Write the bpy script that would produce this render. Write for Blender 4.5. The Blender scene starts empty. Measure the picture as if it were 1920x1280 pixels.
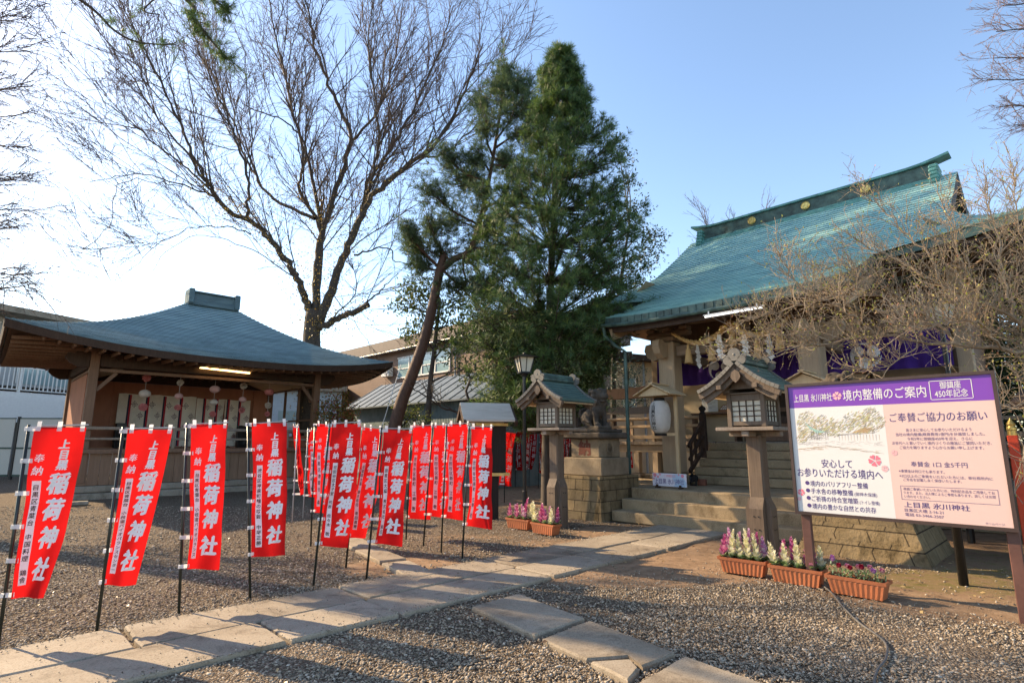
import bpy, math, random
import numpy as np
from mathutils import Vector, Matrix

SC = bpy.context.scene
COL = SC.collection
R = math.radians

# ------------------------------------------------------------------ camera, sky, sun, exposure
FPX, HOR, CAMH = 1050.0, 830.0, 1.5
PITCH = math.atan((HOR - 640.0) / FPX)
cam = bpy.data.cameras.new("camera")
cam.sensor_width = 36.0
cam.lens = 36.0 * FPX / 1920.0
cam.clip_start = 0.05
cam.clip_end = 2000
camo = bpy.data.objects.new("camera", cam)
camo.location = (0, 0, CAMH)
camo.rotation_euler = (R(90) + PITCH, 0, 0)
COL.objects.link(camo)
SC.camera = camo

SUN_AZ, SUN_EL = R(-64), R(30)
W_ = bpy.data.worlds.new("World")
SC.world = W_
W_.use_nodes = True
nt = W_.node_tree
sky = nt.nodes.new("ShaderNodeTexSky")
sky.sky_type = 'NISHITA'
sky.sun_disc = False
sky.sun_elevation = SUN_EL
sky.sun_rotation = SUN_AZ % (2 * math.pi)
sky.air_density = 1.0
sky.dust_density = 0.45
sky.ozone_density = 1.0
bg = nt.nodes["Background"]
bg.inputs[1].default_value = 0.14
nt.links.new(sky.outputs[0], bg.inputs[0])

sun = bpy.data.lights.new("sun", 'SUN')
sun.energy = 5.0
sun.angle = R(0.5)
sun.color = (1.0, 0.76, 0.48)
suno = bpy.data.objects.new("sun", sun)
SUNV = Vector((math.sin(SUN_AZ) * math.cos(SUN_EL), math.cos(SUN_AZ) * math.cos(SUN_EL), math.sin(SUN_EL)))
suno.rotation_euler = SUNV.to_track_quat('Z', 'Y').to_euler()
suno.location = SUNV * 60
COL.objects.link(suno)

SC.view_settings.view_transform = 'Standard'
SC.view_settings.look = 'None'
SC.view_settings.exposure = 1.27
SC.view_settings.gamma = 1.0
SC.cycles.max_bounces = 6
SC.cycles.diffuse_bounces = 3
SC.cycles.glossy_bounces = 2
SC.cycles.transmission_bounces = 3
SC.cycles.transparent_max_bounces = 6
SC.cycles.use_denoising = True
SC.cycles.sample_clamp_indirect = 6.0

# ------------------------------------------------------------------ measuring helpers
CP, SP = math.cos(PITCH), math.sin(PITCH)
def ray(x, y):
    u, w = x - 960.0, 640.0 - y
    return (u, FPX * CP - w * SP, FPX * SP + w * CP)
def gp(x, y, z=0.0):
    d = ray(x, y)
    t = (z - CAMH) / d[2]
    return Vector((d[0] * t, d[1] * t, z))
def at(x, y, Y):
    d = ray(x, y)
    t = Y / d[1]
    return Vector((d[0] * t, Y, CAMH + d[2] * t))

# shrine frame: x to the right along the front, y into the building
SHO, SHR = Vector((3.15, 10.18, 0)), R(-45.8)
SU = Vector((math.cos(SHR), math.sin(SHR), 0))
SV = Vector((-math.sin(SHR), math.cos(SHR), 0))
def sh(u, v, z=0.0):
    return SHO + SU * u + SV * v + Vector((0, 0, z))

# ------------------------------------------------------------------ object helpers
def thing(name, label, cat, loc=(0, 0, 0), rz=0.0, group=None):
    o = bpy.data.objects.new(name, None)
    o.empty_display_size = 0.1
    o.location = loc
    o.rotation_euler = (0, 0, rz)
    COL.objects.link(o)
    return tag(o, label, cat, group)
def tag(o, label=None, cat=None, group=None, kind=None):
    if label: o["label"] = label
    if cat: o["category"] = cat
    if group: o["group"] = group
    if kind: o["kind"] = kind
    return o
def copy_tree(o, parent=None):
    c = o.copy()
    COL.objects.link(c)
    if parent is not None:
        c.parent = parent
    for ch in list(o.children):
        copy_tree(ch, c)
    return c
def link_mesh(name, me, mat, parent=None, smooth=False):
    o = bpy.data.objects.new(name, me)
    if mat is not None:
        for m in (mat if isinstance(mat, (list, tuple)) else [mat]):
            me.materials.append(m)
    if smooth:
        me.polygons.foreach_set("use_smooth", [True] * len(me.polygons))
    COL.objects.link(o)
    if parent is not None:
        o.parent = parent
    return o

class MB:
    """collects shapes; build() links them as one mesh object"""
    def __init__(s):
        s.v, s.f, s.m, s.uv = [], [], [], {}
        s.mi = 0
    def face(s, idx):
        s.f.append(tuple(idx)); s.m.append(s.mi)
    def poly(s, pts, uv=None):
        b = len(s.v)
        s.v += [tuple(p) for p in pts]
        if uv: s.uv[len(s.f)] = uv
        s.face(range(b, b + len(pts)))
    def hexa(s, p):      # 8 corners: bottom ring 0-3, top ring 4-7 (counter-clockwise from above)
        b = len(s.v)
        s.v += [tuple(q) for q in p]
        for q in ((3, 2, 1, 0), (4, 5, 6, 7), (0, 1, 5, 4), (1, 2, 6, 5), (2, 3, 7, 6), (3, 0, 4, 7)):
            s.face([b + i for i in q])
    def box(s, x0, x1, y0, y1, z0, z1, M=None):
        p = [(x0, y0, z0), (x1, y0, z0), (x1, y1, z0), (x0, y1, z0), (x0, y0, z1), (x1, y0, z1), (x1, y1, z1), (x0, y1, z1)]
        if M is not None:
            p = [M @ Vector(q) for q in p]
        s.hexa(p)
    def bbox(s, x0, x1, y0, y1, z0, z1, b=0.01, M=None):   # box with chamfered edges
        base = len(s.v)
        X, Y, Z = (x0, x1), (y0, y1), (z0, z1)
        ids = {}
        def add(p):
            q = M @ Vector(p) if M is not None else p
            s.v.append(tuple(q)); return len(s.v) - 1
        for i in (0, 1):
            for j in (0, 1):
                for k in (0, 1):
                    sx, sy, sz = (1, -1)[i], (1, -1)[j], (1, -1)[k]
                    ids[i, j, k, 'x'] = add((X[i], Y[j] + sy * b, Z[k] + sz * b))
                    ids[i, j, k, 'y'] = add((X[i] + sx * b, Y[j], Z[k] + sz * b))
                    ids[i, j, k, 'z'] = add((X[i] + sx * b, Y[j] + sy * b, Z[k]))
        def q(l, flip):
            s.face(l[::-1] if flip else l)
        for i in (0, 1):
            q([ids[i, 0, 0, 'x'], ids[i, 1, 0, 'x'], ids[i, 1, 1, 'x'], ids[i, 0, 1, 'x']], i == 0)
            q([ids[0, i, 0, 'y'], ids[1, i, 0, 'y'], ids[1, i, 1, 'y'], ids[0, i, 1, 'y']], i == 1)
            q([ids[0, 0, i, 'z'], ids[1, 0, i, 'z'], ids[1, 1, i, 'z'], ids[0, 1, i, 'z']], i == 0)
        for i in (0, 1):
            for j in (0, 1):
                f = (i + j) % 2 == 1
                q([ids[i, j, 0, 'x'], ids[i, j, 1, 'x'], ids[i, j, 1, 'y'], ids[i, j, 0, 'y']], not f)
                q([ids[i, 0, j, 'x'], ids[i, 1, j, 'x'], ids[i, 1, j, 'z'], ids[i, 0, j, 'z']], f)
                q([ids[0, i, j, 'y'], ids[1, i, j, 'y'], ids[1, i, j, 'z'], ids[0, i, j, 'z']], not f)
                for k in (0, 1):
                    q([ids[i, j, k, 'x'], ids[i, j, k, 'y'], ids[i, j, k, 'z']], (i + j + k) % 2 == 1)
    def beam(s, a, b, w, h, up=(0, 0, 1), ext=0.0):
        a, b = Vector(a), Vector(b)
        d = (b - a).normalized()
        a = a - d * ext; b = b + d * ext
        side = d.cross(Vector(up))
        if side.length < 1e-4: side = d.cross(Vector((0, 1, 0)))
        side.normalize()
        u = side.cross(d).normalized()
        sx, ux = side * (w / 2), u * (h / 2)
        s.hexa([a - sx - ux, a + sx - ux, b + sx - ux, b - sx - ux, a - sx + ux, a + sx + ux, b + sx + ux, b - sx + ux])
    def tube(s, pts, radii, n=6, cap=True, phase=0.0):
        pts = [Vector(p) for p in pts]
        if not isinstance(radii, (list, tuple)): radii = [radii] * len(pts)
        b = len(s.v)
        N = len(pts)
        t = (pts[1] - pts[0]).normalized()
        ref = Vector((0, 0, 1)) if abs(t.z) < 0.9 else Vector((1, 0, 0))
        nx = t.cross(ref).normalized()
        for i in range(N):
            if i == 0: t = pts[1] - pts[0]
            elif i == N - 1: t = pts[-1] - pts[-2]
            else: t = pts[i + 1] - pts[i - 1]
            if t.length < 1e-9: t = Vector((0, 0, 1))
            t.normalize()
            nx = nx - t * nx.dot(t)
            if nx.length < 1e-6: nx = t.orthogonal()
            nx.normalize()
            ny = t.cross(nx)
            r = radii[i]
            for k in range(n):
                a = 2 * math.pi * k / n + phase
                s.v.append(tuple(pts[i] + nx * (r * math.cos(a)) + ny * (r * math.sin(a))))
        for i in range(N - 1):
            for k in range(n):
                k2 = (k + 1) % n
                s.face((b + i * n + k, b + i * n + k2, b + (i + 1) * n + k2, b + (i + 1) * n + k))
        if cap:
            s.face([b + k for k in range(n)][::-1])
            s.face([b + (N - 1) * n + k for k in range(n)])
    def lathe(s, prof, n=16, c=(0, 0, 0), M=None, closed=True):   # prof: (r, z)
        b = len(s.v)
        for r, z in prof:
            for k in range(n):
                a = 2 * math.pi * k / n
                p = Vector((c[0] + r * math.cos(a), c[1] + r * math.sin(a), c[2] + z))
                s.v.append(tuple(M @ p if M is not None else p))
        for i in range(len(prof) - 1):
            for k in range(n):
                k2 = (k + 1) % n
                s.face((b + i * n + k, b + i * n + k2, b + (i + 1) * n + k2, b + (i + 1) * n + k))
        if closed:
            s.face([b + k for k in range(n)][::-1])
            s.face([b + (len(prof) - 1) * n + k for k in range(n)])
    def prism(s, poly, depth, M):   # poly (x, z) extruded along local y by depth, placed by M
        n = len(poly); b = len(s.v)
        for y in (0, depth):
            for x, z in poly:
                s.v.append(tuple(M @ Vector((x, y, z))))
        s.face([b + i for i in range(n)])
        s.face([b + n + i for i in range(n)][::-1])
        for i in range(n):
            j = (i + 1) % n
            s.face((b + i, b + n + i, b + n + j, b + j))
    def ball(s, c, r, n=8, m=6, sc=(1, 1, 1), M=None):
        prof = [(max(1e-3, math.sin(math.pi * i / m)), -math.cos(math.pi * i / m)) for i in range(m + 1)]
        b = len(s.v)
        for pr, pz in prof:
            for k in range(n):
                a = 2 * math.pi * k / n
                p = Vector((c[0] + r * sc[0] * pr * math.cos(a), c[1] + r * sc[1] * pr * math.sin(a), c[2] + r * sc[2] * pz))
                s.v.append(tuple(M @ p if M is not None else p))
        for i in range(m):
            for k in range(n):
                k2 = (k + 1) % n
                s.face((b + i * n + k, b + i * n + k2, b + (i + 1) * n + k2, b + (i + 1) * n + k))
    def grid(s, fn, nu, nv, uvfn=None):
        b = len(s.v)
        for j in range(nv + 1):
            for i in range(nu + 1):
                s.v.append(tuple(fn(i / nu, j / nv)))
        for j in range(nv):
            for i in range(nu):
                if uvfn:
                    s.uv[len(s.f)] = [uvfn(i / nu, j / nv), uvfn((i + 1) / nu, j / nv), uvfn((i + 1) / nu, (j + 1) / nv), uvfn(i / nu, (j + 1) / nv)]
                s.face((b + j * (nu + 1) + i, b + j * (nu + 1) + i + 1, b + (j + 1) * (nu + 1) + i + 1, b + (j + 1) * (nu + 1) + i))
    def build(s, name, mat, parent=None, off=None, smooth=False):
        if off is not None:
            o3 = Vector(off)
            s.v = [(p[0] - o3.x, p[1] - o3.y, p[2] - o3.z) for p in s.v]
        me = bpy.data.meshes.new(name)
        me.from_pydata(s.v, [], s.f)
        if any(s.m): me.polygons.foreach_set("material_index", s.m)
        if s.uv:
            ul = me.uv_layers.new(name="UVMap")
            for fi, uvs in s.uv.items():
                p = me.polygons[fi]
                for k, li in enumerate(p.loop_indices):
                    ul.data[li].uv = uvs[k]
        me.validate()
        me.update()
        return link_mesh(name, me, mat, parent, smooth)

def np_obj(name, V, F, mat, parent=None, off=None, smooth=False):
    V = np.asarray(V, dtype=np.float32).reshape(-1, 3)
    if off is not None: V = V - np.array(off, dtype=np.float32)
    F = np.asarray(F, dtype=np.int32)
    k = F.shape[1]
    me = bpy.data.meshes.new(name)
    me.vertices.add(len(V)); me.vertices.foreach_set("co", V.ravel())
    me.loops.add(F.size); me.loops.foreach_set("vertex_index", F.ravel())
    me.polygons.add(len(F))
    me.polygons.foreach_set("loop_start", np.arange(0, F.size, k, dtype=np.int32))
    me.polygons.foreach_set("loop_total", np.full(len(F), k, dtype=np.int32))
    me.update(calc_edges=True)
    return link_mesh(name, me, mat, parent, smooth)

# ------------------------------------------------------------------ lettering
_TC = bpy.data.curves.new("lettering", 'FONT')
_TO = bpy.data.objects.new("lettering", _TC)
COL.objects.link(_TO)
_cache = {}
def glyphs(text, weight=0.0, res=3):
    """(verts array Nx2, faces) of a line of lettering, em size 1"""
    key = (text, weight, res)
    if key in _cache: return _cache[key]
    _TC.body = text; _TC.offset = weight; _TC.resolution_u = res
    dg = bpy.context.evaluated_depsgraph_get(); dg.update()
    me = bpy.data.meshes.new_from_object(_TO.evaluated_get(dg))
    v = np.zeros(len(me.vertices) * 3, dtype=np.float32)
    me.vertices.foreach_get("co", v)
    v = v.reshape(-1, 3)[:, :2].copy()
    f = [tuple(p.vertices) for p in me.polygons]
    bpy.data.meshes.remove(me)
    _cache[key] = (v, f)
    return v, f
def put_text(mb, text, fn, x, y, size, weight=0.0, align='l', width=None, sx=1.0, shear=0.0):
    """horizontal line, fn maps (x, y) to a 3-D point; y is the baseline"""
    v, f = glyphs(text, min(weight, 0.006))
    if len(v) == 0: return
    lo, hi = float(v[:, 0].min()), float(v[:, 0].max())
    k = size * sx
    if width is not None: k = width / (hi - lo)
    x0 = {'l': x - lo * k, 'c': x - (lo + hi) / 2 * k, 'r': x - hi * k}[align]
    b = len(mb.v)
    for p in v:
        mb.v.append(tuple(fn(x0 + float(p[0]) * k + shear * float(p[1]) * size, y + float(p[1]) * size)))
    for q in f: mb.face([b + i for i in q])
def put_char(mb, ch, fn, cx, cy, w, h, weight=0.02, shear=0.0):
    """one character centred at (cx, cy) in a w x h cell"""
    v, f = glyphs(ch, min(weight, 0.011))
    if len(v) == 0: return
    b = len(mb.v)
    for p in v:
        gx, gy = float(p[0]) - 0.5, float(p[1]) - 0.37
        mb.v.append(tuple(fn(cx + gx * w + shear * gy * w, cy + gy * h)))
    for q in f: mb.face([b + i for i in q])

# ------------------------------------------------------------------ materials
MATS = {}
class NT:
    def __init__(s, name):
        m = bpy.data.materials.new(name); m.use_nodes = True
        s.m = m; s.t = m.node_tree; s.b = s.t.nodes["Principled BSDF"]; s.out = s.t.nodes["Material Output"]
        MATS[name] = m
    def n(s, typ, **k):
        nd = s.t.nodes.new(typ)
        for a, v in k.items():
            if a in ('inp',):
                for i, val in v.items(): nd.inputs[i].default_value = val
            else: setattr(nd, a, v)
        return nd
    def l(s, a, b): s.t.links.new(a, b)
    def ramp(s, fac, stops):
        r = s.n("ShaderNodeValToRGB")
        el = r.color_ramp.elements
        while len(el) > len(stops): el.remove(el[-1])
        while len(el) < len(stops): el.new(0.5)
        for e, (p, c) in zip(el, stops):
            e.position = p; e.color = (*c, 1) if len(c) == 3 else c
        s.l(fac, r.inputs[0]); return r.outputs[0]
    def coord(s, scale=(1, 1, 1), kind="Object", rot=(0, 0, 0)):
        tc = s.n("ShaderNodeTexCoord"); mp = s.n("ShaderNodeMapping")
        mp.inputs["Scale"].default_value = scale; mp.inputs["Rotation"].default_value = rot
        s.l(tc.outputs[kind], mp.inputs[0]); return mp.outputs[0]
    def noise(s, vec, scale, detail=4, rough=0.6, dist=0.0):
        t = s.n("ShaderNodeTexNoise"); t.inputs["Scale"].default_value = scale; t.inputs["Detail"].default_value = detail
        t.inputs["Roughness"].default_value = rough; t.inputs["Distortion"].default_value = dist
        if vec is not None: s.l(vec, t.inputs["Vector"])
        return t.outputs["Fac"]
    def mix(s, a, b, fac, mode='MIX'):
        x = s.n("ShaderNodeMix", data_type='RGBA', blend_type=mode)
        for sock, val in ((x.inputs[0], fac), (x.inputs[6], a), (x.inputs[7], b)):
            if isinstance(val, (int, float)): sock.default_value = val
            elif isinstance(val, tuple): sock.default_value = (*val, 1) if len(val) == 3 else val
            else: s.l(val, sock)
        return x.outputs[2]
    def math(s, op, a, b=0.0):
        x = s.n("ShaderNodeMath", operation=op)
        for sock, val in ((x.inputs[0], a), (x.inputs[1], b)):
            if isinstance(val, (int, float)): sock.default_value = val
            else: s.l(val, sock)
        return x.outputs[0]
    def bump(s, h, strength=0.3, dist=0.02):
        b = s.n("ShaderNodeBump"); b.inputs["Strength"].default_value = strength; b.inputs["Distance"].default_value = dist
        s.l(h, b.inputs["Height"]); s.l(b.outputs[0], s.b.inputs["Normal"])
    def col(s, c):
        if isinstance(c, tuple): s.b.inputs["Base Color"].default_value = (*c, 1)
        else: s.l(c, s.b.inputs["Base Color"])
    def set(s, **k):
        for a, v in k.items(): s.b.inputs[a.replace('_', ' ')].default_value = v

def plain(name, c, rough=0.6, var=0.15, scale=8.0, metal=0.0, bump=0.15, spec=0.4):
    t = NT(name); v = t.coord()
    nz = t.noise(v, scale, 5)
    d = tuple(max(0, x * (1 - var)) for x in c); l = tuple(min(1, x * (1 + var)) for x in c)
    t.col(t.ramp(nz, [(0.3, d), (0.7, l)]))
    t.set(Roughness=rough, Metallic=metal, Specular_IOR_Level=spec)
    if bump: t.bump(t.noise(v, scale * 5, 4), bump, 0.01)
    return t.m
def wood(name, c1, c2, rough=0.7, grain=(18, 18, 1.2), weather=None, bump=0.25):
    t = NT(name); v = t.coord(grain)
    n1 = t.noise(v, 1.6, 6, 0.65, 0.8)
    c = t.ramp(n1, [(0.25, c1), (0.75, c2)])
    v2 = t.coord()
    big = t.noise(v2, 1.1, 4)
    if weather: c = t.mix(c, weather, t.ramp(big, [(0.45, (0, 0, 0)), (0.7, (0.75, 0.75, 0.75))]))
    else: c = t.mix(c, (0.6, 0.6, 0.6), t.ramp(big, [(0.4, (0, 0, 0)), (0.75, (0.5, 0.5, 0.5))]), 'MULTIPLY')
    t.col(c); t.set(Roughness=rough, Specular_IOR_Level=0.3)
    t.bump(n1, bump, 0.01)
    return t.m
def stone(name, c1, c2, c3, sc=3.0, rough=0.85, bump=0.5, fine=60):
    t = NT(name); v = t.coord()
    a = t.noise(v, sc, 6, 0.7); b = t.noise(v, fine, 3, 0.7)
    c = t.ramp(a, [(0.25, c1), (0.5, c2), (0.75, c3)])
    dk_ = t.noise(t.coord((1.0, 1.0, 0.6)), 2.2, 7, 0.75)
    c = t.mix(c, (0.42, 0.39, 0.34), t.ramp(dk_, [(0.52, (0, 0, 0)), (0.68, (0.8, 0.8, 0.8))]), 'MULTIPLY')
    c = t.mix(c, (0.45, 0.42, 0.4), t.ramp(b, [(0.45, (0, 0, 0)), (0.72, (0.7, 0.7, 0.7))]), 'MULTIPLY')
    t.col(c); t.set(Roughness=rough, Specular_IOR_Level=0.25)
    h = t.math('ADD', t.math('MULTIPLY', a, 1.5), t.math('MULTIPLY', b, 0.5))
    t.bump(h, bump, 0.015)
    return t.m
def leaf(name, c1, c2, c3, trans=0.35, rough=0.45):
    t = NT(name)
    g = t.n("ShaderNodeNewGeometry")
    c = t.ramp(g.outputs["Random Per Island"], [(0.1, c1), (0.5, c2), (0.92, c3)])
    t.col(c); t.set(Roughness=rough, Specular_IOR_Level=0.4)
    tr = t.n("ShaderNodeBsdfTranslucent"); t.l(t.mix(c, (1.0, 1.0, 0.35), 0.35, 'MULTIPLY'), tr.inputs[0])
    mx = t.n("ShaderNodeMixShader"); mx.inputs[0].default_value = trans
    t.l(t.b.outputs[0], mx.inputs[1]); t.l(tr.outputs[0], mx.inputs[2]); t.l(mx.outputs[0], t.out.inputs[0])
    return t.m
def cloth(name, c, trans=0.4, var=0.08, rough=0.8):
    t = NT(name); v = t.coord()
    nz = t.noise(v, 5.0, 3)
    cc = t.ramp(nz, [(0.3, tuple(x * (1 - var) for x in c)), (0.7, tuple(min(1, x * (1 + var)) for x in c))])
    t.col(cc); t.set(Roughness=rough, Specular_IOR_Level=0.2)
    tr = t.n("ShaderNodeBsdfTranslucent"); t.l(cc, tr.inputs[0])
    mx = t.n("ShaderNodeMixShader"); mx.inputs[0].default_value = trans
    t.l(t.b.outputs[0], mx.inputs[1]); t.l(tr.outputs[0], mx.inputs[2]); t.l(mx.outputs[0], t.out.inputs[0])
    return t.m
def glow(name, c, strength):
    t = NT(name); t.col((0.8, 0.8, 0.8)); t.b.inputs["Emission Color"].default_value = (*c, 1); t.b.inputs["Emission Strength"].default_value = strength
    return t.m
def copper(name, c1, c2, c3, line, bw=0.62, rough=0.45):
    """sheet roofing: uv.x in metres along the eave, uv.y counts courses"""
    t = NT(name)
    uv = t.n("ShaderNodeUVMap")
    br = t.n("ShaderNodeTexBrick"); br.offset = 0.5
    br.inputs["Color1"].default_value = (0.42, 0.42, 0.42, 1); br.inputs["Color2"].default_value = (0.62, 0.62, 0.62, 1)
    br.inputs["Mortar"].default_value = (0, 0, 0, 1)
    br.inputs["Scale"].default_value = 1.0; br.inputs["Brick Width"].default_value = bw; br.inputs["Row Height"].default_value = 1.0
    br.inputs["Mortar Size"].default_value = 0.005; br.inputs["Mortar Smooth"].default_value = 0.3; br.inputs["Bias"].default_value = 0.0
    t.l(uv.outputs[0], br.inputs["Vector"])
    su = t.n("ShaderNodeSeparateXYZ"); t.l(uv.outputs[0], su.inputs[0])
    fr = t.math('FRACT', su.outputs[1]); lap = t.ramp(fr, [(0.24, (1, 1, 1)), (0.34, (0, 0, 0)), (0.97, (0, 0, 0)), (1.0, (0.6, 0.6, 0.6))])
    v = t.coord((1, 1, 1)); a = t.noise(v, 1.3, 6, 0.65, 0.6)
    st = t.noise(t.coord((0.6, 6, 6)), 1.5, 3)
    c = t.ramp(t.math('ADD', t.math('MULTIPLY', a, 0.6), t.math('MULTIPLY', br.outputs["Color"], 0.45)), [(0.35, c1), (0.55, c2), (0.75, c3)])
    c = t.mix(c, line, t.math('MULTIPLY', br.outputs["Fac"], 0.3)); c = t.mix(c, line, t.math('MULTIPLY', t.math('MULTIPLY', lap, 0.85), t.ramp(t.noise(t.coord((0.8, 4, 4)), 2.0, 4), [(0.3, (0.55, 0.55, 0.55)), (0.65, (1, 1, 1))])))
    pat = t.noise(t.coord((0.35, 2.5, 2.5)), 1.1, 6, 0.7)
    c = t.mix(c, (0.45, 0.5, 0.52), t.ramp(pat, [(0.5, (0, 0, 0)), (0.72, (0.7, 0.7, 0.7))]), 'MULTIPLY')
    t.col(c); t.l(t.math('ADD', t.math('MULTIPLY', lap, 0.5), rough), t.b.inputs['Roughness']); t.set(Metallic=0.0, Specular_IOR_Level=0.5)
    t.bump(t.math('SUBTRACT', t.math('MULTIPLY', st, 0.5), t.math('ADD', br.outputs["Fac"], lap)), 0.4, 0.012)
    return t.m
def blocks(name, c1, c2, mortar, bw, bh, bump=0.6, ms=0.012, kind="UV", rough_noise=30):
    t = NT(name)
    uv = t.n("ShaderNodeUVMap")
    br = t.n("ShaderNodeTexBrick"); br.offset = 0.5
    br.inputs["Color1"].default_value = (*c1, 1); br.inputs["Color2"].default_value = (*c2, 1); br.inputs["Mortar"].default_value = (*mortar, 1)
    br.inputs["Scale"].default_value = 1.0; br.inputs["Brick Width"].default_value = bw; br.inputs["Row Height"].default_value = bh
    br.inputs["Mortar Size"].default_value = ms; br.inputs["Mortar Smooth"].default_value = 0.2
    t.l(uv.outputs[0], br.inputs["Vector"])
    v = t.coord(); a = t.noise(v, 4, 6, 0.7); b = t.noise(v, rough_noise, 4, 0.7)
    c = t.mix(br.outputs["Color"], (0.5, 0.48, 0.42), t.ramp(a, [(0.4, (0, 0, 0)), (0.75, (0.8, 0.8, 0.8))]), 'MULTIPLY')
    dk_ = t.noise(t.coord((1.2, 1.2, 0.5)), 3.0, 7, 0.75)
    c = t.mix(c, (0.30, 0.29, 0.25), t.ramp(dk_, [(0.5, (0, 0, 0)), (0.66, (0.85, 0.85, 0.85))]), 'MULTIPLY')
    t.col(c); t.set(Roughness=0.9, Specular_IOR_Level=0.2)
    t.bump(t.math('SUBTRACT', t.math('ADD', t.math('MULTIPLY', b, 0.8), a), t.math('MULTIPLY', br.outputs["Fac"], 1.5)), bump, 0.02)
    return t.m

M = {}
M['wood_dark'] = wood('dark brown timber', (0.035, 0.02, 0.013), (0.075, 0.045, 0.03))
M['wood_brown'] = wood('brown timber', (0.14, 0.08, 0.05), (0.25, 0.15, 0.095))
M['wood_red'] = wood('reddish stage panelling', (0.36, 0.15, 0.085), (0.46, 0.21, 0.125), grain=(3, 3, 0.6), bump=0.08)
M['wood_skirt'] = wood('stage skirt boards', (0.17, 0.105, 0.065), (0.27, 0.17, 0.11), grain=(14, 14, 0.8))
M['wood_grey'] = wood('weathered grey timber', (0.15, 0.115, 0.085), (0.30, 0.235, 0.175), weather=(0.22, 0.20, 0.18))
M['wood_lant'] = wood('weathered lantern timber', (0.075, 0.053, 0.037), (0.18, 0.13, 0.09), weather=(0.14, 0.115, 0.09))
M['wood_tan'] = wood('tan shrine timber', (0.33, 0.235, 0.15), (0.46, 0.34, 0.22), bump=0.12)
M['wood_new'] = wood('fresh pale timber', (0.52, 0.37, 0.20), (0.66, 0.49, 0.29), bump=0.1)
M['wood_beam'] = wood('brown shrine beam', (0.17, 0.11, 0.07), (0.30, 0.21, 0.14), grain=(1.5, 18, 18))
M['wood_black'] = wood('blackened timber', (0.012, 0.009, 0.008), (0.03, 0.022, 0.018))
M['plaster'] = plain('beige plaster', (0.55, 0.44, 0.29), 0.9, 0.08, 3, bump=0.1)
M['white_paint'] = plain('white paint', (0.72, 0.70, 0.66), 0.6, 0.05)
M['concrete'] = stone('concrete', (0.20, 0.175, 0.14), (0.30, 0.265, 0.21), (0.38, 0.34, 0.27), 1.6, bump=0.2)
M['step'] = stone('step stone', (0.21, 0.155, 0.09), (0.33, 0.25, 0.15), (0.41, 0.32, 0.20), 1.3, bump=0.3)
M['slab'] = stone('granite slab', (0.25, 0.22, 0.185), (0.35, 0.31, 0.265), (0.43, 0.385, 0.33), 1.1, bump=0.35, fine=75)
M['carved'] = stone('dark carved stone', (0.045, 0.037, 0.03), (0.085, 0.07, 0.055), (0.15, 0.125, 0.10), 5.0, bump=0.6)
M['pedstone'] = stone('pedestal stone', (0.15, 0.115, 0.075), (0.25, 0.195, 0.13), (0.34, 0.275, 0.185), 2.0, bump=0.4)
M['blocks'] = blocks('rough stone blocks', (0.30, 0.22, 0.12), (0.20, 0.15, 0.085), (0.07, 0.052, 0.034), 0.42, 0.21, bump=1.0, ms=0.008)
M['cu_shrine'] = copper('verdigris copper roofing', (0.33, 0.58, 0.55), (0.43, 0.69, 0.63), (0.57, 0.76, 0.61), (0.06, 0.16, 0.165), bw=1.1, rough=0.3)
M['cu_stage'] = copper('blue grey copper roofing', (0.26, 0.39, 0.42), (0.33, 0.48, 0.51), (0.42, 0.56, 0.57), (0.07, 0.11, 0.125), bw=1.2, rough=0.4)
M['cu_plain'] = plain('verdigris copper trim', (0.10, 0.26, 0.235), 0.5, 0.4, 6, bump=0.1)
M['cu_dark'] = plain('dark patina copper', (0.055, 0.095, 0.08), 0.5, 0.6, 5, bump=0.1)
M['black_metal'] = plain('black painted metal', (0.012, 0.012, 0.013), 0.4, 0.2)
M['grey_metal'] = plain('grey metal', (0.25, 0.26, 0.27), 0.45, 0.1, metal=0.5)
M['gold'] = plain('gilded metal', (0.75, 0.52, 0.16), 0.35, 0.1, metal=0.8)
M['brass'] = plain('brass trim', (0.55, 0.38, 0.14), 0.4, 0.15, metal=0.5)
M['paper'] = plain('white paper', (0.78, 0.77, 0.74), 0.8, 0.03, bump=0)
M['shoji'] = plain('lantern paper pane', (0.55, 0.51, 0.41), 0.7, 0.05, bump=0)
M['ink'] = plain('black ink', (0.02, 0.02, 0.022), 0.7, 0.1, bump=0)
M['flag_red'] = cloth('red flag cloth', (0.56, 0.010, 0.010), 0.4)
M['flag_white'] = cloth('white flag print', (0.90, 0.88, 0.89), 0.2, 0.03)
M['loop'] = cloth('white flag loop', (0.8, 0.78, 0.78), 0.4, 0.03)
M['pole'] = plain('dark green flag pole', (0.016, 0.022, 0.018), 0.3, 0.2)
M['pole_w'] = plain('white flag pole', (0.45, 0.42, 0.40), 0.35, 0.1)
M['purple'] = cloth('purple curtain cloth', (0.062, 0.022, 0.19), 0.15, 0.15)
M['curtain'] = cloth('pale stage curtain cloth', (0.84, 0.77, 0.66), 0.1)
M['navy'] = plain('navy stripe', (0.02, 0.02, 0.05), 0.8, 0.1, bump=0)
M['red_stripe'] = plain('red stripe', (0.45, 0.03, 0.04), 0.8, 0.1, bump=0)
M['crest'] = plain('maroon crest print', (0.13, 0.04, 0.05), 0.8, 0.1, bump=0)
M['pom_pink'] = cloth('pink tissue', (0.70, 0.27, 0.26), 0.3)
M['pom_pale'] = cloth('pale pink paper', (0.72, 0.45, 0.42), 0.3)
M['pom_white'] = cloth('cream paper', (0.70, 0.63, 0.55), 0.3)
M['straw'] = wood('straw rope', (0.45, 0.27, 0.10), (0.66, 0.44, 0.20), grain=(30, 30, 4))
M['terracotta'] = plain('terracotta plastic', (0.36, 0.115, 0.045), 0.55, 0.15, 4)
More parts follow.
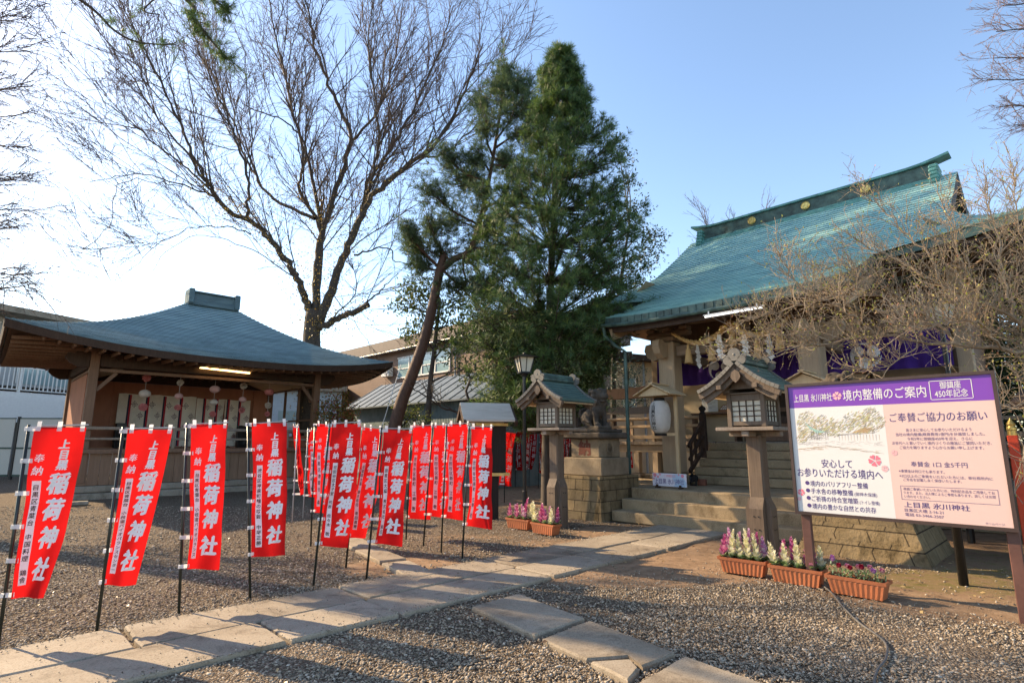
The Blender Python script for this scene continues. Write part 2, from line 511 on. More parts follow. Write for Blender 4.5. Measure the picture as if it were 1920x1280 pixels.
M['soil'] = plain('potting soil', (0.035, 0.024, 0.017), 0.95, 0.4, 20, bump=0.6)
M['vermilion'] = plain('vermilion paint', (0.58, 0.06, 0.02), 0.45, 0.08)
M['board_brown'] = plain('dark brown sign frame', (0.05, 0.03, 0.025), 0.45, 0.15)
M['post_brown'] = plain('brown steel post', (0.11, 0.05, 0.038), 0.45, 0.2)
M['glass'] = NT('window glass').m
_b = M['glass'].node_tree.nodes["Principled BSDF"]
_b.inputs["Base Color"].default_value = (0.25, 0.36, 0.37, 1); _b.inputs["Roughness"].default_value = 0.12; _b.inputs["Specular IOR Level"].default_value = 1.0
M['bark'] = wood('grey brown bark', (0.035, 0.026, 0.02), (0.10, 0.078, 0.06), grain=(9, 9, 2.5), bump=0.8)
M['bark_tan'] = wood('tan plum bark', (0.24, 0.18, 0.12), (0.46, 0.36, 0.255), grain=(9, 9, 2.5), bump=0.3)
M['bark_red'] = wood('red brown pine bark', (0.05, 0.026, 0.018), (0.13, 0.07, 0.045), grain=(9, 9, 3), bump=0.8)
M['siding'] = wood('brown house siding', (0.16, 0.10, 0.07), (0.23, 0.15, 0.105), grain=(0.6, 0.6, 9))

# ------------------------------------------------------------------ ground
RNG = random.Random(7)
NPR = np.random.default_rng(7)
DIRT = [(2.6, 8.4, 1.5, 1.1, 1.0), (1.6, 7.4, 1.0, 0.6, 0.9), (3.4, 7.6, 1.0, 0.8, 1.0), (-1.35, 7.4, 0.75, 0.6, 0.9), (1.8, 10.0, 0.8, 0.9, 0.9), (5.2, 6.0, 2.0, 1.1, 1.0), (4.2, 6.2, 0.8, 0.6, 0.9), (7.5, 8.5, 3.0, 3.0, 1.0),
        (-0.6, 9.6, 0.9, 0.35, 0.5), (0.3, 5.3, 0.5, 0.25, 0.5), (1.3, 6.7, 1.3, 0.45, 0.7), (2.2, 7.3, 1.5, 0.8, 0.9), (-12, 26, 8, 5, 0.7), (1, 19, 6, 5.0, 1.0), (0.8, 9.0, 0.9, 0.5, 0.6)]
MOSS = [(5.3, 6.6, 1.6, 0.8, 0.62), (5.0, 5.6, 0.7, 0.4, 0.45), (6.5, 7.5, 1.6, 1.2, 0.5), (3.9, 7.6, 0.8, 0.35, 0.5)]
def blob(L, X, Y):
    o = np.zeros_like(X)
    for x, y, rx, ry, a in L:
        d = ((X - x) / rx) ** 2 + ((Y - y) / ry) ** 2
        o = np.maximum(o, a * np.clip(1.6 - 1.1 * d, 0, 1))
    return o
def axis(lo, hi, d0, d1, step):
    a = [lo]
    s = (d0 - lo)
    out = list(d0 - np.geomspace(0.5, s, 14)[::-1]) + list(np.arange(d0, d1, step)) + list(d1 + np.geomspace(0.01, hi - d1, 16))
    return np.array(out)
gx = axis(-400, 400, -14, 10, 0.22)
gy = axis(-60, 600, 2, 18, 0.22)
GX, GY = np.meshgrid(gx, gy)
near = ((GX > -15) & (GX < 11) & (GY > 1) & (GY < 20)).astype(float)
GZ = near * (0.012 * np.sin(GX * 1.3 + 0.7) * np.sin(GY * 1.1) + NPR.normal(0, 0.004, GX.shape)) - 0.012
V = np.stack([GX, GY, GZ], -1).reshape(-1, 3)
nx_, ny_ = len(gx), len(gy)
ii = (np.arange(ny_ - 1)[:, None] * nx_ + np.arange(nx_ - 1)[None]).ravel()
F = np.stack([ii, ii + 1, ii + 1 + nx_, ii + nx_], -1)

t = NT('gravel and dirt ground')
v = t.coord()
at_ = t.n("ShaderNodeAttribute", attribute_name="cover")
sep = t.n("ShaderNodeSeparateColor"); t.l(at_.outputs["Color"], sep.inputs[0])
vo = t.n("ShaderNodeTexVoronoi"); vo.inputs["Scale"].default_value = 62; t.l(v, vo.inputs["Vector"])
vo2 = t.n("ShaderNodeTexVoronoi"); vo2.inputs["Scale"].default_value = 95; t.l(v, vo2.inputs["Vector"])
sv = t.n("ShaderNodeSeparateColor"); t.l(vo.outputs["Color"], sv.inputs[0])
peb = t.ramp(sv.outputs[0], [(0.0, (0.11, 0.08, 0.055)), (0.45, (0.19, 0.145, 0.10)), (0.8, (0.26, 0.205, 0.145)), (1.0, (0.36, 0.30, 0.235))])
peb = t.mix(peb, (0.085, 0.062, 0.042), t.ramp(vo.outputs["Distance"], [(0.42, (0, 0, 0)), (0.75, (0.9, 0.9, 0.9))]))
big = t.noise(v, 0.9, 5, 0.65)
dn = t.noise(v, 6, 6, 0.7); fn_ = t.noise(v, 110, 3, 0.7)
dirt = t.ramp(t.math('ADD', t.math('MULTIPLY', dn, 0.7), t.math('MULTIPLY', fn_, 0.3)), [(0.35, (0.15, 0.095, 0.057)), (0.52, (0.26, 0.172, 0.104)), (0.7, (0.35, 0.245, 0.16))])
moss = t.ramp(fn_, [(0.35, (0.075, 0.068, 0.018)), (0.65, (0.165, 0.145, 0.038))])
k = t.math('ADD', sep.outputs[0], t.math('MULTIPLY', t.math('SUBTRACT', dn, 0.5), 0.9))
k = t.math('ADD', k, t.math('MULTIPLY', t.math('SUBTRACT', sv.outputs[1], 0.5), 0.35))
fac = t.ramp(k, [(0.36, (0, 0, 0)), (0.56, (1, 1, 1))])
c = t.mix(peb, dirt, fac)
mk = t.math('ADD', sep.outputs[1], t.math('MULTIPLY', t.math('SUBTRACT', dn, 0.5), 1.4))
c = t.mix(c, moss, t.ramp(mk, [(0.45, (0, 0, 0)), (0.75, (0.85, 0.85, 0.85))]))
t.col(c); t.set(Roughness=0.95, Specular_IOR_Level=0.15)
hgt = t.math('SUBTRACT', t.math('MULTIPLY', fn_, 0.35), t.math('MULTIPLY', vo.outputs["Distance"], t.math('SUBTRACT', 1.0, fac)))
t.bump(hgt, 0.9, 0.03)
gr = np_obj("ground", V, F, MATS['gravel and dirt ground'])
tag(gr, kind="structure")
ca = gr.data.color_attributes.new("cover", 'FLOAT_COLOR', 'POINT')
cc = np.zeros((len(V), 4), dtype=np.float32)
cc[:, 0] = blob(DIRT, V[:, 0], V[:, 1]); cc[:, 1] = blob(MOSS, V[:, 0], V[:, 1]); cc[:, 3] = 1
ca.data.foreach_set("color", cc.ravel())

# ------------------------------------------------------------------ stone paving (main path along the shrine axis, and the crossing path)
t = NT('paving granite')
v = t.coord(); g = t.n("ShaderNodeNewGeometry")
a = t.noise(v, 1.6, 8, 0.75); b = t.noise(v, 85, 3, 0.75); st_ = t.noise(v, 3.3, 7, 0.75, 0.8)
c = t.ramp(t.math('ADD', t.math('MULTIPLY', a, 0.75), t.math('MULTIPLY', g.outputs["Random Per Island"], 0.25)), [(0.3, (0.19, 0.15, 0.105)), (0.5, (0.30, 0.25, 0.185)), (0.72, (0.38, 0.325, 0.25))])
c = t.mix(c, (0.35, 0.32, 0.28), t.ramp(b, [(0.5, (0, 0, 0)), (0.7, (0.8, 0.8, 0.8))]), 'MULTIPLY')
c = t.mix(c, (0.48, 0.45, 0.42), t.ramp(st_, [(0.52, (0, 0, 0)), (0.68, (0.85, 0.85, 0.85))]), 'MULTIPLY')
t.col(c); t.set(Roughness=0.85, Specular_IOR_Level=0.25)
t.bump(t.math('ADD', t.math('MULTIPLY', b, 0.5), a), 0.45, 0.012)
M['paving'] = MATS['paving granite']
def slab_add(mb, corners, z=0.03, rng=RNG, inset=0.02):
    n = len(corners); pts = []
    c = sum((Vector((p[0], p[1], 0)) for p in corners), Vector()) / n
    for i in range(n):
        p, q = Vector((*corners[i][:2], 0)), Vector((*corners[(i + 1) % n][:2], 0))
        m = max(1, int((q - p).length / 0.16))
        for k in range(m):
            w = p.lerp(q, k / m)
            d = (c - w).normalized()
            j = rng.uniform(0.0, 0.012) if k else 0.014
            pts.append(w + d * (inset * 0.5 + j))
    tz = z + rng.uniform(-0.006, 0.006)
    ta, tb = rng.uniform(-0.006, 0.006), rng.uniform(-0.006, 0.006)
    def zz(p): return tz + (p.x - c.x) * ta + (p.y - c.y) * tb
    b = len(mb.v); m = len(pts)
    for p in pts: mb.v.append((p.x, p.y, -0.06))
    for p in pts: mb.v.append((p.x, p.y, zz(p) - 0.014))
    for p in pts:
        q = p + (c - p).normalized() * 0.014
        mb.v.append((q.x, q.y, zz(q)))
    area = sum(pts[i].x * pts[(i + 1) % m].y - pts[(i + 1) % m].x * pts[i].y for i in range(m))
    for i in range(m):
        j = (i + 1) % m
        for k in (0, 1):
            f = (b + k * m + i, b + k * m + j, b + (k + 1) * m + j, b + (k + 1) * m + i)
            mb.face(f if area > 0 else f[::-1])
    f = [b + 2 * m + i for i in range(m)]
    mb.face(f if area > 0 else f[::-1])
SLABS = []
def row(u0, u1, cuts):
    for a, b in zip(cuts, cuts[1:]):
        SLABS.append([tuple(sh(u0, a)), tuple(sh(u1, a)), tuple(sh(u1, b)), tuple(sh(u0, b))])
def vcut(px, py):
    p = gp(px, py, 0.05) - SHO
    return p.dot(SV)
lcuts = [-11.5, -10.2, -9.0, vcut(250, 1193), vcut(663, 1105), vcut(938, 1049), vcut(1050, 1024), vcut(1160, 1003), 0.0]
rcuts = [-11.5, -10.4, -9.1, vcut(545, 1196), vcut(746, 1142), vcut(1025, 1073), vcut(1130, 1048), vcut(1235, 1022), 0.0]
lcuts = [-12.5, -11.2, -9.9] + [x for x in lcuts[3:]]
rcuts = [-12.5, -11.0, -9.6] + [x for x in rcuts[3:]]
row(-0.655, -0.008, lcuts); row(0.008, 0.655, rcuts)
def gq(*pts): return [tuple(gp(x, y, 0.05)) for x, y in pts]
SLABS.append(gq((880, 1131), (1003, 1186), (1101, 1153), (972, 1106)))
SLABS.append(gq((1011, 1190), (1095, 1229), (1184, 1224), (1209, 1243), (1272, 1217), (1104, 1156)))
SLABS.append(gq((1101, 1233), (1178, 1271), (1205, 1246), (1183, 1227)))
SLABS.append(gq((1181, 1276), (1250, 1345), (1500, 1296), (1284, 1222)))
SLABS.append(gq((1258, 1352), (1340, 1440), (1640, 1350), (1508, 1300)))
SLABS.append(gq((773, 1080), (826, 1070), (766, 1045), (714, 1050)))
SLABS.append(gq((712, 1048), (764, 1043), (716, 1022), (664, 1026)))
SLABS.append(gq((662, 1024), (713, 1020), (676, 1003), (628, 1006)))
SLABS.append(gq((626, 1004), (673, 1001), (642, 986), (600, 989)))
mb = MB()
for s in SLABS: slab_add(mb, s)
o = mb.build("stone_path", M['paving']); tag(o, kind="structure")

# loose pebbles lying on the ground
def pebbles(N, y0, y1, s0, s1, seed):
    r = np.random.default_rng(seed)
    Y = y0 + (y1 - y0) * r.random(N) ** 1.25
    X = (r.random(N) * 2 - 1) * (Y * 0.98 + 0.4)
    keep = (X > -14) & (X < 9)
    dirt = blob(DIRT, X, Y); moss = blob(MOSS, X, Y)
    patch = 0.5 + 0.5 * np.sin(X * 1.7 + 1.3 * np.sin(Y * 1.1)) * np.sin(Y * 2.3 + np.sin(X * 1.9))
    keep &= r.random(N) > np.clip(dirt * 1.05 - 0.04 + moss * 0.3 + 0.35 * (patch > 0.75), 0, 0.96)
    d = np.stack([X - SHO.x, Y - SHO.y], -1)
    uu = d @ np.array([SU.x, SU.y]); vv = d @ np.array([SV.x, SV.y])
    keep &= ~((np.abs(uu) < 0.66) & (vv < 0)) & ~((vv > -0.15) & (uu > -3.2))
    for s in SLABS[-9:]:
        P = np.array(s)[:, :2]; ins = np.ones(N, bool); sg = 0
        for i in range(len(P)):
            a, b = P[i], P[(i + 1) % len(P)]
            cr = (b[0] - a[0]) * (Y - a[1]) - (b[1] - a[1]) * (X - a[0])
            if sg == 0: sg = 1 if ((b[0] - a[0]) * (P.mean(0)[1] - a[1]) - (b[1] - a[1]) * (P.mean(0)[0] - a[0])) > 0 else -1
            ins &= cr * sg > 0
        keep &= ~ins
    X, Y = X[keep], Y[keep]; n = len(X)
    ph = (1 + 5 ** .5) / 2
    T = np.array([(-1, ph, 0), (1, ph, 0), (-1, -ph, 0), (1, -ph, 0), (0, -1, ph), (0, 1, ph), (0, -1, -ph), (0, 1, -ph), (ph, 0, -1), (ph, 0, 1), (-ph, 0, -1), (-ph, 0, 1)]) / 1.9
    TF = np.array([(0, 11, 5), (0, 5, 1), (0, 1, 7), (0, 7, 10), (0, 10, 11), (1, 5, 9), (5, 11, 4), (11, 10, 2), (10, 7, 6), (7, 1, 8), (3, 9, 4), (3, 4, 2), (3, 2, 6), (3, 6, 8), (3, 8, 9), (4, 9, 5), (2, 4, 11), (6, 2, 10), (8, 6, 7), (9, 8, 1)])
    S = (s0 + (s1 - s0) * r.random(n) ** 2.2)
    sc = np.stack([S * r.uniform(0.8, 1.5, n), S * r.uniform(0.6, 1.0, n), S * r.uniform(0.4, 0.75, n)], -1)
    jit = 1 + 0.18 * r.normal(size=(n, 12, 1))
    P = T[None] * jit * sc[:, None, :]
    a = r.random(n) * 6.283; tilt = r.normal(0, 0.25, n)
    ca, sa = np.cos(a), np.sin(a)
    z = P[:, :, 2] + P[:, :, 0] * tilt[:, None]
    x = P[:, :, 0] * ca[:, None] - P[:, :, 1] * sa[:, None] + X[:, None]
    y = P[:, :, 0] * sa[:, None] + P[:, :, 1] * ca[:, None] + Y[:, None]
    z = z + (S * 0.3 - 0.004)[:, None]
    V = np.stack([x, y, z], -1).reshape(-1, 3)
    F = (TF[None] + (np.arange(n) * 12)[:, None, None]).reshape(-1, 3)
    return V, F
t = NT('pebble stone')
g = t.n("ShaderNodeNewGeometry")
t.col(t.ramp(g.outputs["Random Per Island"], [(0.0, (0.11, 0.084, 0.06)), (0.3, (0.215, 0.17, 0.12)), (0.65, (0.30, 0.24, 0.172)), (0.9, (0.37, 0.305, 0.225)), (1.0, (0.48, 0.42, 0.34))]))
t.set(Roughness=0.8, Specular_IOR_Level=0.3)
V1, F1 = pebbles(110000, 3.3, 7.2, 0.0045, 0.0145, 3)
V2, F2 = pebbles(55000, 7.0, 14.0, 0.006, 0.017, 4)
def spill(N, seed):      # grit kicked on to the paving, mostly near the edges
    r = np.random.default_rng(seed)
    u = np.where(r.random(N) < 0.75, np.sign(r.random(N) - 0.5) * (0.655 - np.abs(r.normal(0, 0.07, N))), r.uniform(-0.65, 0.65, N)); v_ = r.uniform(-11, 0, N)
    X = SHO.x + SU.x * u + SV.x * v_; Y = SHO.y + SU.y * u + SV.y * v_
    T = np.array([(1, 0, 0), (0, 1, 0), (-1, 0, 0), (0, -1, 0), (0, 0, 0.7), (0, 0, -0.7)]); TF = np.array([(0, 1, 4), (1, 2, 4), (2, 3, 4), (3, 0, 4), (1, 0, 5), (2, 1, 5), (3, 2, 5), (0, 3, 5)])
    S = r.uniform(0.003, 0.0095, N); a = r.random(N) * 6.28
    x = (T[None, :, 0] * np.cos(a)[:, None] - T[None, :, 1] * 0.7 * np.sin(a)[:, None]) * S[:, None] + X[:, None]; y = (T[None, :, 0] * np.sin(a)[:, None] + T[None, :, 1] * 0.7 * np.cos(a)[:, None]) * S[:, None] + Y[:, None]
    z = T[None, :, 2] * S[:, None] + 0.033 + S[:, None] * 0.3
    return np.stack([x, y, z], -1).reshape(-1, 3), (TF[None] + (np.arange(N) * 6)[:, None, None]).reshape(-1, 3)
V3, F3 = spill(2600, 8)
o = np_obj("loose_gravel", np.concatenate([V1, V2, V3]), np.concatenate([F1, F2 + len(V1), F3 + len(V1) + len(V2)]), MATS['pebble stone'])
tag(o, "grey brown pebbles lying loose over the courtyard dirt", "gravel", kind="stuff")

# ------------------------------------------------------------------ shrine hall (local frame: x right along front, y into the building)
hall = thing("shrine_hall", "large wooden shrine hall with sweeping verdigris copper roof and stone steps", "shrine hall", SHO, SHR)
PV = [1.15, 2.0, 3.0, 4.0, 5.0, 6.0, 7.0, 7.5]
PZ = [4.30, 4.66, 5.12, 5.68, 6.30, 6.98, 7.72, 8.10]
RV = 7.5
def zf(v):
    if v > RV: v = 2 * RV - v
    return float(np.interp(v, PV, PZ)) if False else _sp(v)
_co = np.polyfit(PV, PZ, 4)
def _sp(v): return float(np.polyval(_co, v))
def hw(v):
    if v > RV: v = 2 * RV - v
    return 3.55 if v >= 5 else 3.62 + 1.28 * ((5 - v) / 2.0) ** 1.35
def lift(u, v):
    if v > RV: v = 2 * RV - v
    if v < 3: return 0.07 * abs(u / 2.55) ** 4 * (3 - v) / 1.85
    k = max(0.0, (5 - v) / 2.0)
    return 0.26 * (abs(u) / 4.9) ** 4 * k
rf = MB()
def strip(mb, v0, v1, h0, h1, k, nu=28, top=0.024, flip=False, step=True):
    base = len(mb.v)
    for j, (v, h, dz) in enumerate(((v0, h0, top), (v1, h1, 0.0))):
        for i in range(nu + 1):
            u = h * (2 * i / nu - 1)
            mb.v.append((u, v, zf(v) + lift(u, v) + dz))
    if step:
        for i in range(nu + 1):
            u = h0 * (2 * i / nu - 1)
            mb.v.append((u, v0, zf(v0) + lift(u, v0) - 0.004))
    for i in range(nu):
        u0, u1 = h0 * (2 * i / nu - 1), h0 * (2 * (i + 1) / nu - 1)
        f = (base + i, base + i + 1, base + nu + 2 + i, base + nu + 1 + i)
        mb.uv[len(mb.f)] = [(u0 + 20, k + 0.02), (u1 + 20, k + 0.02), (u1 + 20, k + 0.98), (u0 + 20, k + 0.98)]
        if flip:
            mb.uv[len(mb.f)] = mb.uv[len(mb.f)][::-1]; f = f[::-1]
        mb.face(f)
        if step:
            b2 = base + 2 * (nu + 1)
            mb.uv[len(mb.f)] = [(u0 + 20, k), (u1 + 20, k), (u1 + 20, k + 0.01), (u0 + 20, k + 0.01)]
            f = (b2 + i, b2 + i + 1, base + i + 1, base + i)
            mb.face(f[::-1] if flip else f)
# course boundaries at equal slope distance
vs = np.linspace(1.15, 7.5, 400); zs = np.array([zf(x) for x in vs])
sl = np.concatenate([[0], np.cumsum(np.hypot(np.diff(vs), np.diff(zs)))])
NC = 40
cv = np.interp(np.linspace(0, sl[-1], NC + 1), sl, vs)
for i in range(NC):
    a, b = cv[i], cv[i + 1]
    if b <= 3.0: strip(rf, a, b, 2.55, 2.55, i, 20)
    else: strip(rf, a, b, hw(max(a, 3.0)) if a >= 3 else 2.55, hw(b), i, 36)
for i in range(NC):      # rear slope
    a, b = cv[i], cv[i + 1]
    if a >= 3.0: strip(rf, 2 * RV - a, 2 * RV - b, hw(a), hw(b), i, 12, flip=True)
# hipped side slopes below the gables
for sgn in (-1, 1):
    ns = 16
    for i in range(ns):
        v0, v1 = 3 + 2.0 * i / ns, 3 + 2.0 * (i + 1) / ns
        def P(v, w):
            y = v + (2 * RV - 2 * v) * w
            return (sgn * hw(v), y, zf(v) + lift(hw(v), v) * abs(2 * w - 1) ** 4)
        n = 8
        for k in range(n):
            q = [P(v0, k / n), P(v0, (k + 1) / n), P(v1, (k + 1) / n), P(v1, k / n)]
            uvq = [(k * 1.0, i + 0.02), (k + 1.0, i + 0.02), (k + 1.0, i + 0.98), (k * 1.0, i + 0.98)]
            if sgn < 0: q.reverse(); uvq.reverse()
            rf.poly(q, uvq)
roof = rf.build("roof", M['cu_shrine'], hall)
# fascia of the eaves: green copper panels over a dark gutter board
fa = MB(); gt = MB(); sf = MB()
def fascia(pts, nrm, mbt, mbd, t1=0.17, t2=0.17, th=0.05):
    n = Vector(nrm)
    for p, q in zip(pts, pts[1:]):
        p, q = Vector(p), Vector(q)
        z = Vector((0, 0, 1))
        a0, b0 = p + n * 0.025, q + n * 0.025
        mbt.hexa([a0 - z * t1 - n * th, b0 - z * t1 - n * th, b0 - z * t1, a0 - z * t1, a0 - n * th - z * 0.006, b0 - n * th - z * 0.006, b0 - z * 0.006, a0 - z * 0.006])
        a1, b1 = p - n * 0.06, q - n * 0.06
        mbd.hexa([a1 - z * (t1 + t2) - n * th, b1 - z * (t1 + t2) - n * th, b1 - z * (t1 + t2), a1 - z * (t1 + t2), a1 - n * th - z * t1, b1 - n * th - z * t1, b1 - z * t1, a1 - z * t1])
def eave_pts(v, u0, u1, n): return [(u0 + (u1 - u0) * i / n, v, zf(v) + lift(u0 + (u1 - u0) * i / n, v)) for i in range(n + 1)]
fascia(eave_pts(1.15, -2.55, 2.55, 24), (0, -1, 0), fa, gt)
for s in (-1, 1):
    fascia([(s * 2.55, v, zf(v) + lift(2.55, v)) for v in (np.linspace(1.15, 3.0, 14)[::s])], (s, 0, 0), fa, gt, t2=0.10)
    fascia(eave_pts(3.0, s * 2.55, s * 4.9, 14)[::s], (0, -1, 0), fa, gt, t2=0.10)
    fascia([(s * 4.9, 3 + 9 * i / 12, zf(3) + 0.26 * abs(2 * i / 12 - 1) ** 4) for i in range(13)][::s], (s, 0, 0), fa, gt, t2=0.10)
# small joints between the panels
for i in range(28):
    u = -2.5 + 5.0 * i / 27
    z = zf(1.15) + lift(u, 1.15)
    fa.box(u - 0.008, u + 0.008, 1.108, 1.128, z - 0.17, z - 0.01)
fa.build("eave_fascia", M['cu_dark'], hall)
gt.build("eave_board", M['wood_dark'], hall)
gu = MB()
gp_ = [(u, 1.05, zf(1.15) + lift(u, 1.15) - 0.20) for u in np.linspace(-2.6, 2.6, 14)]
gu.tube(gp_, 0.045, 8)
gu.tube([(-2.56, 1.05, 4.15), (-2.56, 1.1, 3.95), (-2.35, 1.2, 3.7), (-2.15, 1.3, 3.55), (-2.15, 1.3, 0.62)], 0.04, 8)
gu.build("gutter", M['cu_dark'], hall)
for s in ():
    pass
# soffit boards
def soff(u, v): return (u, v, zf(v) + lift(u, v) - 0.30)
sf.grid(lambda a, b: soff(-2.42 + 4.84 * a, 1.22 + 1.85 * b), 10, 8)
sf.grid(lambda a, b: soff(-4.75 + 9.5 * a, 3.07 + 1.6 * b), 16, 6)
for s in (-1, 1):
    sf.grid(lambda a, b: (s * (3.2 + 1.6 * a), 4.0 + 7.0 * b, zf(3 + 2 * (1 - a)) - 0.3), 4, 8)
sf.build("soffit", M['wood_tan'], hall)
rt = MB()
for i in range(19):
    u = -2.3 + 4.6 * i / 18
    for j in range(4):
        v0, v1 = 1.3 + 0.44 * j, 1.3 + 0.44 * (j + 1)
        rt.beam((u, v0, zf(v0) + lift(u, v0) - 0.335), (u, v1, zf(v1) + lift(u, v1) - 0.335), 0.06, 0.07, ext=0.003)
rt.build("rafter_row", M['wood_brown'], hall)
# side verge boards of the porch roof
for s in (-1, 1):
    vb = MB()
    pp = [(s * 2.44, v, zf(v) + lift(2.5, v) - 0.42) for v in np.linspace(1.2, 4.0, 12)]
    for p, q in zip(pp, pp[1:]): vb.beam(p, q, 0.05, 0.26, ext=0.004)
    vb.build("verge_board", M['wood_tan'], hall)
# gables
for s in (-1, 1):
    gb = MB()
    pr = [(v, zf(v) - 0.02) for v in np.linspace(5, 7.5, 8)]
    pr = pr + [(2 * RV - v, z) for v, z in pr[-2::-1]]
    for (v0, z0), (v1, z1) in zip(pr, pr[1:]):
        gb.beam((s * 3.5, v0, z0 - 0.16), (s * 3.5, v1, z1 - 0.16), 0.07, 0.28, ext=0.01)
    gb.build("bargeboard", M['wood_dark'], hall)
    gw = MB()
    gw.poly([(s * 3.25, 4.9, 6.1), (s * 3.25, 10.1, 6.1), (s * 3.25, 7.5, 8.0)][::s])
    for v in np.linspace(5.4, 9.6, 9): gw.box(s * 3.27 - 0.02, s * 3.27 + 0.02, v - 0.03, v + 0.03, 6.1, 6.2 + 1.7 * (1 - abs(v - 7.5) / 2.6))
    gw.build("gable_wall", M['wood_brown'], hall)
# ridge
rg = MB()
rg.bbox(-3.1, 3.1, 7.20, 7.80, 7.86, 7.96, 0.02); rg.bbox(-3.08, 3.08, 7.28, 7.72, 7.964, 8.04, 0.02)
rg.build("ridge_base", M['cu_plain'], hall)
rd = MB(); rd.bbox(-3.05, 3.05, 7.36, 7.64, 8.044, 8.42, 0.01); rd.build("ridge_band", M['cu_dark'], hall)
rc = MB()
def ridge_top(a): 
    u = -3.45 + 6.9 * a
    return u, 8.45 + 0.14 * max(0, (abs(u) - 2.5)) ** 1.8
for i in range(24):
    (u0, z0), (u1, z1) = ridge_top(i / 24), ridge_top((i + 1) / 24)
    rc.beam((u0, 7.5, z0), (u1, 7.5, z1), 0.40, 0.06, ext=0.004)
rc.build("ridge_cap", M['cu_plain'], hall)
for s in (-1, 1):
    e = MB()
    for k in range(5):
        w = 0.30 + 0.035 * k
        e.bbox(s * 3.12 - 0.1, s * 3.12 + 0.1, 7.5 - w, 7.5 + w, 8.36 - 0.11 * k - 0.11, 8.36 - 0.11 * k - 0.006, 0.03)
    e.build("ridge_end", M['cu_plain'], hall)
def tomoe(mb, fn, r, n=14):
    """three comma shapes and a rim; fn maps (x, y, level)"""
    for k in range(3):
        a0 = k * 2 * math.pi / 3 + 0.4
        cx, cy = 0.42 * r * math.cos(a0), 0.42 * r * math.sin(a0)
        pts = [(cx + 0.30 * r * math.cos(a), cy + 0.30 * r * math.sin(a)) for a in np.linspace(0, 2 * math.pi, n, endpoint=False)]
        mb.poly([fn(x, y, 1) for x, y in pts])
        o_, i_ = [], []
        for q in np.linspace(0, 1, 8):
            a = a0 + 1.7 * q
            o_.append(((0.72) * r * math.cos(a), 0.72 * r * math.sin(a)))
            i_.append(((0.72 - 0.36 * (1 - q) ** 1.1) * r * math.cos(a), (0.72 - 0.36 * (1 - q) ** 1.1) * r * math.sin(a)))
        for j in range(7):
            mb.poly([fn(*o_[j], 1.05), fn(*o_[j + 1], 1.05), fn(*i_[j + 1], 1.05), fn(*i_[j], 1.05)])
for u in (-1.45, 0.1, 1.62):
    e = MB()
    e.lathe([(0.115, 0), (0.12, 0.03), (0.10, 0.045), (0.095, 0.03)], 24, M=Matrix.Translation((u, 7.345, 8.24)) @ Matrix.Rotation(R(90), 4, 'X'))
    tomoe(e, lambda x, y, l: (u + x, 7.345 - 0.032 - 0.014 * l, 8.24 + y), 0.112)
    e.build("roof_emblem", M['gold'], hall)

# stone platform and steps
st = MB()
SW = (-1.72, 1.85)
for k in range(3):
    st = MB()
    z1 = 0.20 * (k + 1)
    st.bbox(SW[0], SW[1], 0.35 * k, 0.35 * (k + 1) + (0.0 if k < 2 else 1.7) - 0.004, 0.0, z1, 0.018)
    st.build("stone_step", M['step'], hall)
pl = MB()
pl.bbox(-3.0, SW[0] - 0.006, 1.15, 3.29, 0.0, 0.587, 0.02); pl.bbox(-4.75, SW[0] - 0.006, 3.3, 10.5, 0.0, 0.585, 0.02); pl.bbox(SW[1] + 0.006, 4.75, 3.3, 10.5, 0.0, 0.585, 0.02); pl.bbox(SW[0], SW[1], 2.405, 10.4, 0.0, 0.58, 0.02)
pl.build("stone_platform", M['step'], hall)
for k in range(5):
    st = MB()
    st.bbox(-1.42, 1.5, 2.55 + 0.26 * k, 3.85, 0.606 + 0.18 * k, 0.60 + 0.18 * (k + 1), 0.014)
    st.build("upper_step", M['step'], hall)
# porch pillars on stone feet
for u in (-1.6, 1.46):
    p = MB(); p.bbox(u - 0.2, u + 0.2, 2.1, 2.5, 0.83, 3.80, 0.03); 
    pil = p.build("porch_pillar", M['wood_tan'], hall)
    p = MB(); p.lathe([(0.30, 0), (0.34, 0.06), (0.34, 0.16), (0.27, 0.225)], 20, c=(u, 2.3, 0.603)); p.build("pillar_foot", M['step'], pil, smooth=False)
    p = MB()
    p.bbox(u - 0.24, u + 0.24, 2.06, 2.54, 3.81, 3.93, 0.04); p.bbox(u - 0.55, u + 0.55, 2.18, 2.42, 3.94, 4.06, 0.04)
    for du in (-0.42, 0, 0.42): p.bbox(u + du - 0.1, u + du + 0.1, 2.16, 2.44, 4.066, 4.16, 0.02)
    p.build("bracket", M['wood_beam'], pil)
    for s, d in ((-1, Vector((0, -1, 0))), (1, Vector((-1 if u < 0 else 1, 0, 0)))):
        p = MB()   # carved nosing that curls out of the pillar
        side = Vector((d.y, -d.x, 0))
        prof = [(0.0, 3.45), (0.18, 3.40), (0.34, 3.50), (0.42, 3.66), (0.38, 3.80), (0.24, 3.82), (0.12, 3.76), (0.0, 3.78)]
        base = Vector((u, 2.3, 0)) + d * 0.205
        b = len(p.v)
        for k in (-1, 1):
            for a, z in prof: p.v.append(tuple(base + d * a + side * (0.085 * k) + Vector((0, 0, z))))
        n = len(prof)
        p.face([b + i for i in range(n)]); p.face([b + n + i for i in range(n)][::-1])
        for i in range(n): p.face((b + i, b + n + i, b + n + (i + 1) % n, b + (i + 1) % n))
        p.build("carved_nosing", M['wood_tan'], pil)
bm_ = MB()
bm_.bbox(-1.38, 1.24, 2.2, 2.4, 3.45, 3.70, 0.02)
for s in (-1.6, 1.46): bm_.bbox(s - 0.09, s + 0.09, 2.52, 4.18, 3.40, 3.62, 0.03)
bm_.build("porch_beam", M['wood_beam'], hall)
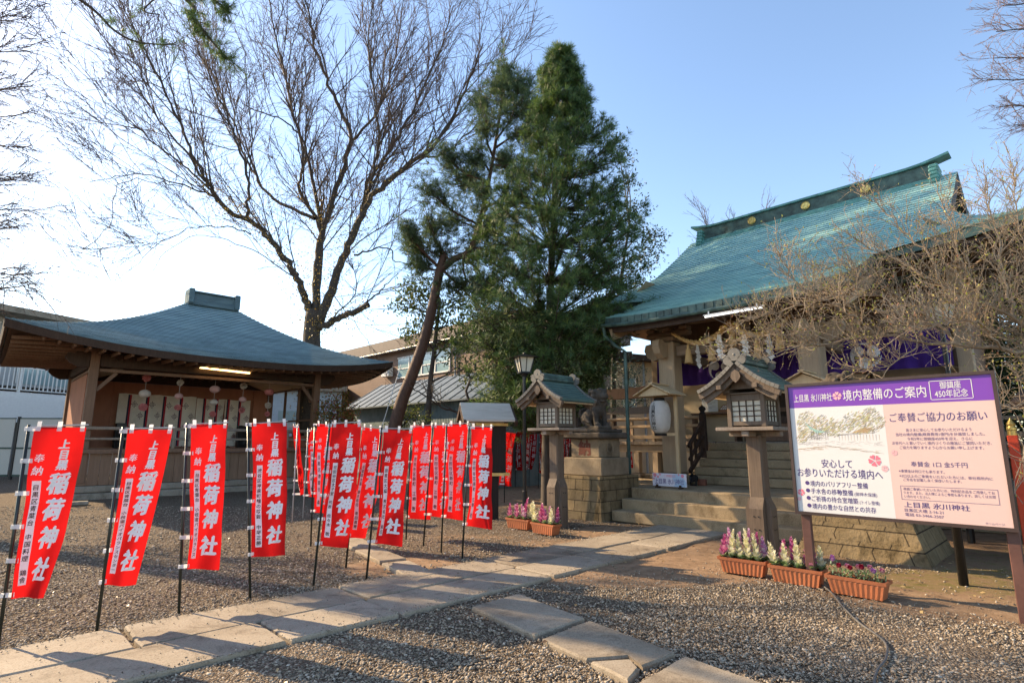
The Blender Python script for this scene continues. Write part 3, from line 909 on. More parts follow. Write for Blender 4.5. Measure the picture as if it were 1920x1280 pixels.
kp = MB(); kp.bbox(-1.9, 1.8, 2.24, 2.40, 4.17, 4.31, 0.01); kp.bbox(-0.25, 0.3, 2.22, 2.42, 3.706, 4.16, 0.08); kp.build("purlin", M['wood_beam'], hall)
# hall body
bd = MB()
for u in (-3.15, 0.95, 1.7, 3.55):
    bd = MB(); bd.bbox(u - 0.125, u + 0.125, 4.2, 4.45, 1.5, 4.95, 0.015); bd.build("hall_post", M['wood_tan'], hall)
wl = MB()
wl.box(-3.02, -1.12, 4.92, 4.99, 1.52, 3.6); wl.build("hall_wall", M['plaster'], hall)
wl = MB(); wl.box(1.83, 3.42, 4.92, 4.99, 1.52, 3.6); wl.build("hall_wall", M['plaster'], hall)
fr = MB()
fr.box(-3.25, -3.18, 4.93, 10.2, 1.52, 4.9); fr.box(3.6, 3.67, 4.46, 10.2, 1.52, 4.9); fr.box(-3.2, 3.62, 10.2, 10.27, 0.6, 4.9)
fr.box(-3.02, 3.42, 4.915, 5.0, 3.604, 4.9)
fr.box(-1.11, -0.95, 4.88, 5.0, 1.52, 3.6); fr.box(1.66, 1.82, 4.88, 5.0, 1.52, 3.6)
for z in (1.56, 2.3, 3.5): fr.box(-0.94, 1.65, 4.9, 4.96, z - 0.05, z + 0.05)
fr.build("hall_frame", M['wood_brown'], hall)
dr = MB()
for k in range(4):
    u0 = -0.93 + 0.645 * k
    dr.box(u0 + 0.01, u0 + 0.63, 4.968, 5.01, 1.62, 3.44)
    for j in range(5): dr.box(u0 + 0.06 + 0.12 * j, u0 + 0.085 + 0.12 * j, 4.955, 4.967, 1.63, 3.43)
dr.build("lattice_door", M['wood_dark'], hall)
lb = MB(); lb.bbox(-3.02, -1.88, 4.22, 4.42, 3.72, 3.98, 0.02); lb.bbox(-1.62, 0.82, 4.22, 4.42, 3.72, 3.98, 0.02); lb.bbox(1.83, 3.42, 4.22, 4.42, 3.72, 3.98, 0.02); lb.bbox(1.08, 1.57, 4.22, 4.42, 3.72, 3.98, 0.02)
lb.bbox(-3.3, 3.7, 4.2, 4.44, 4.954, 5.15, 0.02)
lb.build("hall_beam", M['wood_beam'], hall)
fl = MB()
for i in range(40):
    u = -4.6 + 9.2 * i / 40
    if -1.45 < u < 1.5: fl.bbox(u, u + 0.226, 3.86, 4.90, 1.45, 1.535, 0.006)
    else: fl.bbox(u, u + 0.226, 3.80, 4.90, 1.45, 1.535, 0.006)
for j in range(24):
    for s in (-1, 1):
        x0, x1 = (-4.6, -3.3) if s < 0 else (3.72, 4.62)
        fl.bbox(x0, x1, 4.91 + 0.225 * j, 5.13 + 0.225 * j, 1.45, 1.535, 0.006)
fl.build("veranda_floor", M['wood_grey'], hall)
for q in ((-4.5, -1.5, 3.9, 4.05), (1.55, 4.5, 3.9, 4.05), (-4.5, -4.35, 4.06, 10)):
    vb = MB(); vb.bbox(*q, 1.26, 1.444, 0.01); vb.build("veranda_beam", M['wood_tan'], hall)
for u in (-4.4, -3.68, -3.1, -2.4, 2.4, 3.3, 4.4):
    p = MB(); p.bbox(u - 0.08, u + 0.08, 3.9, 4.06, 0.7, 1.255, 0.01); p.bbox(u - 0.14, u + 0.14, 3.84, 4.12, 0.588, 0.697, 0.02); p.build("veranda_post", M['wood_tan'], hall)
# veranda railings and stair rails
def railing(u0, u1, v, name="veranda_railing"):
    r = MB()
    r.bbox(u0, u1, v - 0.045, v + 0.045, 1.60, 1.70, 0.01)
    r.bbox(u0, u1, v - 0.035, v + 0.035, 1.90, 1.97, 0.01)
    r.tube([(u0 - 0.1, v, 2.14), (u1 + 0.1, v, 2.14)], 0.045, 8)
    n = max(2, int(abs(u1 - u0) / 0.62) + 1)
    for i in range(n):
        u = u0 + 0.05 + (u1 - u0 - 0.1) * i / (n - 1)
        r.box(u - 0.04, u + 0.04, v - 0.04, v + 0.04, 1.54, 1.598); r.box(u - 0.04, u + 0.04, v - 0.034, v + 0.034, 1.702, 1.898); r.box(u - 0.035, u + 0.035, v - 0.03, v + 0.03, 1.972, 2.10)
    r.build(name, M['wood_tan'], hall)
railing(-4.5, -1.72, 3.9); railing(1.78, 4.5, 3.9)
for u in (-1.42, 1.5):
    r = MB()
    r.bbox(u - 0.065, u + 0.065, 3.3, 3.43, 1.15, 2.18, 0.01)
    r.beam((u, 2.62, 1.42), (u, 3.3, 1.98), 0.06, 0.075); r.beam((u, 2.62, 1.12), (u, 3.3, 1.66), 0.05, 0.06); r.beam((u, 2.62, 0.86), (u, 3.3, 1.36), 0.06, 0.09)
    for k in range(3):
        w = 2.72 + 0.22 * k
        r.box(u - 0.025, u + 0.025, w - 0.025, w + 0.025, 0.93 + 0.165 * k, 1.52 + 0.165 * k)
    sr = r.build("stair_rail", M['wood_dark'], hall)
    g_ = MB(); g_.lathe([(0.07, 0), (0.075, 0.02), (0.05, 0.05), (0.06, 0.075), (0.085, 0.12), (0.07, 0.165), (0.02, 0.20), (0.008, 0.225)], 14, c=(u, 3.365, 2.183)); g_.build("finial", M['wood_black'], sr, smooth=True)
# tube lamp under the eave
l_ = MB(); l_.tube([(-0.03, 1.0, 3.965), (1.11, 1.0, 3.965)], 0.016, 8); lamp = l_.build("tube_lamp", glow('cool lamp tube', (1.0, 0.97, 0.92), 1.0), hall)
l_ = MB(); l_.box(-0.06, 1.14, 0.985, 1.015, 3.99, 4.01)
for u in (0.05, 1.0): l_.box(u - 0.012, u + 0.012, 0.992, 1.008, 4.012, 4.07)
l_.build("lamp_holder", M['white_paint'], lamp)

# sacred rope with tassels and paper streamers, tied between the porch pillars
rope = thing("sacred_rope", "thick twisted straw rope with tassels and white zigzag papers hanging between porch pillars", "rope", sh(0, 2.02, 3.7), SHR)
def rz_(u):
    k = (u + 1.36) / 1.36 if u < 0 else (u) / 1.24
    return 0.26 - 0.30 * math.sin(math.pi * min(1, max(0, k))) ** 1.0 + (0.05 if abs(u) < 0.2 else 0)
tw = MB()
us = np.linspace(-1.36, 1.24, 90)
for s in range(3):
    pts, rad = [], []
    for i, u in enumerate(us):
        thick = 0.022 + 0.030 * math.sin(math.pi * i / 89) ** 0.8
        a = i * 0.62 + s * 2 * math.pi / 3
        pts.append((u, thick * 0.75 * math.cos(a), rz_(u) + thick * 0.75 * math.sin(a))); rad.append(thick * 0.78)
    tw.tube(pts, rad, 6)
tw.build("twisted_cord", M['straw'], rope, smooth=True)
for u in (-0.96, -0.42, 0.05, 0.55, 1.0):
    ts = MB(); z = rz_(u) - 0.06
    ts.lathe([(0.012, 0), (0.03, -0.03), (0.028, -0.08), (0.05, -0.14), (0.085, -0.42)], 14, c=(u, -0.03, z))
    for k in range(26):
        a = RNG.uniform(0, 6.28); r1 = RNG.uniform(0.07, 0.092)
        ts.tube([(u + 0.045 * math.cos(a), -0.03 + 0.045 * math.sin(a), z - 0.13), (u + r1 * math.cos(a), -0.03 + r1 * math.sin(a), z - 0.42 - RNG.uniform(0, 0.03))], 0.006, 4)
    ts.build("tassel", M['straw'], rope)
for u, tw_ in ((-0.72, 1.3), (-0.22, 0.15), (0.32, 0.5), (0.8, 0.9)):
    p = MB(); z = rz_(u) - 0.05; ca, sa = math.cos(tw_), math.sin(tw_)
    def F_(x, y): return (u + x * ca, -0.06 + x * sa + 0.004 * y, z + y)
    w = 0.10
    p.poly([F_(-0.03, 0), F_(0.03, 0), F_(0.05, -0.12), F_(-0.05, -0.12)])
    for k in range(4):
        x0 = -0.07 if k % 2 == 0 else 0.07
        y0 = -0.10 - 0.095 * k
        p.poly([F_(x0 * 0.2 - w * 0.7, y0 - 0.05), F_(x0 * 0.2 + w * 0.1, y0 + 0.03), F_(x0 * 0.2 + w * 0.9, y0 - 0.07), F_(x0 * 0.2 + w * 0.1, y0 - 0.15)])
    p.build("paper_streamer", M['paper'], rope)

# purple curtain across the front with the white crest
cur = thing("purple_curtain", "long purple shrine curtain with white round crests across the hall front", "curtain", sh(0, 4.08, 0), SHR)
def curt(u, z):
    f = 1 - (z - 2.95) / 0.8
    return (u, -0.03 + 0.05 * f * math.sin(u * 9.0 + 0.8 * math.sin(u * 3)) + 0.02 * math.sin(u * 23), z - 0.07 * abs(math.sin(u * 2.1)) * (1 - f) + (0.0))
c_ = MB(); c_.grid(lambda a, b: curt(-3.0 + 6.4 * a, 2.96 + 0.78 * b), 150, 8)
c_.build("curtain_cloth", M['purple'], cur, smooth=True)
for u in (-1.22, 1.95):
    e = MB()
    tomoe(e, lambda x, y, l: Vector(curt(u + x, 3.32 + y)) + Vector((0, -0.045, 0)), 0.40)
    e.build("crest", M['flag_white'], cur)

# ------------------------------------------------------------------ dance stage (local frame: x along its front, y into it)
STO, STR = Vector((-11.70, 15.47, 0)), R(44)
stage = thing("dance_stage", "open timber dance stage with a wide blue grey hipped roof", "stage", STO, STR)
def stw(x, y, z): return STO + Vector((math.cos(STR) * x - math.sin(STR) * y, math.sin(STR) * x + math.cos(STR) * y, z))
SL, SD = 6.62, 4.4       # post span, depth
EX0, EX1, EY0, EY1 = -1.97, 8.75, -1.45, 5.85
RX0, RX1, RY = 2.75, 4.25, 2.2
def prof(s):             # height of the roof for s = 0 at the eave .. 1 at the ridge, concave
    return 3.98 + (6.32 - 3.98) * (0.62 * s + 0.38 * s * s)
def up(k): return 0.46 * abs(k) ** 2.6
srf = MB()
def rp(side, a, s):
    """a in -1..1 along an eave, s in 0..1 up the slope"""
    x0, x1 = EX0 + (RX0 - EX0) * s, EX1 + (RX1 - EX1) * s
    y0, y1 = EY0 + (RY - EY0) * s, EY1 + (RY - EY1) * s
    z = prof(s) + up(a) * (1 - s) ** 2.2
    if side == 0: return (x0 + (x1 - x0) * (a + 1) / 2, y0, z)
    if side == 1: return (x1, y0 + (y1 - y0) * (a + 1) / 2, z)
    if side == 2: return (x1 + (x0 - x1) * (a + 1) / 2, y1, z)
    return (x0, y1 + (y0 - y1) * (a + 1) / 2, z)
NS = 38
for side in range(4):
    na = 24
    for i in range(NS):
        s0, s1 = i / NS, (i + 1) / NS
        for k in range(na):
            a0, a1 = 2 * k / na - 1, 2 * (k + 1) / na - 1
            P = [Vector(rp(side, a0, s0)), Vector(rp(side, a1, s0)), Vector(rp(side, a1, s1)), Vector(rp(side, a0, s1))]
            Lw = ((EX1 - EX0) if side % 2 == 0 else (EY1 - EY0)) / 2 * (1 - s0 * 0.8)
            dz = Vector((0, 0, 0.024))
            srf.poly([P[0] + dz, P[1] + dz, P[2], P[3]], [(a0 * Lw + 20, i + 0.02), (a1 * Lw + 20, i + 0.02), (a1 * Lw + 20, i + 0.98), (a0 * Lw + 20, i + 0.98)])
            srf.poly([P[0], P[1], P[1] + dz, P[0] + dz], [(a0 * Lw + 20, i), (a1 * Lw + 20, i), (a1 * Lw + 20, i + 0.01), (a0 * Lw + 20, i + 0.01)])
srf.build("roof", M['cu_stage'], stage)
fb = MB(); so_ = MB(); ra = MB()
for side in range(4):
    n = Vector(((0, -1, 0), (1, 0, 0), (0, 1, 0), (-1, 0, 0))[side])
    pts = [Vector(rp(side, a, 0)) for a in np.linspace(-1, 1, 25)]
    for p, q in zip(pts, pts[1:]):
        z = Vector((0, 0, 1)); t1 = 0.20
        fb.hexa([p - z * t1 - n * 0.07, q - z * t1 - n * 0.07, q - z * t1 - n * 0.02, p - z * t1 - n * 0.02, p - n * 0.07 - z * 0.006, q - n * 0.07 - z * 0.006, q - z * 0.006 + n * 0.012, p - z * 0.006 + n * 0.012])
    def us_(a, s):
        p = Vector(rp(side, a * 0.985, 0.02 + s)); return p - Vector((0, 0, 0.20 + 0.5 * s))
    so_.grid(lambda a, b: us_(2 * a - 1, 0.36 * b), 20, 5)
    m = 30 if side % 2 == 0 else 22
    for i in range(m):
        a = -0.93 + 1.86 * (i + 0.5) / m
        e = us_(a, 0.02)
        if side % 2 == 0: f = (e.x * 0.98 + 0.02 * 3.3, e.y + (1.9 if side == 0 else -1.9))
        else: f = (e.x + (-1.9 if side == 1 else 1.9), e.y * 0.98 + 0.02 * 2.2)
        if abs(a) > 0.72:    # corner rafters stay short of the hip
            k = 1 - (abs(a) - 0.72) / 0.28 * 0.75
            f = (e.x + (f[0] - e.x) * k, e.y + (f[1] - e.y) * k)
        ra.beam(e - Vector((0, 0, 0.05)), (f[0], f[1], e.z - 0.05 - 0.10 + 0.18), 0.06, 0.085)
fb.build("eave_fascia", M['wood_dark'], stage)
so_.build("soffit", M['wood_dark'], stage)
ra.build("rafter_row", M['wood_brown'], stage)
rk = MB()
rk.bbox(RX0 - 0.08, RX1 + 0.08, RY - 0.24, RY + 0.24, 6.22, 6.40, 0.02); rk.bbox(RX0, RX1, RY - 0.16, RY + 0.16, 6.404, 6.66, 0.02)
rk.bbox(RX0 - 0.05, RX1 + 0.05, RY - 0.23, RY + 0.23, 6.664, 6.72, 0.02)
for x in (RX0, RX1): rk.bbox(x - 0.09, x + 0.09, RY - 0.3, RY + 0.3, 6.25, 6.78, 0.03)
rk.build("ridge_cap", M['cu_stage'], stage)
for x in (0.06, SL - 0.06):
    for y in (0.06, SD - 0.06):
        p = MB(); p.bbox(x - 0.11, x + 0.11, y - 0.11, y + 0.11, 0.42, 4.02, 0.012); p.build("stage_post", M['wood_brown'], stage)
bmx = MB()
bmx.bbox(0.18, SL - 0.18, -0.05, 0.17, 3.60, 4.02, 0.03)
bmx.bbox(0.18, SL - 0.18, SD - 0.17, SD + 0.05, 3.60, 4.02, 0.03)
bmx.bbox(-0.05, 0.17, 0.18, SD - 0.18, 3.60, 4.02, 0.03); bmx.bbox(SL - 0.17, SL + 0.05, 0.18, SD - 0.18, 3.60, 4.02, 0.03)
bmx.build("carved_beam", M['wood_dark'], stage)
for x, s in ((-0.06, -1), (SL + 0.06, 1)):      # scrolled beam ends
    for yy in (0.06, SD - 0.06):
        p = MB()
        pr = [(0.0, 3.58), (0.22, 3.56), (0.42, 3.66), (0.55, 3.80), (0.50, 3.93), (0.36, 3.92), (0.30, 3.99), (0.0, 4.0)]
        b = len(p.v)
        for k in (-0.09, 0.09):
            for a, z in pr: p.v.append((x + s * a, yy + k, z))
        n = len(pr)
        p.face([b + i for i in range(n)]); p.face([b + n + i for i in range(n)][::-1])
        for i in range(n): p.face((b + i, b + n + i, b + n + (i + 1) % n, b + (i + 1) % n))
        p.build("beam_nosing", M['wood_dark'], stage)
cvd = MB()     # scroll carving on the front beam
for cx, s in ((0.75, 1), (SL - 0.75, -1), (SL / 2, 1)):
    for r0, ox in ((0.12, 0), (0.08, 0.26), (0.07, -0.24)):
        pts = [(cx + s * ox + r0 * (1 - 0.11 * k) * math.cos(k * 0.8), -0.06, 3.80 + r0 * (1 - 0.11 * k) * math.sin(k * 0.8)) for k in range(9)]
        cvd.tube(pts, 0.017, 5)
cvd.build("scroll_carving", M['wood_dark'], stage)
li = MB()
li.bbox(0.18, SL - 0.18, 0.0, 0.12, 3.47, 3.56, 0.008); li.bbox(0.0, 0.12, 0.18, SD - 0.18, 3.47, 3.56, 0.008); li.bbox(SL - 0.12, SL, 0.18, SD - 0.18, 3.47, 3.56, 0.008)
for x, s in ((0.17, 1), (SL - 0.17, -1)):
    li.beam((x, 0.06, 2.95), (x + s * 0.42, 0.06, 3.46), 0.07, 0.10)
    li.beam((x, 0.2, 2.95), (x, 0.66, 3.46), 0.07, 0.10)
li.build("lintel", M['wood_brown'], stage)
wk = MB()
wk.box(0.17, SL - 0.17, SD - 0.10, SD - 0.04, 1.34, 3.59)
wk.box(0.02, 0.08, 0.9, SD - 0.17, 1.34, 3.46)
wk.box(SL - 0.08, SL - 0.02, 0.2, SD - 0.2, 1.34, 1.75)
wk.box(0.1, SL - 0.1, 0.15, SD - 0.12, 4.03, 4.09)
for x in (1.25, 5.95): wk.box(x - 0.05, x + 0.05, SD - 0.14, SD - 0.105, 1.34, 3.59)
wk.box(0.18, SL - 0.18, SD - 0.135, SD - 0.103, 3.18, 3.24)
wk.build("inner_wall", M['wood_red'], stage)
wf = MB()
for y in (0.25, 1.5, 2.75, SD - 0.28): wf.box(SL - 0.09, SL - 0.01, y - 0.035, y + 0.035, 1.752, 3.46)
for y0, y1 in ((0.287, 1.463), (1.537, 2.713), (2.787, SD - 0.32)): wf.box(SL - 0.08, SL - 0.02, y0, y1, 2.28, 2.34)
wf.build("window_frame", M['wood_brown'], stage)
cp = MB(); cp.grid(lambda a, b: (SL - 0.2 - 0.9 * b, 0.2 + 3.95 * a, 3.50 + 0.32 * b), 6, 2); cp.grid(lambda a, b: (0.2 + 0.9 * b, 0.2 + 3.95 * a, 3.50 + 0.32 * b), 6, 2)
cp.build("ceiling_board", M['plaster'], stage)
dk = MB()
dk.bbox(-0.18, SL + 0.18, -0.18, SD + 0.18, 1.22, 1.335, 0.015); dk.build("stage_floor", M['wood_brown'], stage)
for y, a, b in ((-0.12, None, None),):
    rl = MB()
    for z0, z1, w in ((1.86, 1.945, 0.05), (1.58, 1.645, 0.035)):
        rl.bbox(-0.2, SL + 0.2, -0.14 - w + 0.05, -0.14 + w + 0.05, z0, z1, 0.01)
        rl.bbox(SL + 0.12 - w, SL + 0.12 + w, 0.0, SD, z0 + 0.001, z1 + 0.001, 0.01)
    for i in range(7):
        x = -0.1 + (SL + 0.2) * i / 6
        rl.box(x - 0.04, x + 0.04, -0.125, -0.055, 1.337, 1.578); rl.box(x - 0.04, x + 0.04, -0.12, -0.06, 1.647, 1.858)
    for i in range(1, 4):
        y_ = SD * i / 4
        rl.box(SL + 0.085, SL + 0.155, y_ - 0.04, y_ + 0.04, 1.337, 1.579); rl.box(SL + 0.09, SL + 0.15, y_ - 0.04, y_ + 0.04, 1.647, 1.859)
    rl.build("stage_railing", M['wood_grey'], stage)
sk = MB()
for i in range(26):
    x = -0.05 + (SL + 0.1) * i / 26; w = (SL + 0.1) / 26
    sk.bbox(x + 0.003, x + w - 0.003, -0.03 - 0.004 * (i % 2), 0.0, 0.36, 1.215, 0.006)
for i in range(18):
    y = 0.02 + (SD - 0.04) * i / 18; w = (SD - 0.04) / 18
    sk.bbox(SL + 0.0, SL + 0.03 + 0.004 * (i % 2), y + 0.003, y + w - 0.003, 0.36, 1.215, 0.006); sk.bbox(-0.03 - 0.004 * (i % 2), 0.0, y + 0.003, y + w - 0.003, 0.36, 1.215, 0.006)
sk.build("skirt_panel", M['wood_skirt'], stage)
bs = MB(); bs.bbox(-0.22, SL + 0.25, -0.22, SD + 0.25, -0.35, 0.16, 0.03); bs.bbox(-0.08, SL + 0.1, -0.08, SD + 0.1, 0.165, 0.35, 0.03); bs.build("concrete_base", M['concrete'], stage)
l_ = MB(); l_.tube([(2.66, -0.2, 3.79), (4.15, -0.2, 3.74)], 0.024, 8); lamp = l_.build("tube_lamp", glow('warm lamp tube', (1.0, 0.60, 0.22), 3.2), stage)
l_ = MB(); l_.hexa([(2.6, -0.20, 3.815), (4.2, -0.20, 3.765), (4.2, -0.056, 3.765), (2.6, -0.056, 3.815), (2.6, -0.20, 3.86), (4.2, -0.20, 3.81), (4.2, -0.056, 3.81), (2.6, -0.056, 3.86)]); l_.build("lamp_holder", M['white_paint'], lamp)

# notice taped to the skirt
o = thing("paper_notice", "white printed notice taped to the wooden stage skirt below the railing", "notice", stw(1.42, -0.04, 0.86), STR)
m = MB(); m.grid(lambda a, b: (-0.2 + 0.4 * a, -0.004 - 0.006 * math.sin(a * 7 + b * 3), -0.2 + 0.4 * b), 6, 6); m.build("sheet", M['paper'], o)
m = MB()
for i in range(11): m.box(-0.16, -0.16 + RNG.uniform(0.2, 0.31), -0.016, -0.0145, 0.13 - 0.03 * i, 0.137 - 0.03 * i)
m.build("print_lines", M['ink'], o)

# curtains behind the stage
def crest(mb, fn, cx, cz, s):
    for i in range(-2, 3):
        for j in range(-2, 3):
            if abs(i) + abs(j) > 2: continue
            x, z = cx + i * s * 0.95, cz + j * s * 1.15
            mb.poly([fn(x - s * 0.42, z), fn(x, z - s * 0.5), fn(x + s * 0.42, z), fn(x, z + s * 0.5)])
for k, (x0, x1, lab) in enumerate(((1.35, 3.78, "left"), (3.80, 5.72, "right"))):
    n = "four" if k == 0 else "three"
    o = thing("stage_curtain", ("wider pale curtain with striped bands and maroon crests, behind the left half of the stage" if k == 0 else "narrower pale curtain with striped bands and a slit, behind the right half of the stage"), "curtain", stw((x0 + x1) / 2, SD - 0.3, 0), STR, "pale curtains at the back of the stage")
    hw_ = (x1 - x0) / 2
    def cf(x, z, k=k): 
        f = 1 - (z - 1.36) / 1.85
        return (x, 0.02 * math.sin(x * 11 + k) + 0.035 * f * math.sin(x * 5.2 + 1.3 * k) - 0.02, z - 0.03 * abs(math.sin(x * 3.1)) * (1 - f))
    m = MB()
    if k == 0: m.grid(lambda a, b: cf(-hw_ + 2 * hw_ * a, 1.38 + 1.82 * b), 50, 10)
    else:
        m.grid(lambda a, b: cf(-hw_ + (hw_ - 0.06 + 0.08 * b) * a, 1.38 + 1.78 * b), 30, 10)
        m.grid(lambda a, b: cf(0.09 - 0.06 * b + (hw_ - 0.09 + 0.06 * b) * a, 1.38 + 1.78 * b), 30, 10)
    m.build("curtain_cloth", M['curtain'], o, smooth=True)
    st1, st2, cr = MB(), MB(), MB()
    npan = 4 if k == 0 else 4
    wd = 2 * hw_ / (npan + 0.55)
    for i in range(npan):
        xs = -hw_ + wd * (0.62 + i)
        g1 = lambda x, z: Vector(cf(x, z)) + Vector((0, -0.008, 0))
        st1.grid(lambda a, b: g1(xs - 0.05 + 0.05 * a, 1.39 + 1.78 * b), 1, 10)
        st2.grid(lambda a, b: g1(xs + 0.052 * a, 1.39 + 1.78 * b), 1, 10)
        for j in range(4):
            crest(cr, g1, xs + wd * 0.28, 2.85 - 0.78 * j, 0.045); crest(cr, g1, xs + wd * 0.66, 2.46 - 0.78 * j if j < 3 else 1.75, 0.045)
    st1.build("dark_band", M['navy'], o); st2.build("red_band", M['red_stripe'], o); cr.build("crest_print", M['crest'], o)

# hanging garlands of paper balls and lanterns along the stage front
def pompom(mb, c, r, seed):
    rr = random.Random(seed)
    for k in range(46):
        d = Vector((rr.gauss(0, 1), rr.gauss(0, 1), rr.gauss(0, 1))).normalized()
        a = d.orthogonal().normalized(); b = d.cross(a)
        p = Vector(c) + d * r * 0.55
        q = [p + (a * math.cos(t) + b * math.sin(t)) * r * rr.uniform(0.32, 0.5) + d * r * rr.uniform(0.1, 0.42) for t in np.linspace(0, 6.28, 7)[:-1]]
        for i in range(6): mb.poly([p - d * r * 0.1, q[i], q[(i + 1) % 6]])
def plant_(mb, c, r, seed):
    prof_ = [(max(0.012, r * math.sin(math.pi * i / 14)) * (1.0 if i % 2 else 0.975), -0.76 * r * math.cos(math.pi * i / 14)) for i in range(15)]
    mb.lathe(prof_, 18, c=c)
GAR = [(275, [('p', 707.8, 7.6, 'pom_pink'), ('l', 738, 10, 'pom_white'), ('p', 763, 7.6, 'pom_pink')], "leftmost garland, pink ball over a big cream lantern and pink ball"),
       (338, [('p', 717, 6.2, 'pom_white'), ('l', 742.6, 7.4, 'pom_pale'), ('p', 764, 6.0, 'pom_pink')], "second garland from the left, small cream ball over pale pink lantern"),
       (403, [('l', 729.5, 9.2, 'pom_pale'), ('l', 754, 7.4, 'pom_white'), ('p', 776, 6.0, 'pom_pink')], "middle garland with two lanterns, pink over cream, and a pink ball"),
       (457, [('p', 723.6, 6.6, 'pom_white'), ('l', 749, 6.8, 'pom_pale'), ('p', 769, 5.8, 'pom_pink')], "fourth garland from the left, cream ball over a pink lantern at curtain edge"),
       (504.5, [('l', 734.8, 8.2, 'pom_pink'), ('p', 759.7, 6.2, 'pom_white'), ('p', 775.8, 5.2, 'pom_pink')], "rightmost garland, pink lantern over cream and pink balls, beside window")]
def st_solve(px, py, y):
    d = Vector(ray(px, py)); dx, dy = Vector((math.cos(STR), math.sin(STR), 0)), Vector((-math.sin(STR), math.cos(STR), 0))
    o = Vector((0, 0, CAMH)) - STO
    t = (y - o.dot(dy)) / d.dot(dy)
    return o.dot(dx) + d.dot(dx) * t, CAMH + d.z * t, t * d.y
for gi, (px, items, lab) in enumerate(GAR):
    yl = 0.7 if gi < 4 else 0.9
    x, z0, Y = st_solve(px, items[0][1], yl)
    o = thing("paper_garland", lab, "garland", stw(x, yl, 3.6), STR, "paper ball garlands hanging over the stage")
    m = MB(); zl = z0
    for j, (kind, py, r, mat) in enumerate(items):
        x2, z, Y = st_solve(px, py, yl)
        r = r * Y / FPX
        mb = MB()
        (pompom if kind == 'p' else plant_)(mb, (0, 0, z - 3.6), r, gi * 10 + j)
        mb.build("paper_ball" if kind == 'p' else "paper_lantern", M[mat], o)
        zl = z
    m.tube([(0, 0, -0.02), (0, 0, zl - 3.6)], 0.004, 4); m.build("string", M['paper'], o)

# loudspeakers on the stage
for x, h, lab in ((1.45, 0.62, "black loudspeaker on a stand left of the curtains on the stage"), (5.35, 0.62, "black loudspeaker cabinet in front of the right stage curtain")):
    o = thing("loudspeaker", lab, "speaker", stw(x, SD - 0.75, 1.337), STR)
    m = MB(); m.bbox(-0.17, 0.17, -0.14, 0.14, 0.0, h, 0.02); m.bbox(-0.15, 0.15, -0.13, 0.13, h + 0.004, h + 0.2, 0.02); m.build("cabinet", M['black_metal'], o)
    m = MB(); m.bbox(-0.14, 0.14, -0.152, -0.142, 0.04, h - 0.04, 0.003); m.build("grille", M['wood_black'], o)
    m = MB(); m.lathe([(0.1, 0), (0.09, 0.012), (0.03, 0.0), (0.02, 0.01)], 14, M=Matrix.Translation((0, -0.154, 0.2)) @ Matrix.Rotation(R(90), 4, 'X')); m.build("cone", M['black_metal'], o)

# ------------------------------------------------------------------ buildings around the precinct
# pale school-like block on the far left
AZ = R(20)
B0 = at(-60, 700, 30); B0.z = 0
blk = thing("balcony_building", "long pale grey building with white railed balcony behind the stage on the far left", "building", B0, R(90) - AZ)
# local x runs away from the camera along the facade, +y is to the left (behind the facade)
zr = at(0, 586, 31.5).z; zb = at(0, 690, 31.5).z; zs = at(0, 745, 31.5).z; zs2 = at(0, 783, 31.5).z; zg = at(0, 792, 31.5).z
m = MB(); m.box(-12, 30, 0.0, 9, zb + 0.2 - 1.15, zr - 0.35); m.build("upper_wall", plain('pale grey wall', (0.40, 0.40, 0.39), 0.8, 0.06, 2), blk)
m = MB(); m.box(-12.5, 30.5, -1.9, 9.5, zr - 0.345, zr); m.build("roof", M['concrete'], blk)
m = MB(); m.box(-12, 30, -1.7, -0.004, zs, zs + 0.25); m.box(-12, 30, -1.74, -1.50, zg, zs - 0.004); m.build("balcony_slab", M['white_paint'], blk)
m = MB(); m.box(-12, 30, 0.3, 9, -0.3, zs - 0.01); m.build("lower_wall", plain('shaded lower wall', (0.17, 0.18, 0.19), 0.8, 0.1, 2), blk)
for i in range(8):
    m = MB(); m.box(-10 + 5 * i, -9.6 + 5 * i, -1.45, -1.1, -0.3, zg - 0.006); m.build("pillar", M['concrete'], blk)
m = MB()
m.box(-12, 30, -1.66, -1.60, zb - 0.08, zb); m.box(-12, 30, -1.65, -1.61, zs + 0.36, zs + 0.42)
for i in range(190): m.box(-12 + 0.22 * i, -11.95 + 0.22 * i, -1.648, -1.612, zs + 0.424, zb - 0.084)
for i in range(16): m.box(-12 + 2.7 * i, -11.9 + 2.7 * i, -1.69, -1.57, zs + 0.254, zb + 0.03)
m.build("balcony_railing", M['white_paint'], blk)
for i in range(9):
    m = MB(); x = -11 + 4.4 * i; m.box(x, x + 3.2, -0.05, 0.1, zb - 0.8, zr - 0.75); w = m.build("window", M['glass'], blk)
    m = MB()
    for k in range(4): m.box(x - 0.03 + 1.06 * k, x + 0.03 + 1.06 * k, -0.09, -0.055, zb - 0.8, zr - 0.75)
    m.box(x - 0.05, x + 3.25, -0.1, -0.052, zr - 0.745, zr - 0.66); m.build("frame", M['white_paint'], w)

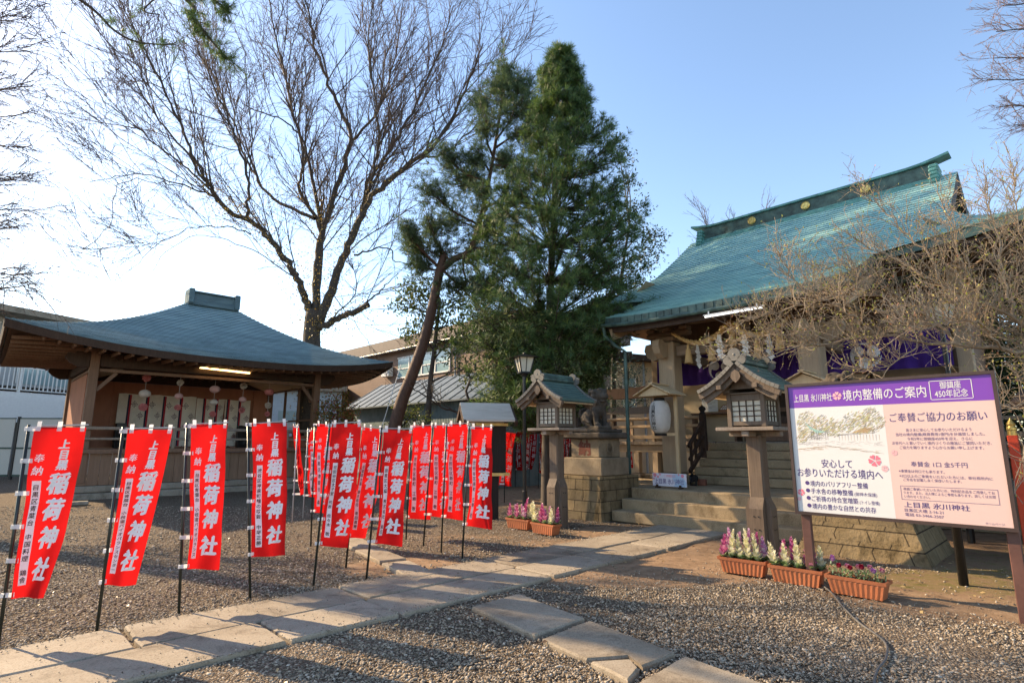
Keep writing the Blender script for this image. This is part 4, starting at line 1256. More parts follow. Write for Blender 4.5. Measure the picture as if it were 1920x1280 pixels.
# mesh fence panels left of the stage
fo = at(-60, 888, 24.0); fo.z = 0
fz = 2.55
fen = thing("mesh_fence", "grey mesh fence with dark green frames left of the stage", "fence", fo, R(2))
t = NT('pale woven fence mesh'); v = t.coord(); br = t.n("ShaderNodeTexWave"); br.inputs["Scale"].default_value = 14; br.inputs["Distortion"].default_value = 2.0; t.l(v, br.inputs["Vector"])
t.col(t.ramp(br.outputs["Fac"], [(0.2, (0.36, 0.345, 0.30)), (0.8, (0.62, 0.60, 0.53))])); t.set(Roughness=0.8)
for i in range(3):
    m = MB(); x = -1.0 + 2.7 * i; m.box(x + 0.09, x + 2.60, -0.015, 0.015, 0.2, fz - 0.05); m.build("panel", MATS['pale woven fence mesh'], fen)
    m = MB(); m.box(x + 0.085, x + 2.605, -0.03, 0.03, fz - 0.046, fz); m.box(x + 0.085, x + 2.605, -0.03, 0.03, 0.12, 0.196); m.box(x + 0.085, x + 2.605, -0.028, -0.018, 1.25, 1.32); m.build("rail", plain('dark green rail %d' % i, (0.03, 0.06, 0.045), 0.5), fen)
    m = MB(); m.box(x, x + 0.08, -0.05, 0.05, 0.0, fz + 0.05); m.build("fence_post", M['black_metal'], fen)

# brown sided house with a long window band
def sframe(px, Y):  # point at pixel column and depth on the ground
    p = at(px, 800, Y); p.z = 0; return p
hb = sframe(905, 27.0)
house = thing("brown_house", "brown sided house with long upper window band behind the leaning pine", "house", hb, SHR + math.pi)
# local x runs to the left and away, +y towards the camera; facade at y = 0
def hsolve(px, py):
    d = Vector(ray(px, py)); a = SHR + math.pi
    dx, dy = Vector((math.cos(a), math.sin(a), 0)), Vector((-math.sin(a), math.cos(a), 0))
    o = Vector((0, 0, CAMH)) - hb
    t = -o.dot(dy) / d.dot(dy)
    return o.dot(dx) + d.dot(dx) * t, CAMH + d.z * t
x0, zt = hsolve(860, 612); x1, zt1 = hsolve(660, 655)
wx0, wz1 = hsolve(845, 655); wx1, wz0 = hsolve(745, 708); _, wzt = hsolve(745, 672)
m = MB(); m.box(-2.5, x1 + 2.0, -8, 0, -0.3, wz1 + 0.5); m.build("wall", M['siding'], house)
m = MB(); m.hexa([(-3, -8.2, wz1 + 0.505), (x1 + 2.4, -8.2, wz1 + 0.505), (x1 + 2.4, 0.5, wz1 + 0.505), (-3, 0.5, wz1 + 0.505), (-3, -8.2, zt + 1.0), (x1 + 2.4, -8.2, zt + 1.0), (x1 + 2.4, 0.45, zt), (-3, 0.45, zt)]); m.build("roof", plain('dark brown roofing', (0.085, 0.06, 0.048), 0.7, 0.2, 3), house)
nw = 4; wl_ = (wx1 - wx0) / nw
for i in range(nw):
    xa = wx0 + wl_ * i
    m = MB(); m.box(xa + 0.06, xa + wl_ - 0.06, -0.02, 0.02, wz0, wz1); w = m.build("window", M['glass'], house)
    m = MB(); m.box(xa - 0.02, xa + 0.055, -0.01, 0.06, wz0 - 0.06, wz1 + 0.06); m.box(xa + 0.06, xa + wl_ - 0.025, -0.01, 0.06, wz1 + 0.005, wz1 + 0.08); m.box(xa + 0.06, xa + wl_ - 0.025, -0.01, 0.06, wz0 - 0.08, wz0 - 0.005); m.box(xa + 0.06, xa + wl_ - 0.065, 0.022, 0.05, wz0 + 0.42 * (wz1 - wz0), wz0 + 0.42 * (wz1 - wz0) + 0.05); m.build("frame", M['white_paint'], w)
m = MB()
for x in (wx0 - 0.5, x1 + 0.6): m.tube([(x, 0.07, 0), (x, 0.07, wz1 + 0.45)], 0.05, 8)
m.tube([(-2.4, 0.42, wz1 + 0.46), (x1 + 1.9, 0.42, wz1 + 0.46)], 0.07, 8); m.build("drain_pipe", M['grey_metal'], house)
m = MB(); m.bbox(wx1 + 0.4, wx1 + 1.2, 0.02, 0.36, wz0 + 0.1, wz0 + 0.72, 0.03); ac = m.build("air_conditioner", M['white_paint'], house)
m = MB(); m.lathe([(0.22, 0), (0.23, 0.02), (0.05, 0.02)], 16, M=Matrix.Translation((wx1 + 0.7, 0.362, wz0 + 0.41)) @ Matrix.Rotation(R(-90), 4, 'X')); m.build("fan_grille", M['grey_metal'], ac)
xw, zw1 = hsolve(722, 735); xw2, zw0 = hsolve(708, 765)
m = MB(); m.box(xw, xw2, -0.02, 0.02, zw0, zw1); w = m.build("window", M['glass'], house)
m = MB(); m.box(xw - 0.06, xw2 + 0.06, 0.022, 0.05, zw0 - 0.07, zw0); m.box(xw - 0.06, xw2 + 0.06, 0.022, 0.05, zw1, zw1 + 0.06); m.build("frame", M['white_paint'], w)

# metal shed in front of it
sb = sframe(880, 20.0)
shed = thing("metal_shed", "old blue green corrugated metal shed with grey roof beside the leaning pine", "shed", sb, SHR + math.pi)
hb_keep = hb; hb = sb
a0, z0_ = hsolve(880, 745); a1, z1_ = hsolve(745, 735); a2, _ = hsolve(662, 800)
_, ze = hsolve(800, 745); 
ze = 3.2
t = NT('weathered corrugated metal'); v = t.coord(); wv = t.n("ShaderNodeTexWave"); wv.inputs["Scale"].default_value = 3.2; t.l(v, wv.inputs["Vector"])
nz = t.noise(v, 2.0, 6, 0.7)
t.col(t.ramp(nz, [(0.3, (0.06, 0.09, 0.095)), (0.55, (0.13, 0.18, 0.185)), (0.75, (0.20, 0.18, 0.14))])); t.set(Roughness=0.6); t.bump(wv.outputs["Fac"], 0.5, 0.04)
m = MB(); m.box(-1.0, a2, -3.2, 0, -0.2, ze - 0.05); m.build("wall", MATS['weathered corrugated metal'], shed)
m = MB(); m.poly([(a2 + 0.002, -3.2, ze - 0.05), (a2 + 0.002, 0, ze - 0.05), (a2 + 0.002, -1.6, ze + 0.95)]); m.build("gable_wall", MATS['weathered corrugated metal'], shed)
m = MB()
for s, ya, yb in ((1, 0.35, -1.6), (-1, -3.55, -1.6)):
    za = ze - 0.22
    q = [(-1.3, ya, za), (a2 + 0.35, ya, za), (a2 + 0.35, yb, ze + 1.0), (-1.3, yb, ze + 1.0)]
    b = [(x, y, z + 0.06) for x, y, z in q]
    m.hexa((q + b) if s > 0 else (q[::-1] + b[::-1]))
    for k in range(16):
        x = -1.2 + (a2 + 1.5) * k / 15
        m.beam((x, ya, za + 0.075), (x, yb, ze + 1.075), 0.05, 0.03)
m.build("roof", plain('grey sheet roof', (0.09, 0.115, 0.13), 0.5, 0.35, 2), shed)
m = MB(); m.box(a2 - 0.3, a2 + 0.5, -1.0, -0.2, 2.3, 2.36); m.build("awning", M['black_metal'], shed)
hb = hb_keep

# plastered house behind the left end of the veranda
hp = at(1150, 800, 24); hp.z = 0
h2 = thing("plaster_house", "beige plastered house with dark flat eaves behind the left end of the veranda", "house", hp, R(-12))
m = MB(); m.box(0, 7, 0, 5, -0.3, 4.9); m.build("wall", M['plaster'], h2)
m = MB(); m.hexa([(0.9, -0.5, 4.95), (7.4, -0.5, 4.2), (7.4, 5.4, 4.2), (0.9, 5.4, 4.95), (0.9, -0.5, 5.2), (7.4, -0.5, 4.42), (7.4, 5.4, 4.42), (0.9, 5.4, 5.2)]); m.box(-0.5, 0.895, -0.8, 5.4, 4.95, 5.25); m.build("roof", M['wood_dark'], h2)
for x in (0.5, 1.9, 2.6):
    m = MB(); m.box(x, x + 0.45, -0.02, 0.04, 2.9, 4.2); w = m.build("window", M['glass'], h2)
    m = MB(); m.box(x - 0.06, x - 0.002, -0.05, 0.02, 2.85, 4.25); m.box(x + 0.452, x + 0.51, -0.05, 0.02, 2.85, 4.25); m.build("frame", M['white_paint'], w)
m = MB(); m.tube([(1.35, -0.08, 0), (1.35, -0.08, 4.9)], 0.05, 8); m.build("drain_pipe", M['grey_metal'], h2)

# pale office block glimpsed through the stage window, and dark store on the right
fb_ = at(540, 800, 34); fb_.z = 0
o = thing("pale_house", "pale blue grey house glimpsed through the stage side window", "house", fb_, R(15))
m = MB(); m.box(-4, 3, 0, 5, -0.3, 4.6); m.build("wall", plain('pale blue wall', (0.35, 0.42, 0.47), 0.8, 0.06), o)
m = MB(); m.box(-4.3, 3.3, -0.4, 5.3, 4.605, 5.0); m.build("roof", M['concrete'], o)
for x in (-2.6, -0.6, 1.2):
    m = MB(); m.box(x, x + 1.1, -0.05, 0.02, 2.4, 3.4); m.build("window", M['glass'], o)
o = thing("wooden_store", "dark shaded wooden store behind the right edge of the sign board", "shed", sh(6.05, 1.3), SHR)
m = MB(); m.box(-1.4, 2.2, 0, 2.5, 0.0, 2.0)
for i in range(9): m.box(-1.38 + 0.4 * i, -1.34 + 0.4 * i, -0.03, -0.004, 0.05, 1.95)
m.build("wall", M['wood_black'], o)
m = MB(); m.hexa([(-1.7, -0.5, 1.95), (2.5, -0.5, 1.95), (2.5, 2.8, 2.45), (-1.7, 2.8, 2.45), (-1.7, -0.5, 2.05), (2.5, -0.5, 2.05), (2.5, 2.8, 2.55), (-1.7, 2.8, 2.55)]); m.build("roof", M['wood_dark'], o)
m = MB(); m.bbox(-1.3, 0.9, -1.0, -0.6, 0.0, 0.42, 0.02); m.build("bench", M['wood_grey'], o)

# timber gate of the small shrine beside the veranda
tg = at(1163, 800, 18.5); tg.z = 0
o = thing("torii_gate", "plain brown timber torii gate behind the stone lion dog and veranda", "torii", tg, R(-30))
for x in (-1.15, 1.15):
    m = MB(); m.tube([(x * 1.08, 0, 0), (x, 0, 3.0)], [0.13, 0.11], 12); m.build("gate_post", M['wood_grey'], o)
m = MB()
for i in range(12):
    u0, u1 = -1.75 + 3.5 * i / 12, -1.75 + 3.5 * (i + 1) / 12
    f = lambda u: 3.08 + 0.05 * u * u
    m.beam((u0, 0, f(u0)), (u1, 0, f(u1)), 0.24, 0.34, ext=0.004)
m.build("top_beam", M['wood_brown'], o)
m = MB(); m.bbox(-1.5, 1.5, -0.06, 0.06, 2.42, 2.64, 0.01); m.build("tie_beam", M['wood_grey'], o)

# ------------------------------------------------------------------ timber votive lanterns
def wooden_lantern(label, pos, post_h, shoulder):
    """local x along the shrine front, y into the precinct; gable faces -y"""
    o = thing("wooden_lantern", label, "lantern", pos, SHR, "timber lanterns either side of the steps")
    m = MB()
    w0, w1 = 0.175, 0.105
    for k, (a, b) in enumerate(((0, shoulder), )):
        m.bbox(-w1, w1, -w1, w1, -0.15, post_h, 0.02)
        for s in (-1, 1):   # thick cheek boards bolted to the foot, tapering into the post
            for ax in (0, 1):
                pr = [(w1 + 0.002, -0.15), (w0, -0.15), (w0, shoulder - 0.02), (w1 + 0.002, shoulder + 0.13)]
                b0 = len(m.v)
                for t_ in (-w1 + 0.012, w1 - 0.012):
                    for r, z in pr:
                        m.v.append((s * r, t_, z) if ax == 0 else (t_, s * r, z))
                m.face([b0 + i for i in range(4)]); m.face([b0 + 4 + i for i in range(4)][::-1])
                for i in range(4): m.face((b0 + i, b0 + 4 + i, b0 + 4 + (i + 1) % 4, b0 + (i + 1) % 4))
    post = m.build("post", M['wood_lant'], o)
    m = MB()
    for s in (-1, 1):
        for z in (0.35, shoulder - 0.12):
            m.tube([(s * 0.03, -w0 - 0.001, z), (s * 0.03, -w0 - 0.009, z)], 0.009, 6); m.tube([(w0 + 0.001, s * 0.03, z), (w0 + 0.009, s * 0.03, z)], 0.009, 6)
    m.build("bolt_heads", M['black_metal'], post)
    z = post_h
    m = MB()
    m.bbox(-0.40, 0.40, -0.38, 0.38, z + 0.045, z + 0.095, 0.006)
    m.bbox(-0.36, 0.36, -0.05, 0.05, z - 0.03, z + 0.042, 0.008); m.bbox(-0.05, 0.05, -0.345, -0.052, z - 0.032, z + 0.041, 0.008); m.bbox(-0.05, 0.05, 0.052, 0.345, z - 0.032, z + 0.041, 0.008)
    m.build("shelf", M['wood_grey'], o)
    m = MB()
    zb, zt = z + 0.10, z + 0.57
    for sx in (-1, 1):
        for sy in (-1, 1): m.bbox(sx * 0.235 - 0.032, sx * 0.235 + 0.032, sy * 0.235 - 0.032, sy * 0.235 + 0.032, zb, zt, 0.006)
    for s in (-1, 1):
        for za, zc in ((zb + 0.02, zb + 0.075), (zt - 0.11, zt - 0.02)):
            m.box(-0.20, 0.20, s * 0.235 - 0.022, s * 0.235 + 0.022, za, zc); m.box(s * 0.235 - 0.022, s * 0.235 + 0.022, -0.20, 0.20, za, zc)
        m.box(s * 0.235 - 0.05, s * 0.235 + 0.05, -0.34, 0.34, zt + 0.002, zt + 0.05)
    m.box(-0.3, 0.3, -0.295, -0.235, zt - 0.018, zt + 0.0); m.box(-0.3, 0.3, 0.235, 0.295, zt - 0.018, zt)
    body = m.build("lamp_box", M['wood_lant'], o)
    for a in range(4):
        Mx = Matrix.Rotation(a * math.pi / 2, 4, 'Z')
        m = MB(); m.box(-0.20, 0.20, -0.232, -0.226, zb + 0.076, zt - 0.112, Mx); m.build("paper_pane", M['shoji'], body)
        m = MB()
        for i in range(1, 4): m.box(-0.20 + 0.1 * i - 0.006, -0.20 + 0.1 * i + 0.006, -0.246, -0.234, zb + 0.077, zt - 0.113, Mx)
        hh = (zt - 0.112 - zb - 0.076)
        for i in range(1, 4): m.box(-0.199, 0.199, -0.244, -0.236, zb + 0.076 + hh * i / 4 - 0.006, zb + 0.076 + hh * i / 4 + 0.006, Mx)
        m.build("lattice", M['wood_dark'], body)
    # curved gable roof
    EV, RH = zt + 0.03, 0.40
    def rz(x):
        k = 1 - abs(x) / 0.56
        return EV + RH * (0.55 * k + 0.45 * k * k)
    rf_ = MB()
    ns = 9
    for s in (-1, 1):
        for i in range(ns):
            xa, xb = 0.56 * (1 - i / ns), 0.56 * (1 - (i + 1) / ns)
            za, zc = rz(xa), rz(xb)
            q = [(s * xa, -0.48, za + 0.012), (s * xa, 0.48, za + 0.012), (s * xb, 0.48, zc), (s * xb, -0.48, zc)]
            uvq = [(0, i + .02), (0.96, i + .02), (0.96, i + .98), (0, i + .98)]
            if s < 0: q.reverse(); uvq.reverse()
            rf_.poly(q, uvq)
            d = [(x, y, zz - 0.045) for x, y, zz in q]
            rf_.poly(d[::-1])
            e = [(s * xa, -0.48, za + 0.012), (s * xa, 0.48, za + 0.012), (s * xa, 0.48, za - 0.045), (s * xa, -0.48, za - 0.045)]
            rf_.poly(e if s < 0 else e[::-1])
    roof = rf_.build("roof", M['cu_lantern'], o)
    for yy in (-0.46, 0.46):
        m = MB()
        for s in (-1, 1):
            pts = [(s * x, yy, rz(x) - 0.075) for x in np.linspace(0.555, 0.0, 10)]
            for p, q in zip(pts, pts[1:]): m.beam(p, q, 0.07, 0.075, ext=0.004)
            pts = [(s * x, yy * 0.93, rz(x) - 0.15) for x in np.linspace(0.50, 0.0, 9)]
            for p, q in zip(pts, pts[1:]): m.beam(p, q, 0.045, 0.085, ext=0.004)
        m.build("bargeboard", M['wood_lant'], roof)
    m = MB()
    for yy in (-0.505, 0.505):      # tile rolls along the verge
        m = MB()
        for s in (-1, 1):
            pts = [(s * x, yy * 0.985, rz(x) - 0.004) for x in np.linspace(0.565, 0.02, 11)]
            for p, q in zip(pts, pts[1:]): m.beam(p, Vector(p).lerp(Vector(q), 0.93), 0.07, 0.05)
        m.build("verge_tiles", M['grey_tile'], roof)
    m = MB()
    for s in (-1, 1):
        for i in range(22):
            y = -0.44 + 0.88 * i / 21
            m.beam((s * 0.27, y, rz(0.27) - 0.11), (s * 0.56, y, rz(0.56) - 0.068), 0.018, 0.022)
    m.build("rafter_ends", M['wood_new'], roof)
    m = MB()
    m.hexa([(-0.2, -0.29, zt + 0.051), (0.2, -0.29, zt + 0.051), (0.2, 0.29, zt + 0.051), (-0.2, 0.29, zt + 0.051), (-0.02, -0.29, rz(0) - 0.12), (0.02, -0.29, rz(0) - 0.12), (0.02, 0.29, rz(0) - 0.12), (-0.02, 0.29, rz(0) - 0.12)])
    pr = [(-0.07, -0.10), (-0.045, -0.14), (0, -0.18), (0.045, -0.14), (0.07, -0.10), (0.05, -0.03), (0, 0), (-0.05, -0.03)]
    m.prism([(x, z2 + rz(0) - 0.13) for x, z2 in pr], 0.03, Matrix.Translation((0, -0.52, 0)))
    for s in (-1, 1): m.bbox(s * 0.25 - 0.035, s * 0.25 + 0.035, -0.52, -0.45, zt + 0.04, zt + 0.10, 0.004)
    m.build("gable_board", M['wood_lant'], roof)
    m = MB()
    zr_ = rz(0)
    m.bbox(-0.075, 0.075, -0.47, 0.47, zr_ - 0.03, zr_ + 0.03, 0.012); m.bbox(-0.055, 0.055, -0.47, 0.47, zr_ + 0.032, zr_ + 0.065, 0.01); m.tube([(0, -0.46, zr_ + 0.08), (0, 0.46, zr_ + 0.08)], 0.035, 8)
    m.build("ridge", M['cu_dark'], roof)
    for yy in (-0.52, 0.49):
        m = MB()
        m.lathe([(0.055, 0), (0.09, 0.0), (0.09, 0.035), (0.05, 0.035)], 16, M=Matrix.Translation((0, yy + 0.035, zr_ + 0.08)) @ Matrix.Rotation(R(90), 4, 'X'))
        m.ball((0, yy + 0.02, zr_ + 0.08), 0.03, 8, 6)
        for s in (-1, 1):
            m.lathe([(0.03, 0), (0.06, 0), (0.06, 0.03), (0.03, 0.03)], 12, M=Matrix.Translation((s * 0.10, yy + 0.03, zr_ + 0.0)) @ Matrix.Rotation(R(90), 4, 'X'))
            m.tube([(s * 0.04, yy + 0.02, zr_ + 0.03), (s * 0.12, yy + 0.02, zr_ + 0.07), (s * 0.165, yy + 0.02, zr_ + 0.04)], 0.02, 6)
        m.build("ridge_ornament", M['grey_tile'], roof)
    return o
M['grey_tile'] = plain('pale grey tile', (0.15, 0.14, 0.12), 0.7, 0.2, 12)
M['cu_lantern'] = copper('lantern copper roofing', (0.045, 0.085, 0.072), (0.068, 0.125, 0.105), (0.12, 0.185, 0.15), (0.025, 0.035, 0.03), bw=0.32, rough=0.6)
wooden_lantern("weathered timber lantern with small copper roof between planters and lion dog plinth", sh(-2.0, -1.28), 1.68, 0.72)
wooden_lantern("taller looking timber lantern with copper roof standing just left of the sign board", sh(1.76, -1.32), 1.62, 0.64)

# ------------------------------------------------------------------ stone lion dogs on plinths
def remesh(name, mb, mat, parent, voxel=0.02, smooth=True):
    me = bpy.data.meshes.new("tmp"); me.from_pydata(mb.v, [], mb.f)
    ob = bpy.data.objects.new("tmp", me); COL.objects.link(ob)
    md = ob.modifiers.new("r", 'REMESH'); md.mode = 'VOXEL'; md.voxel_size = voxel
    sm = ob.modifiers.new("s", 'SMOOTH'); sm.factor = 0.5; sm.iterations = 2
    dg = bpy.context.evaluated_depsgraph_get(); dg.update()
    m2 = bpy.data.meshes.new_from_object(ob.evaluated_get(dg)); m2.name = name
    bpy.data.objects.remove(ob); bpy.data.meshes.remove(me)
    return link_mesh(name, m2, mat, parent, smooth)
def lion_dog(label, pos, rz, s=1.0):
    """seated, looks along local +x"""
    o = thing("stone_lion_dog", label, "statue", pos, rz, "stone lion dogs on plinths")
    m = MB()
    S = lambda *p: tuple(q * s for q in p)
    def el(c, r, sc=(1, 1, 1)): m.ball(S(*c), r * s, 12, 8, sc)
    m.bbox(*S(-0.34, 0.34, -0.19, 0.19, 0.0, 0.07), 0.01)
    el((-0.14, 0, 0.25), 0.19, (1.1, 0.95, 1.0)); el((0.0, 0, 0.36), 0.17, (1, 0.95, 1.15)); el((0.10, 0, 0.43), 0.16, (0.95, 1, 1.15))
    m.tube([S(-0.14, 0, 0.24), S(0.02, 0, 0.40), S(0.12, 0, 0.56), S(0.15, 0, 0.68)], [0.18 * s, 0.17 * s, 0.15 * s, 0.13 * s], 12)
    for k in (-1, 1):
        m.tube([S(0.13, 0.10 * k, 0.48), S(0.17, 0.115 * k, 0.28), S(0.19, 0.115 * k, 0.10)], [0.085 * s, 0.06 * s, 0.055 * s], 10)
        el((0.23, 0.115 * k, 0.10), 0.065, (1.35, 1, 0.75))
        el((-0.14, 0.13 * k, 0.22), 0.135, (1.15, 0.6, 1.0))
        m.tube([S(-0.10, 0.15 * k, 0.22), S(0.02, 0.16 * k, 0.14), S(-0.10, 0.15 * k, 0.10)], [0.08 * s, 0.065 * s, 0.05 * s], 8)
        el((0.0, 0.155 * k, 0.095), 0.06, (1.6, 0.9, 0.7))
    el((0.20, 0, 0.74), 0.155, (1.0, 0.95, 0.95)); el((0.31, 0, 0.69), 0.095, (1.1, 1.15, 0.85)); el((0.30, 0, 0.60), 0.065, (1.1, 1.1, 0.6)); el((0.385, 0, 0.735), 0.035, (0.8, 1.3, 0.8))
    for k in (-1, 1):
        el((0.29, 0.065 * k, 0.795), 0.038); el((0.27, 0.07 * k, 0.835), 0.04, (1.4, 1.2, 0.6))
        m.tube([S(0.14, 0.12 * k, 0.80), S(0.06, 0.175 * k, 0.79), S(0.03, 0.18 * k, 0.70)], [0.045 * s, 0.05 * s, 0.02 * s], 7)
    rr = random.Random(4)
    for k in range(34):
        a = rr.uniform(1.0, 5.28); h = rr.uniform(0.48, 0.86)
        rad = 0.15 + 0.03 * math.sin((h - 0.48) * 8)
        el((0.13 + rad * math.cos(a), rad * math.sin(a), h), rr.uniform(0.035, 0.055))
    for k in range(5):
        m.tube([S(-0.30, 0.03 * (k - 2), 0.20), S(-0.36, 0.05 * (k - 2), 0.36), S(-0.31 + 0.02 * k, 0.07 * (k - 2), 0.50 - 0.03 * abs(k - 2))], [0.05 * s, 0.055 * s, 0.02 * s], 7)
    b = remesh("body", m, M['carved'], o, 0.014 * s)
    return o
def plinth(label, u, v, char, h0, w0, flare):
    o = thing("stone_plinth", label, "plinth", sh(u, v), SHR, "stone plinths of the lion dogs")
    m = MB()
    d0 = 1.35
    def course(z0, z1, wa, wb):
        Pb = [(-wa, -0.0 - (wa - w0), z0), (wa, -(wa - w0), z0), (wa, d0, z0), (-wa, d0, z0)]
        Pt = [(-wb, -(wb - w0), z1), (wb, -(wb - w0), z1), (wb, d0, z1), (-wb, d0, z1)]
        P = [Vector(p) for p in Pb + Pt]
        for a, b, c, d, L in ((0, 1, 5, 4, 2 * wa), (1, 2, 6, 5, d0), (2, 3, 7, 6, 2 * wa), (3, 0, 4, 7, d0)):
            m.poly([P[a], P[b], P[c], P[d]], [(0.1 * a, z0 + 3), (L + 0.1 * a, z0 + 3), (L + 0.1 * a, z1 + 3), (0.1 * a, z1 + 3)])
        m.poly([P[4], P[5], P[6], P[7]], [(0, 0.05), (0.3, 0.05), (0.3, 0.15), (0, 0.15)])
    nc = 4
    for i in range(nc):
        f = lambda z: w0 + flare * (1 - z / h0) ** 2.2
        za, zb = h0 * i / nc, h0 * (i + 1) / nc
        if i == 0: za = -0.1
        course(za + (0.002 if i else 0), zb, f(max(0, za)), f(zb))
    m.build("block_base", M['blocks'], o)
    z = h0 + 0.003
    m = MB(); m.bbox(-0.50, 0.50, 0.10, 1.05, z, z + 0.36, 0.02); m.build("lower_block", M['pedstone'], o)
    m = MB(); m.bbox(-0.37, 0.37, 0.2, 0.92, z + 0.363, z + 0.74, 0.015); dado = m.build("dado", M['pedstone'], o)
    m = MB()
    for q_, (dx, dy) in enumerate(((0, 0), (0.012, 0.004), (-0.010, -0.006), (0.0, 0.012))): put_char(m, char, lambda x, y: (x + dx, 0.197 - 0.0006 * q_, z + 0.555 + y + dy), 0, 0, 0.33, 0.34, 0.01)
    b = len(m.v); m.v += [(x, yv + 0.008, zz) for x, yv, zz in m.v[:b]]
    m.build("carved_character", plain('red brown carved letters', (0.13, 0.038, 0.022), 0.8, 0.2), dado)
    m = MB(); m.lathe([(0.13, 0), (0.135, 0.012), (0.10, 0.012), (0.085, 0.0)], 18, M=Matrix.Translation((0.374, 0.56, z + 0.56)) @ Matrix.Rotation(R(90), 4, 'Y')); m.build("round_boss", M['pedstone'], dado)
    m = MB(); m.bbox(-0.50, 0.50, 0.07, 1.05, z + 0.743, z + 0.87, 0.03); m.bbox(-0.42, 0.42, 0.14, 0.98, z + 0.873, z + 0.94, 0.02); m.build("cap", M['carved'], o)
    return z + 0.94
zt_ = plinth("stone plinth with red carved character left of the steps, carrying a lion dog", -2.33, -0.22, "納", 0.84, 0.52, 0.04)
lion_dog("dark stone lion dog seated on the plinth left of the shrine steps", sh(-2.33, 0.34, zt_ - 0.004), SHR + R(-12), 0.99)
zt_ = plinth("broad flared stone block plinth half hidden behind the sign board", 2.72, -0.45, "奉", 0.84, 0.56, 0.26)
lion_dog("stone lion dog whose curly head shows above the sign board", sh(2.62, 0.1, zt_ - 0.004), SHR + math.pi + R(15), 0.88)

# ------------------------------------------------------------------ information sign board
sg = thing("sign_board", "large purple and pink information board on brown posts in front of the shrine", "sign board", sh(3.63, -2.72), SHR)
BW, BZ0, BZ1 = 1.76, 0.775, 2.115
m = MB()
for a, b, c, d in ((-BW / 2 - 0.03, BW / 2 + 0.03, BZ1, BZ1 + 0.03), (-BW / 2 - 0.03, BW / 2 + 0.03, BZ0 - 0.03, BZ0), (-BW / 2 - 0.03, -BW / 2, BZ0 + 0.001, BZ1 - 0.001), (BW / 2, BW / 2 + 0.03, BZ0 + 0.001, BZ1 - 0.001)):
    m.box(a, b, -0.03, 0.03, c, d)
m.build("frame", M['board_brown'], sg)
lw = 0.895   # width of the white left panel
def panel(nm, x0, x1, z0, z1, mat, y=-0.012):
    m = MB(); m.box(x0, x1, y, 0.012, z0, z1); return m.build(nm, mat, sg)
PUR = (0.17, 0.045, 0.36)
M['sg_purple'] = plain('printed purple', PUR, 0.35, 0.02, bump=0); M['sg_white'] = plain('printed white', (0.62, 0.605, 0.595), 0.35, 0.01, bump=0); M['sg_pink'] = plain('printed pale pink', (0.62, 0.44, 0.40), 0.35, 0.01, bump=0)
M['sg_ink'] = plain('printed dark purple', (0.075, 0.045, 0.17), 0.4, 0.02, bump=0); M['sg_pk2'] = plain('printed blossom pink', (0.70, 0.16, 0.22), 0.4, 0.05, bump=0); M['sg_pk3'] = plain('printed pale blossom', (0.75, 0.38, 0.40), 0.4, 0.05, bump=0)
HZ = BZ1 - 0.235
panel("header_panel", -BW / 2 + 0.001, BW / 2 - 0.001, HZ, BZ1 - 0.001, M['sg_purple'])
panel("left_panel", -BW / 2 + 0.001, -BW / 2 + lw, BZ0 + 0.001, HZ - 0.0005, M['sg_white'])
panel("right_panel", -BW / 2 + lw + 0.0005, BW / 2 - 0.001, BZ0 + 0.001, HZ - 0.0005, M['sg_pink'])
def bf(x, y): return (-BW / 2 + x, -0.0135, BZ1 - y)      # x from the left edge, y down from the top
def txt(mb, s, x, y, size, w=0.0, width=None, align='l'):
    put_text(mb, s, lambda a, b: bf(a, y - b), x, 0.0, size, w, align, width)
def blossom(mb, cx, cy, r, rot=0.0, lay=0.0):
    for k in range(5):
        a = rot + k * 2 * math.pi / 5
        pts = []
        for q in np.linspace(-1, 1, 7):
            rr_ = r * (1.0 - 0.10 * abs(q) ** 2 if abs(q) > 0.15 else 0.86)
            pts.append((rr_, 0.52 * q))
        poly = [(cx + 0.12 * r * math.cos(a), cy + 0.12 * r * math.sin(a))] + [(cx + rr_ * math.cos(a + da), cy + rr_ * math.sin(a + da)) for rr_, da in pts]
        mb.poly([Vector(bf(x, y)) + Vector((0, -0.0006 - lay, 0)) for x, y in poly])
w1 = MB()
txt(w1, "上目黒 氷川神社", 0.055, 0.165, 0.09, 0.02, width=0.385)
txt(w1, "境内整備のご案内", 0.545, 0.17, 0.12, 0.028, width=0.72)
txt(w1, "御鎮座", 1.455, 0.105, 0.075, 0.02, width=0.16, align='c'); txt(w1, "450年記念", 1.455, 0.185, 0.078, 0.02, width=0.25, align='c')
for x0, x1, y0, y1 in ((1.30, 1.61, 0.030, 0.036), (1.30, 1.61, 0.206, 0.212), (1.294, 1.30, 0.036, 0.206), (1.61, 1.616, 0.036, 0.206)):
    w1.poly([bf(x0, y1), bf(x1, y1), bf(x1, y0), bf(x0, y0)])
w1.build("header_lettering", M['sg_white'], sg)
bl = MB(); blossom(bl, 0.49, 0.125, 0.045, -0.3); bl.build("header_blossom", M['sg_pk3'], sg)
ik = MB()
txt(ik, "安心して", 0.42, 0.865, 0.095, 0.012, width=0.29, align='c')
txt(ik, "お参りいただける境内へ", 0.425, 0.965, 0.098, 0.012, width=0.80, align='c')
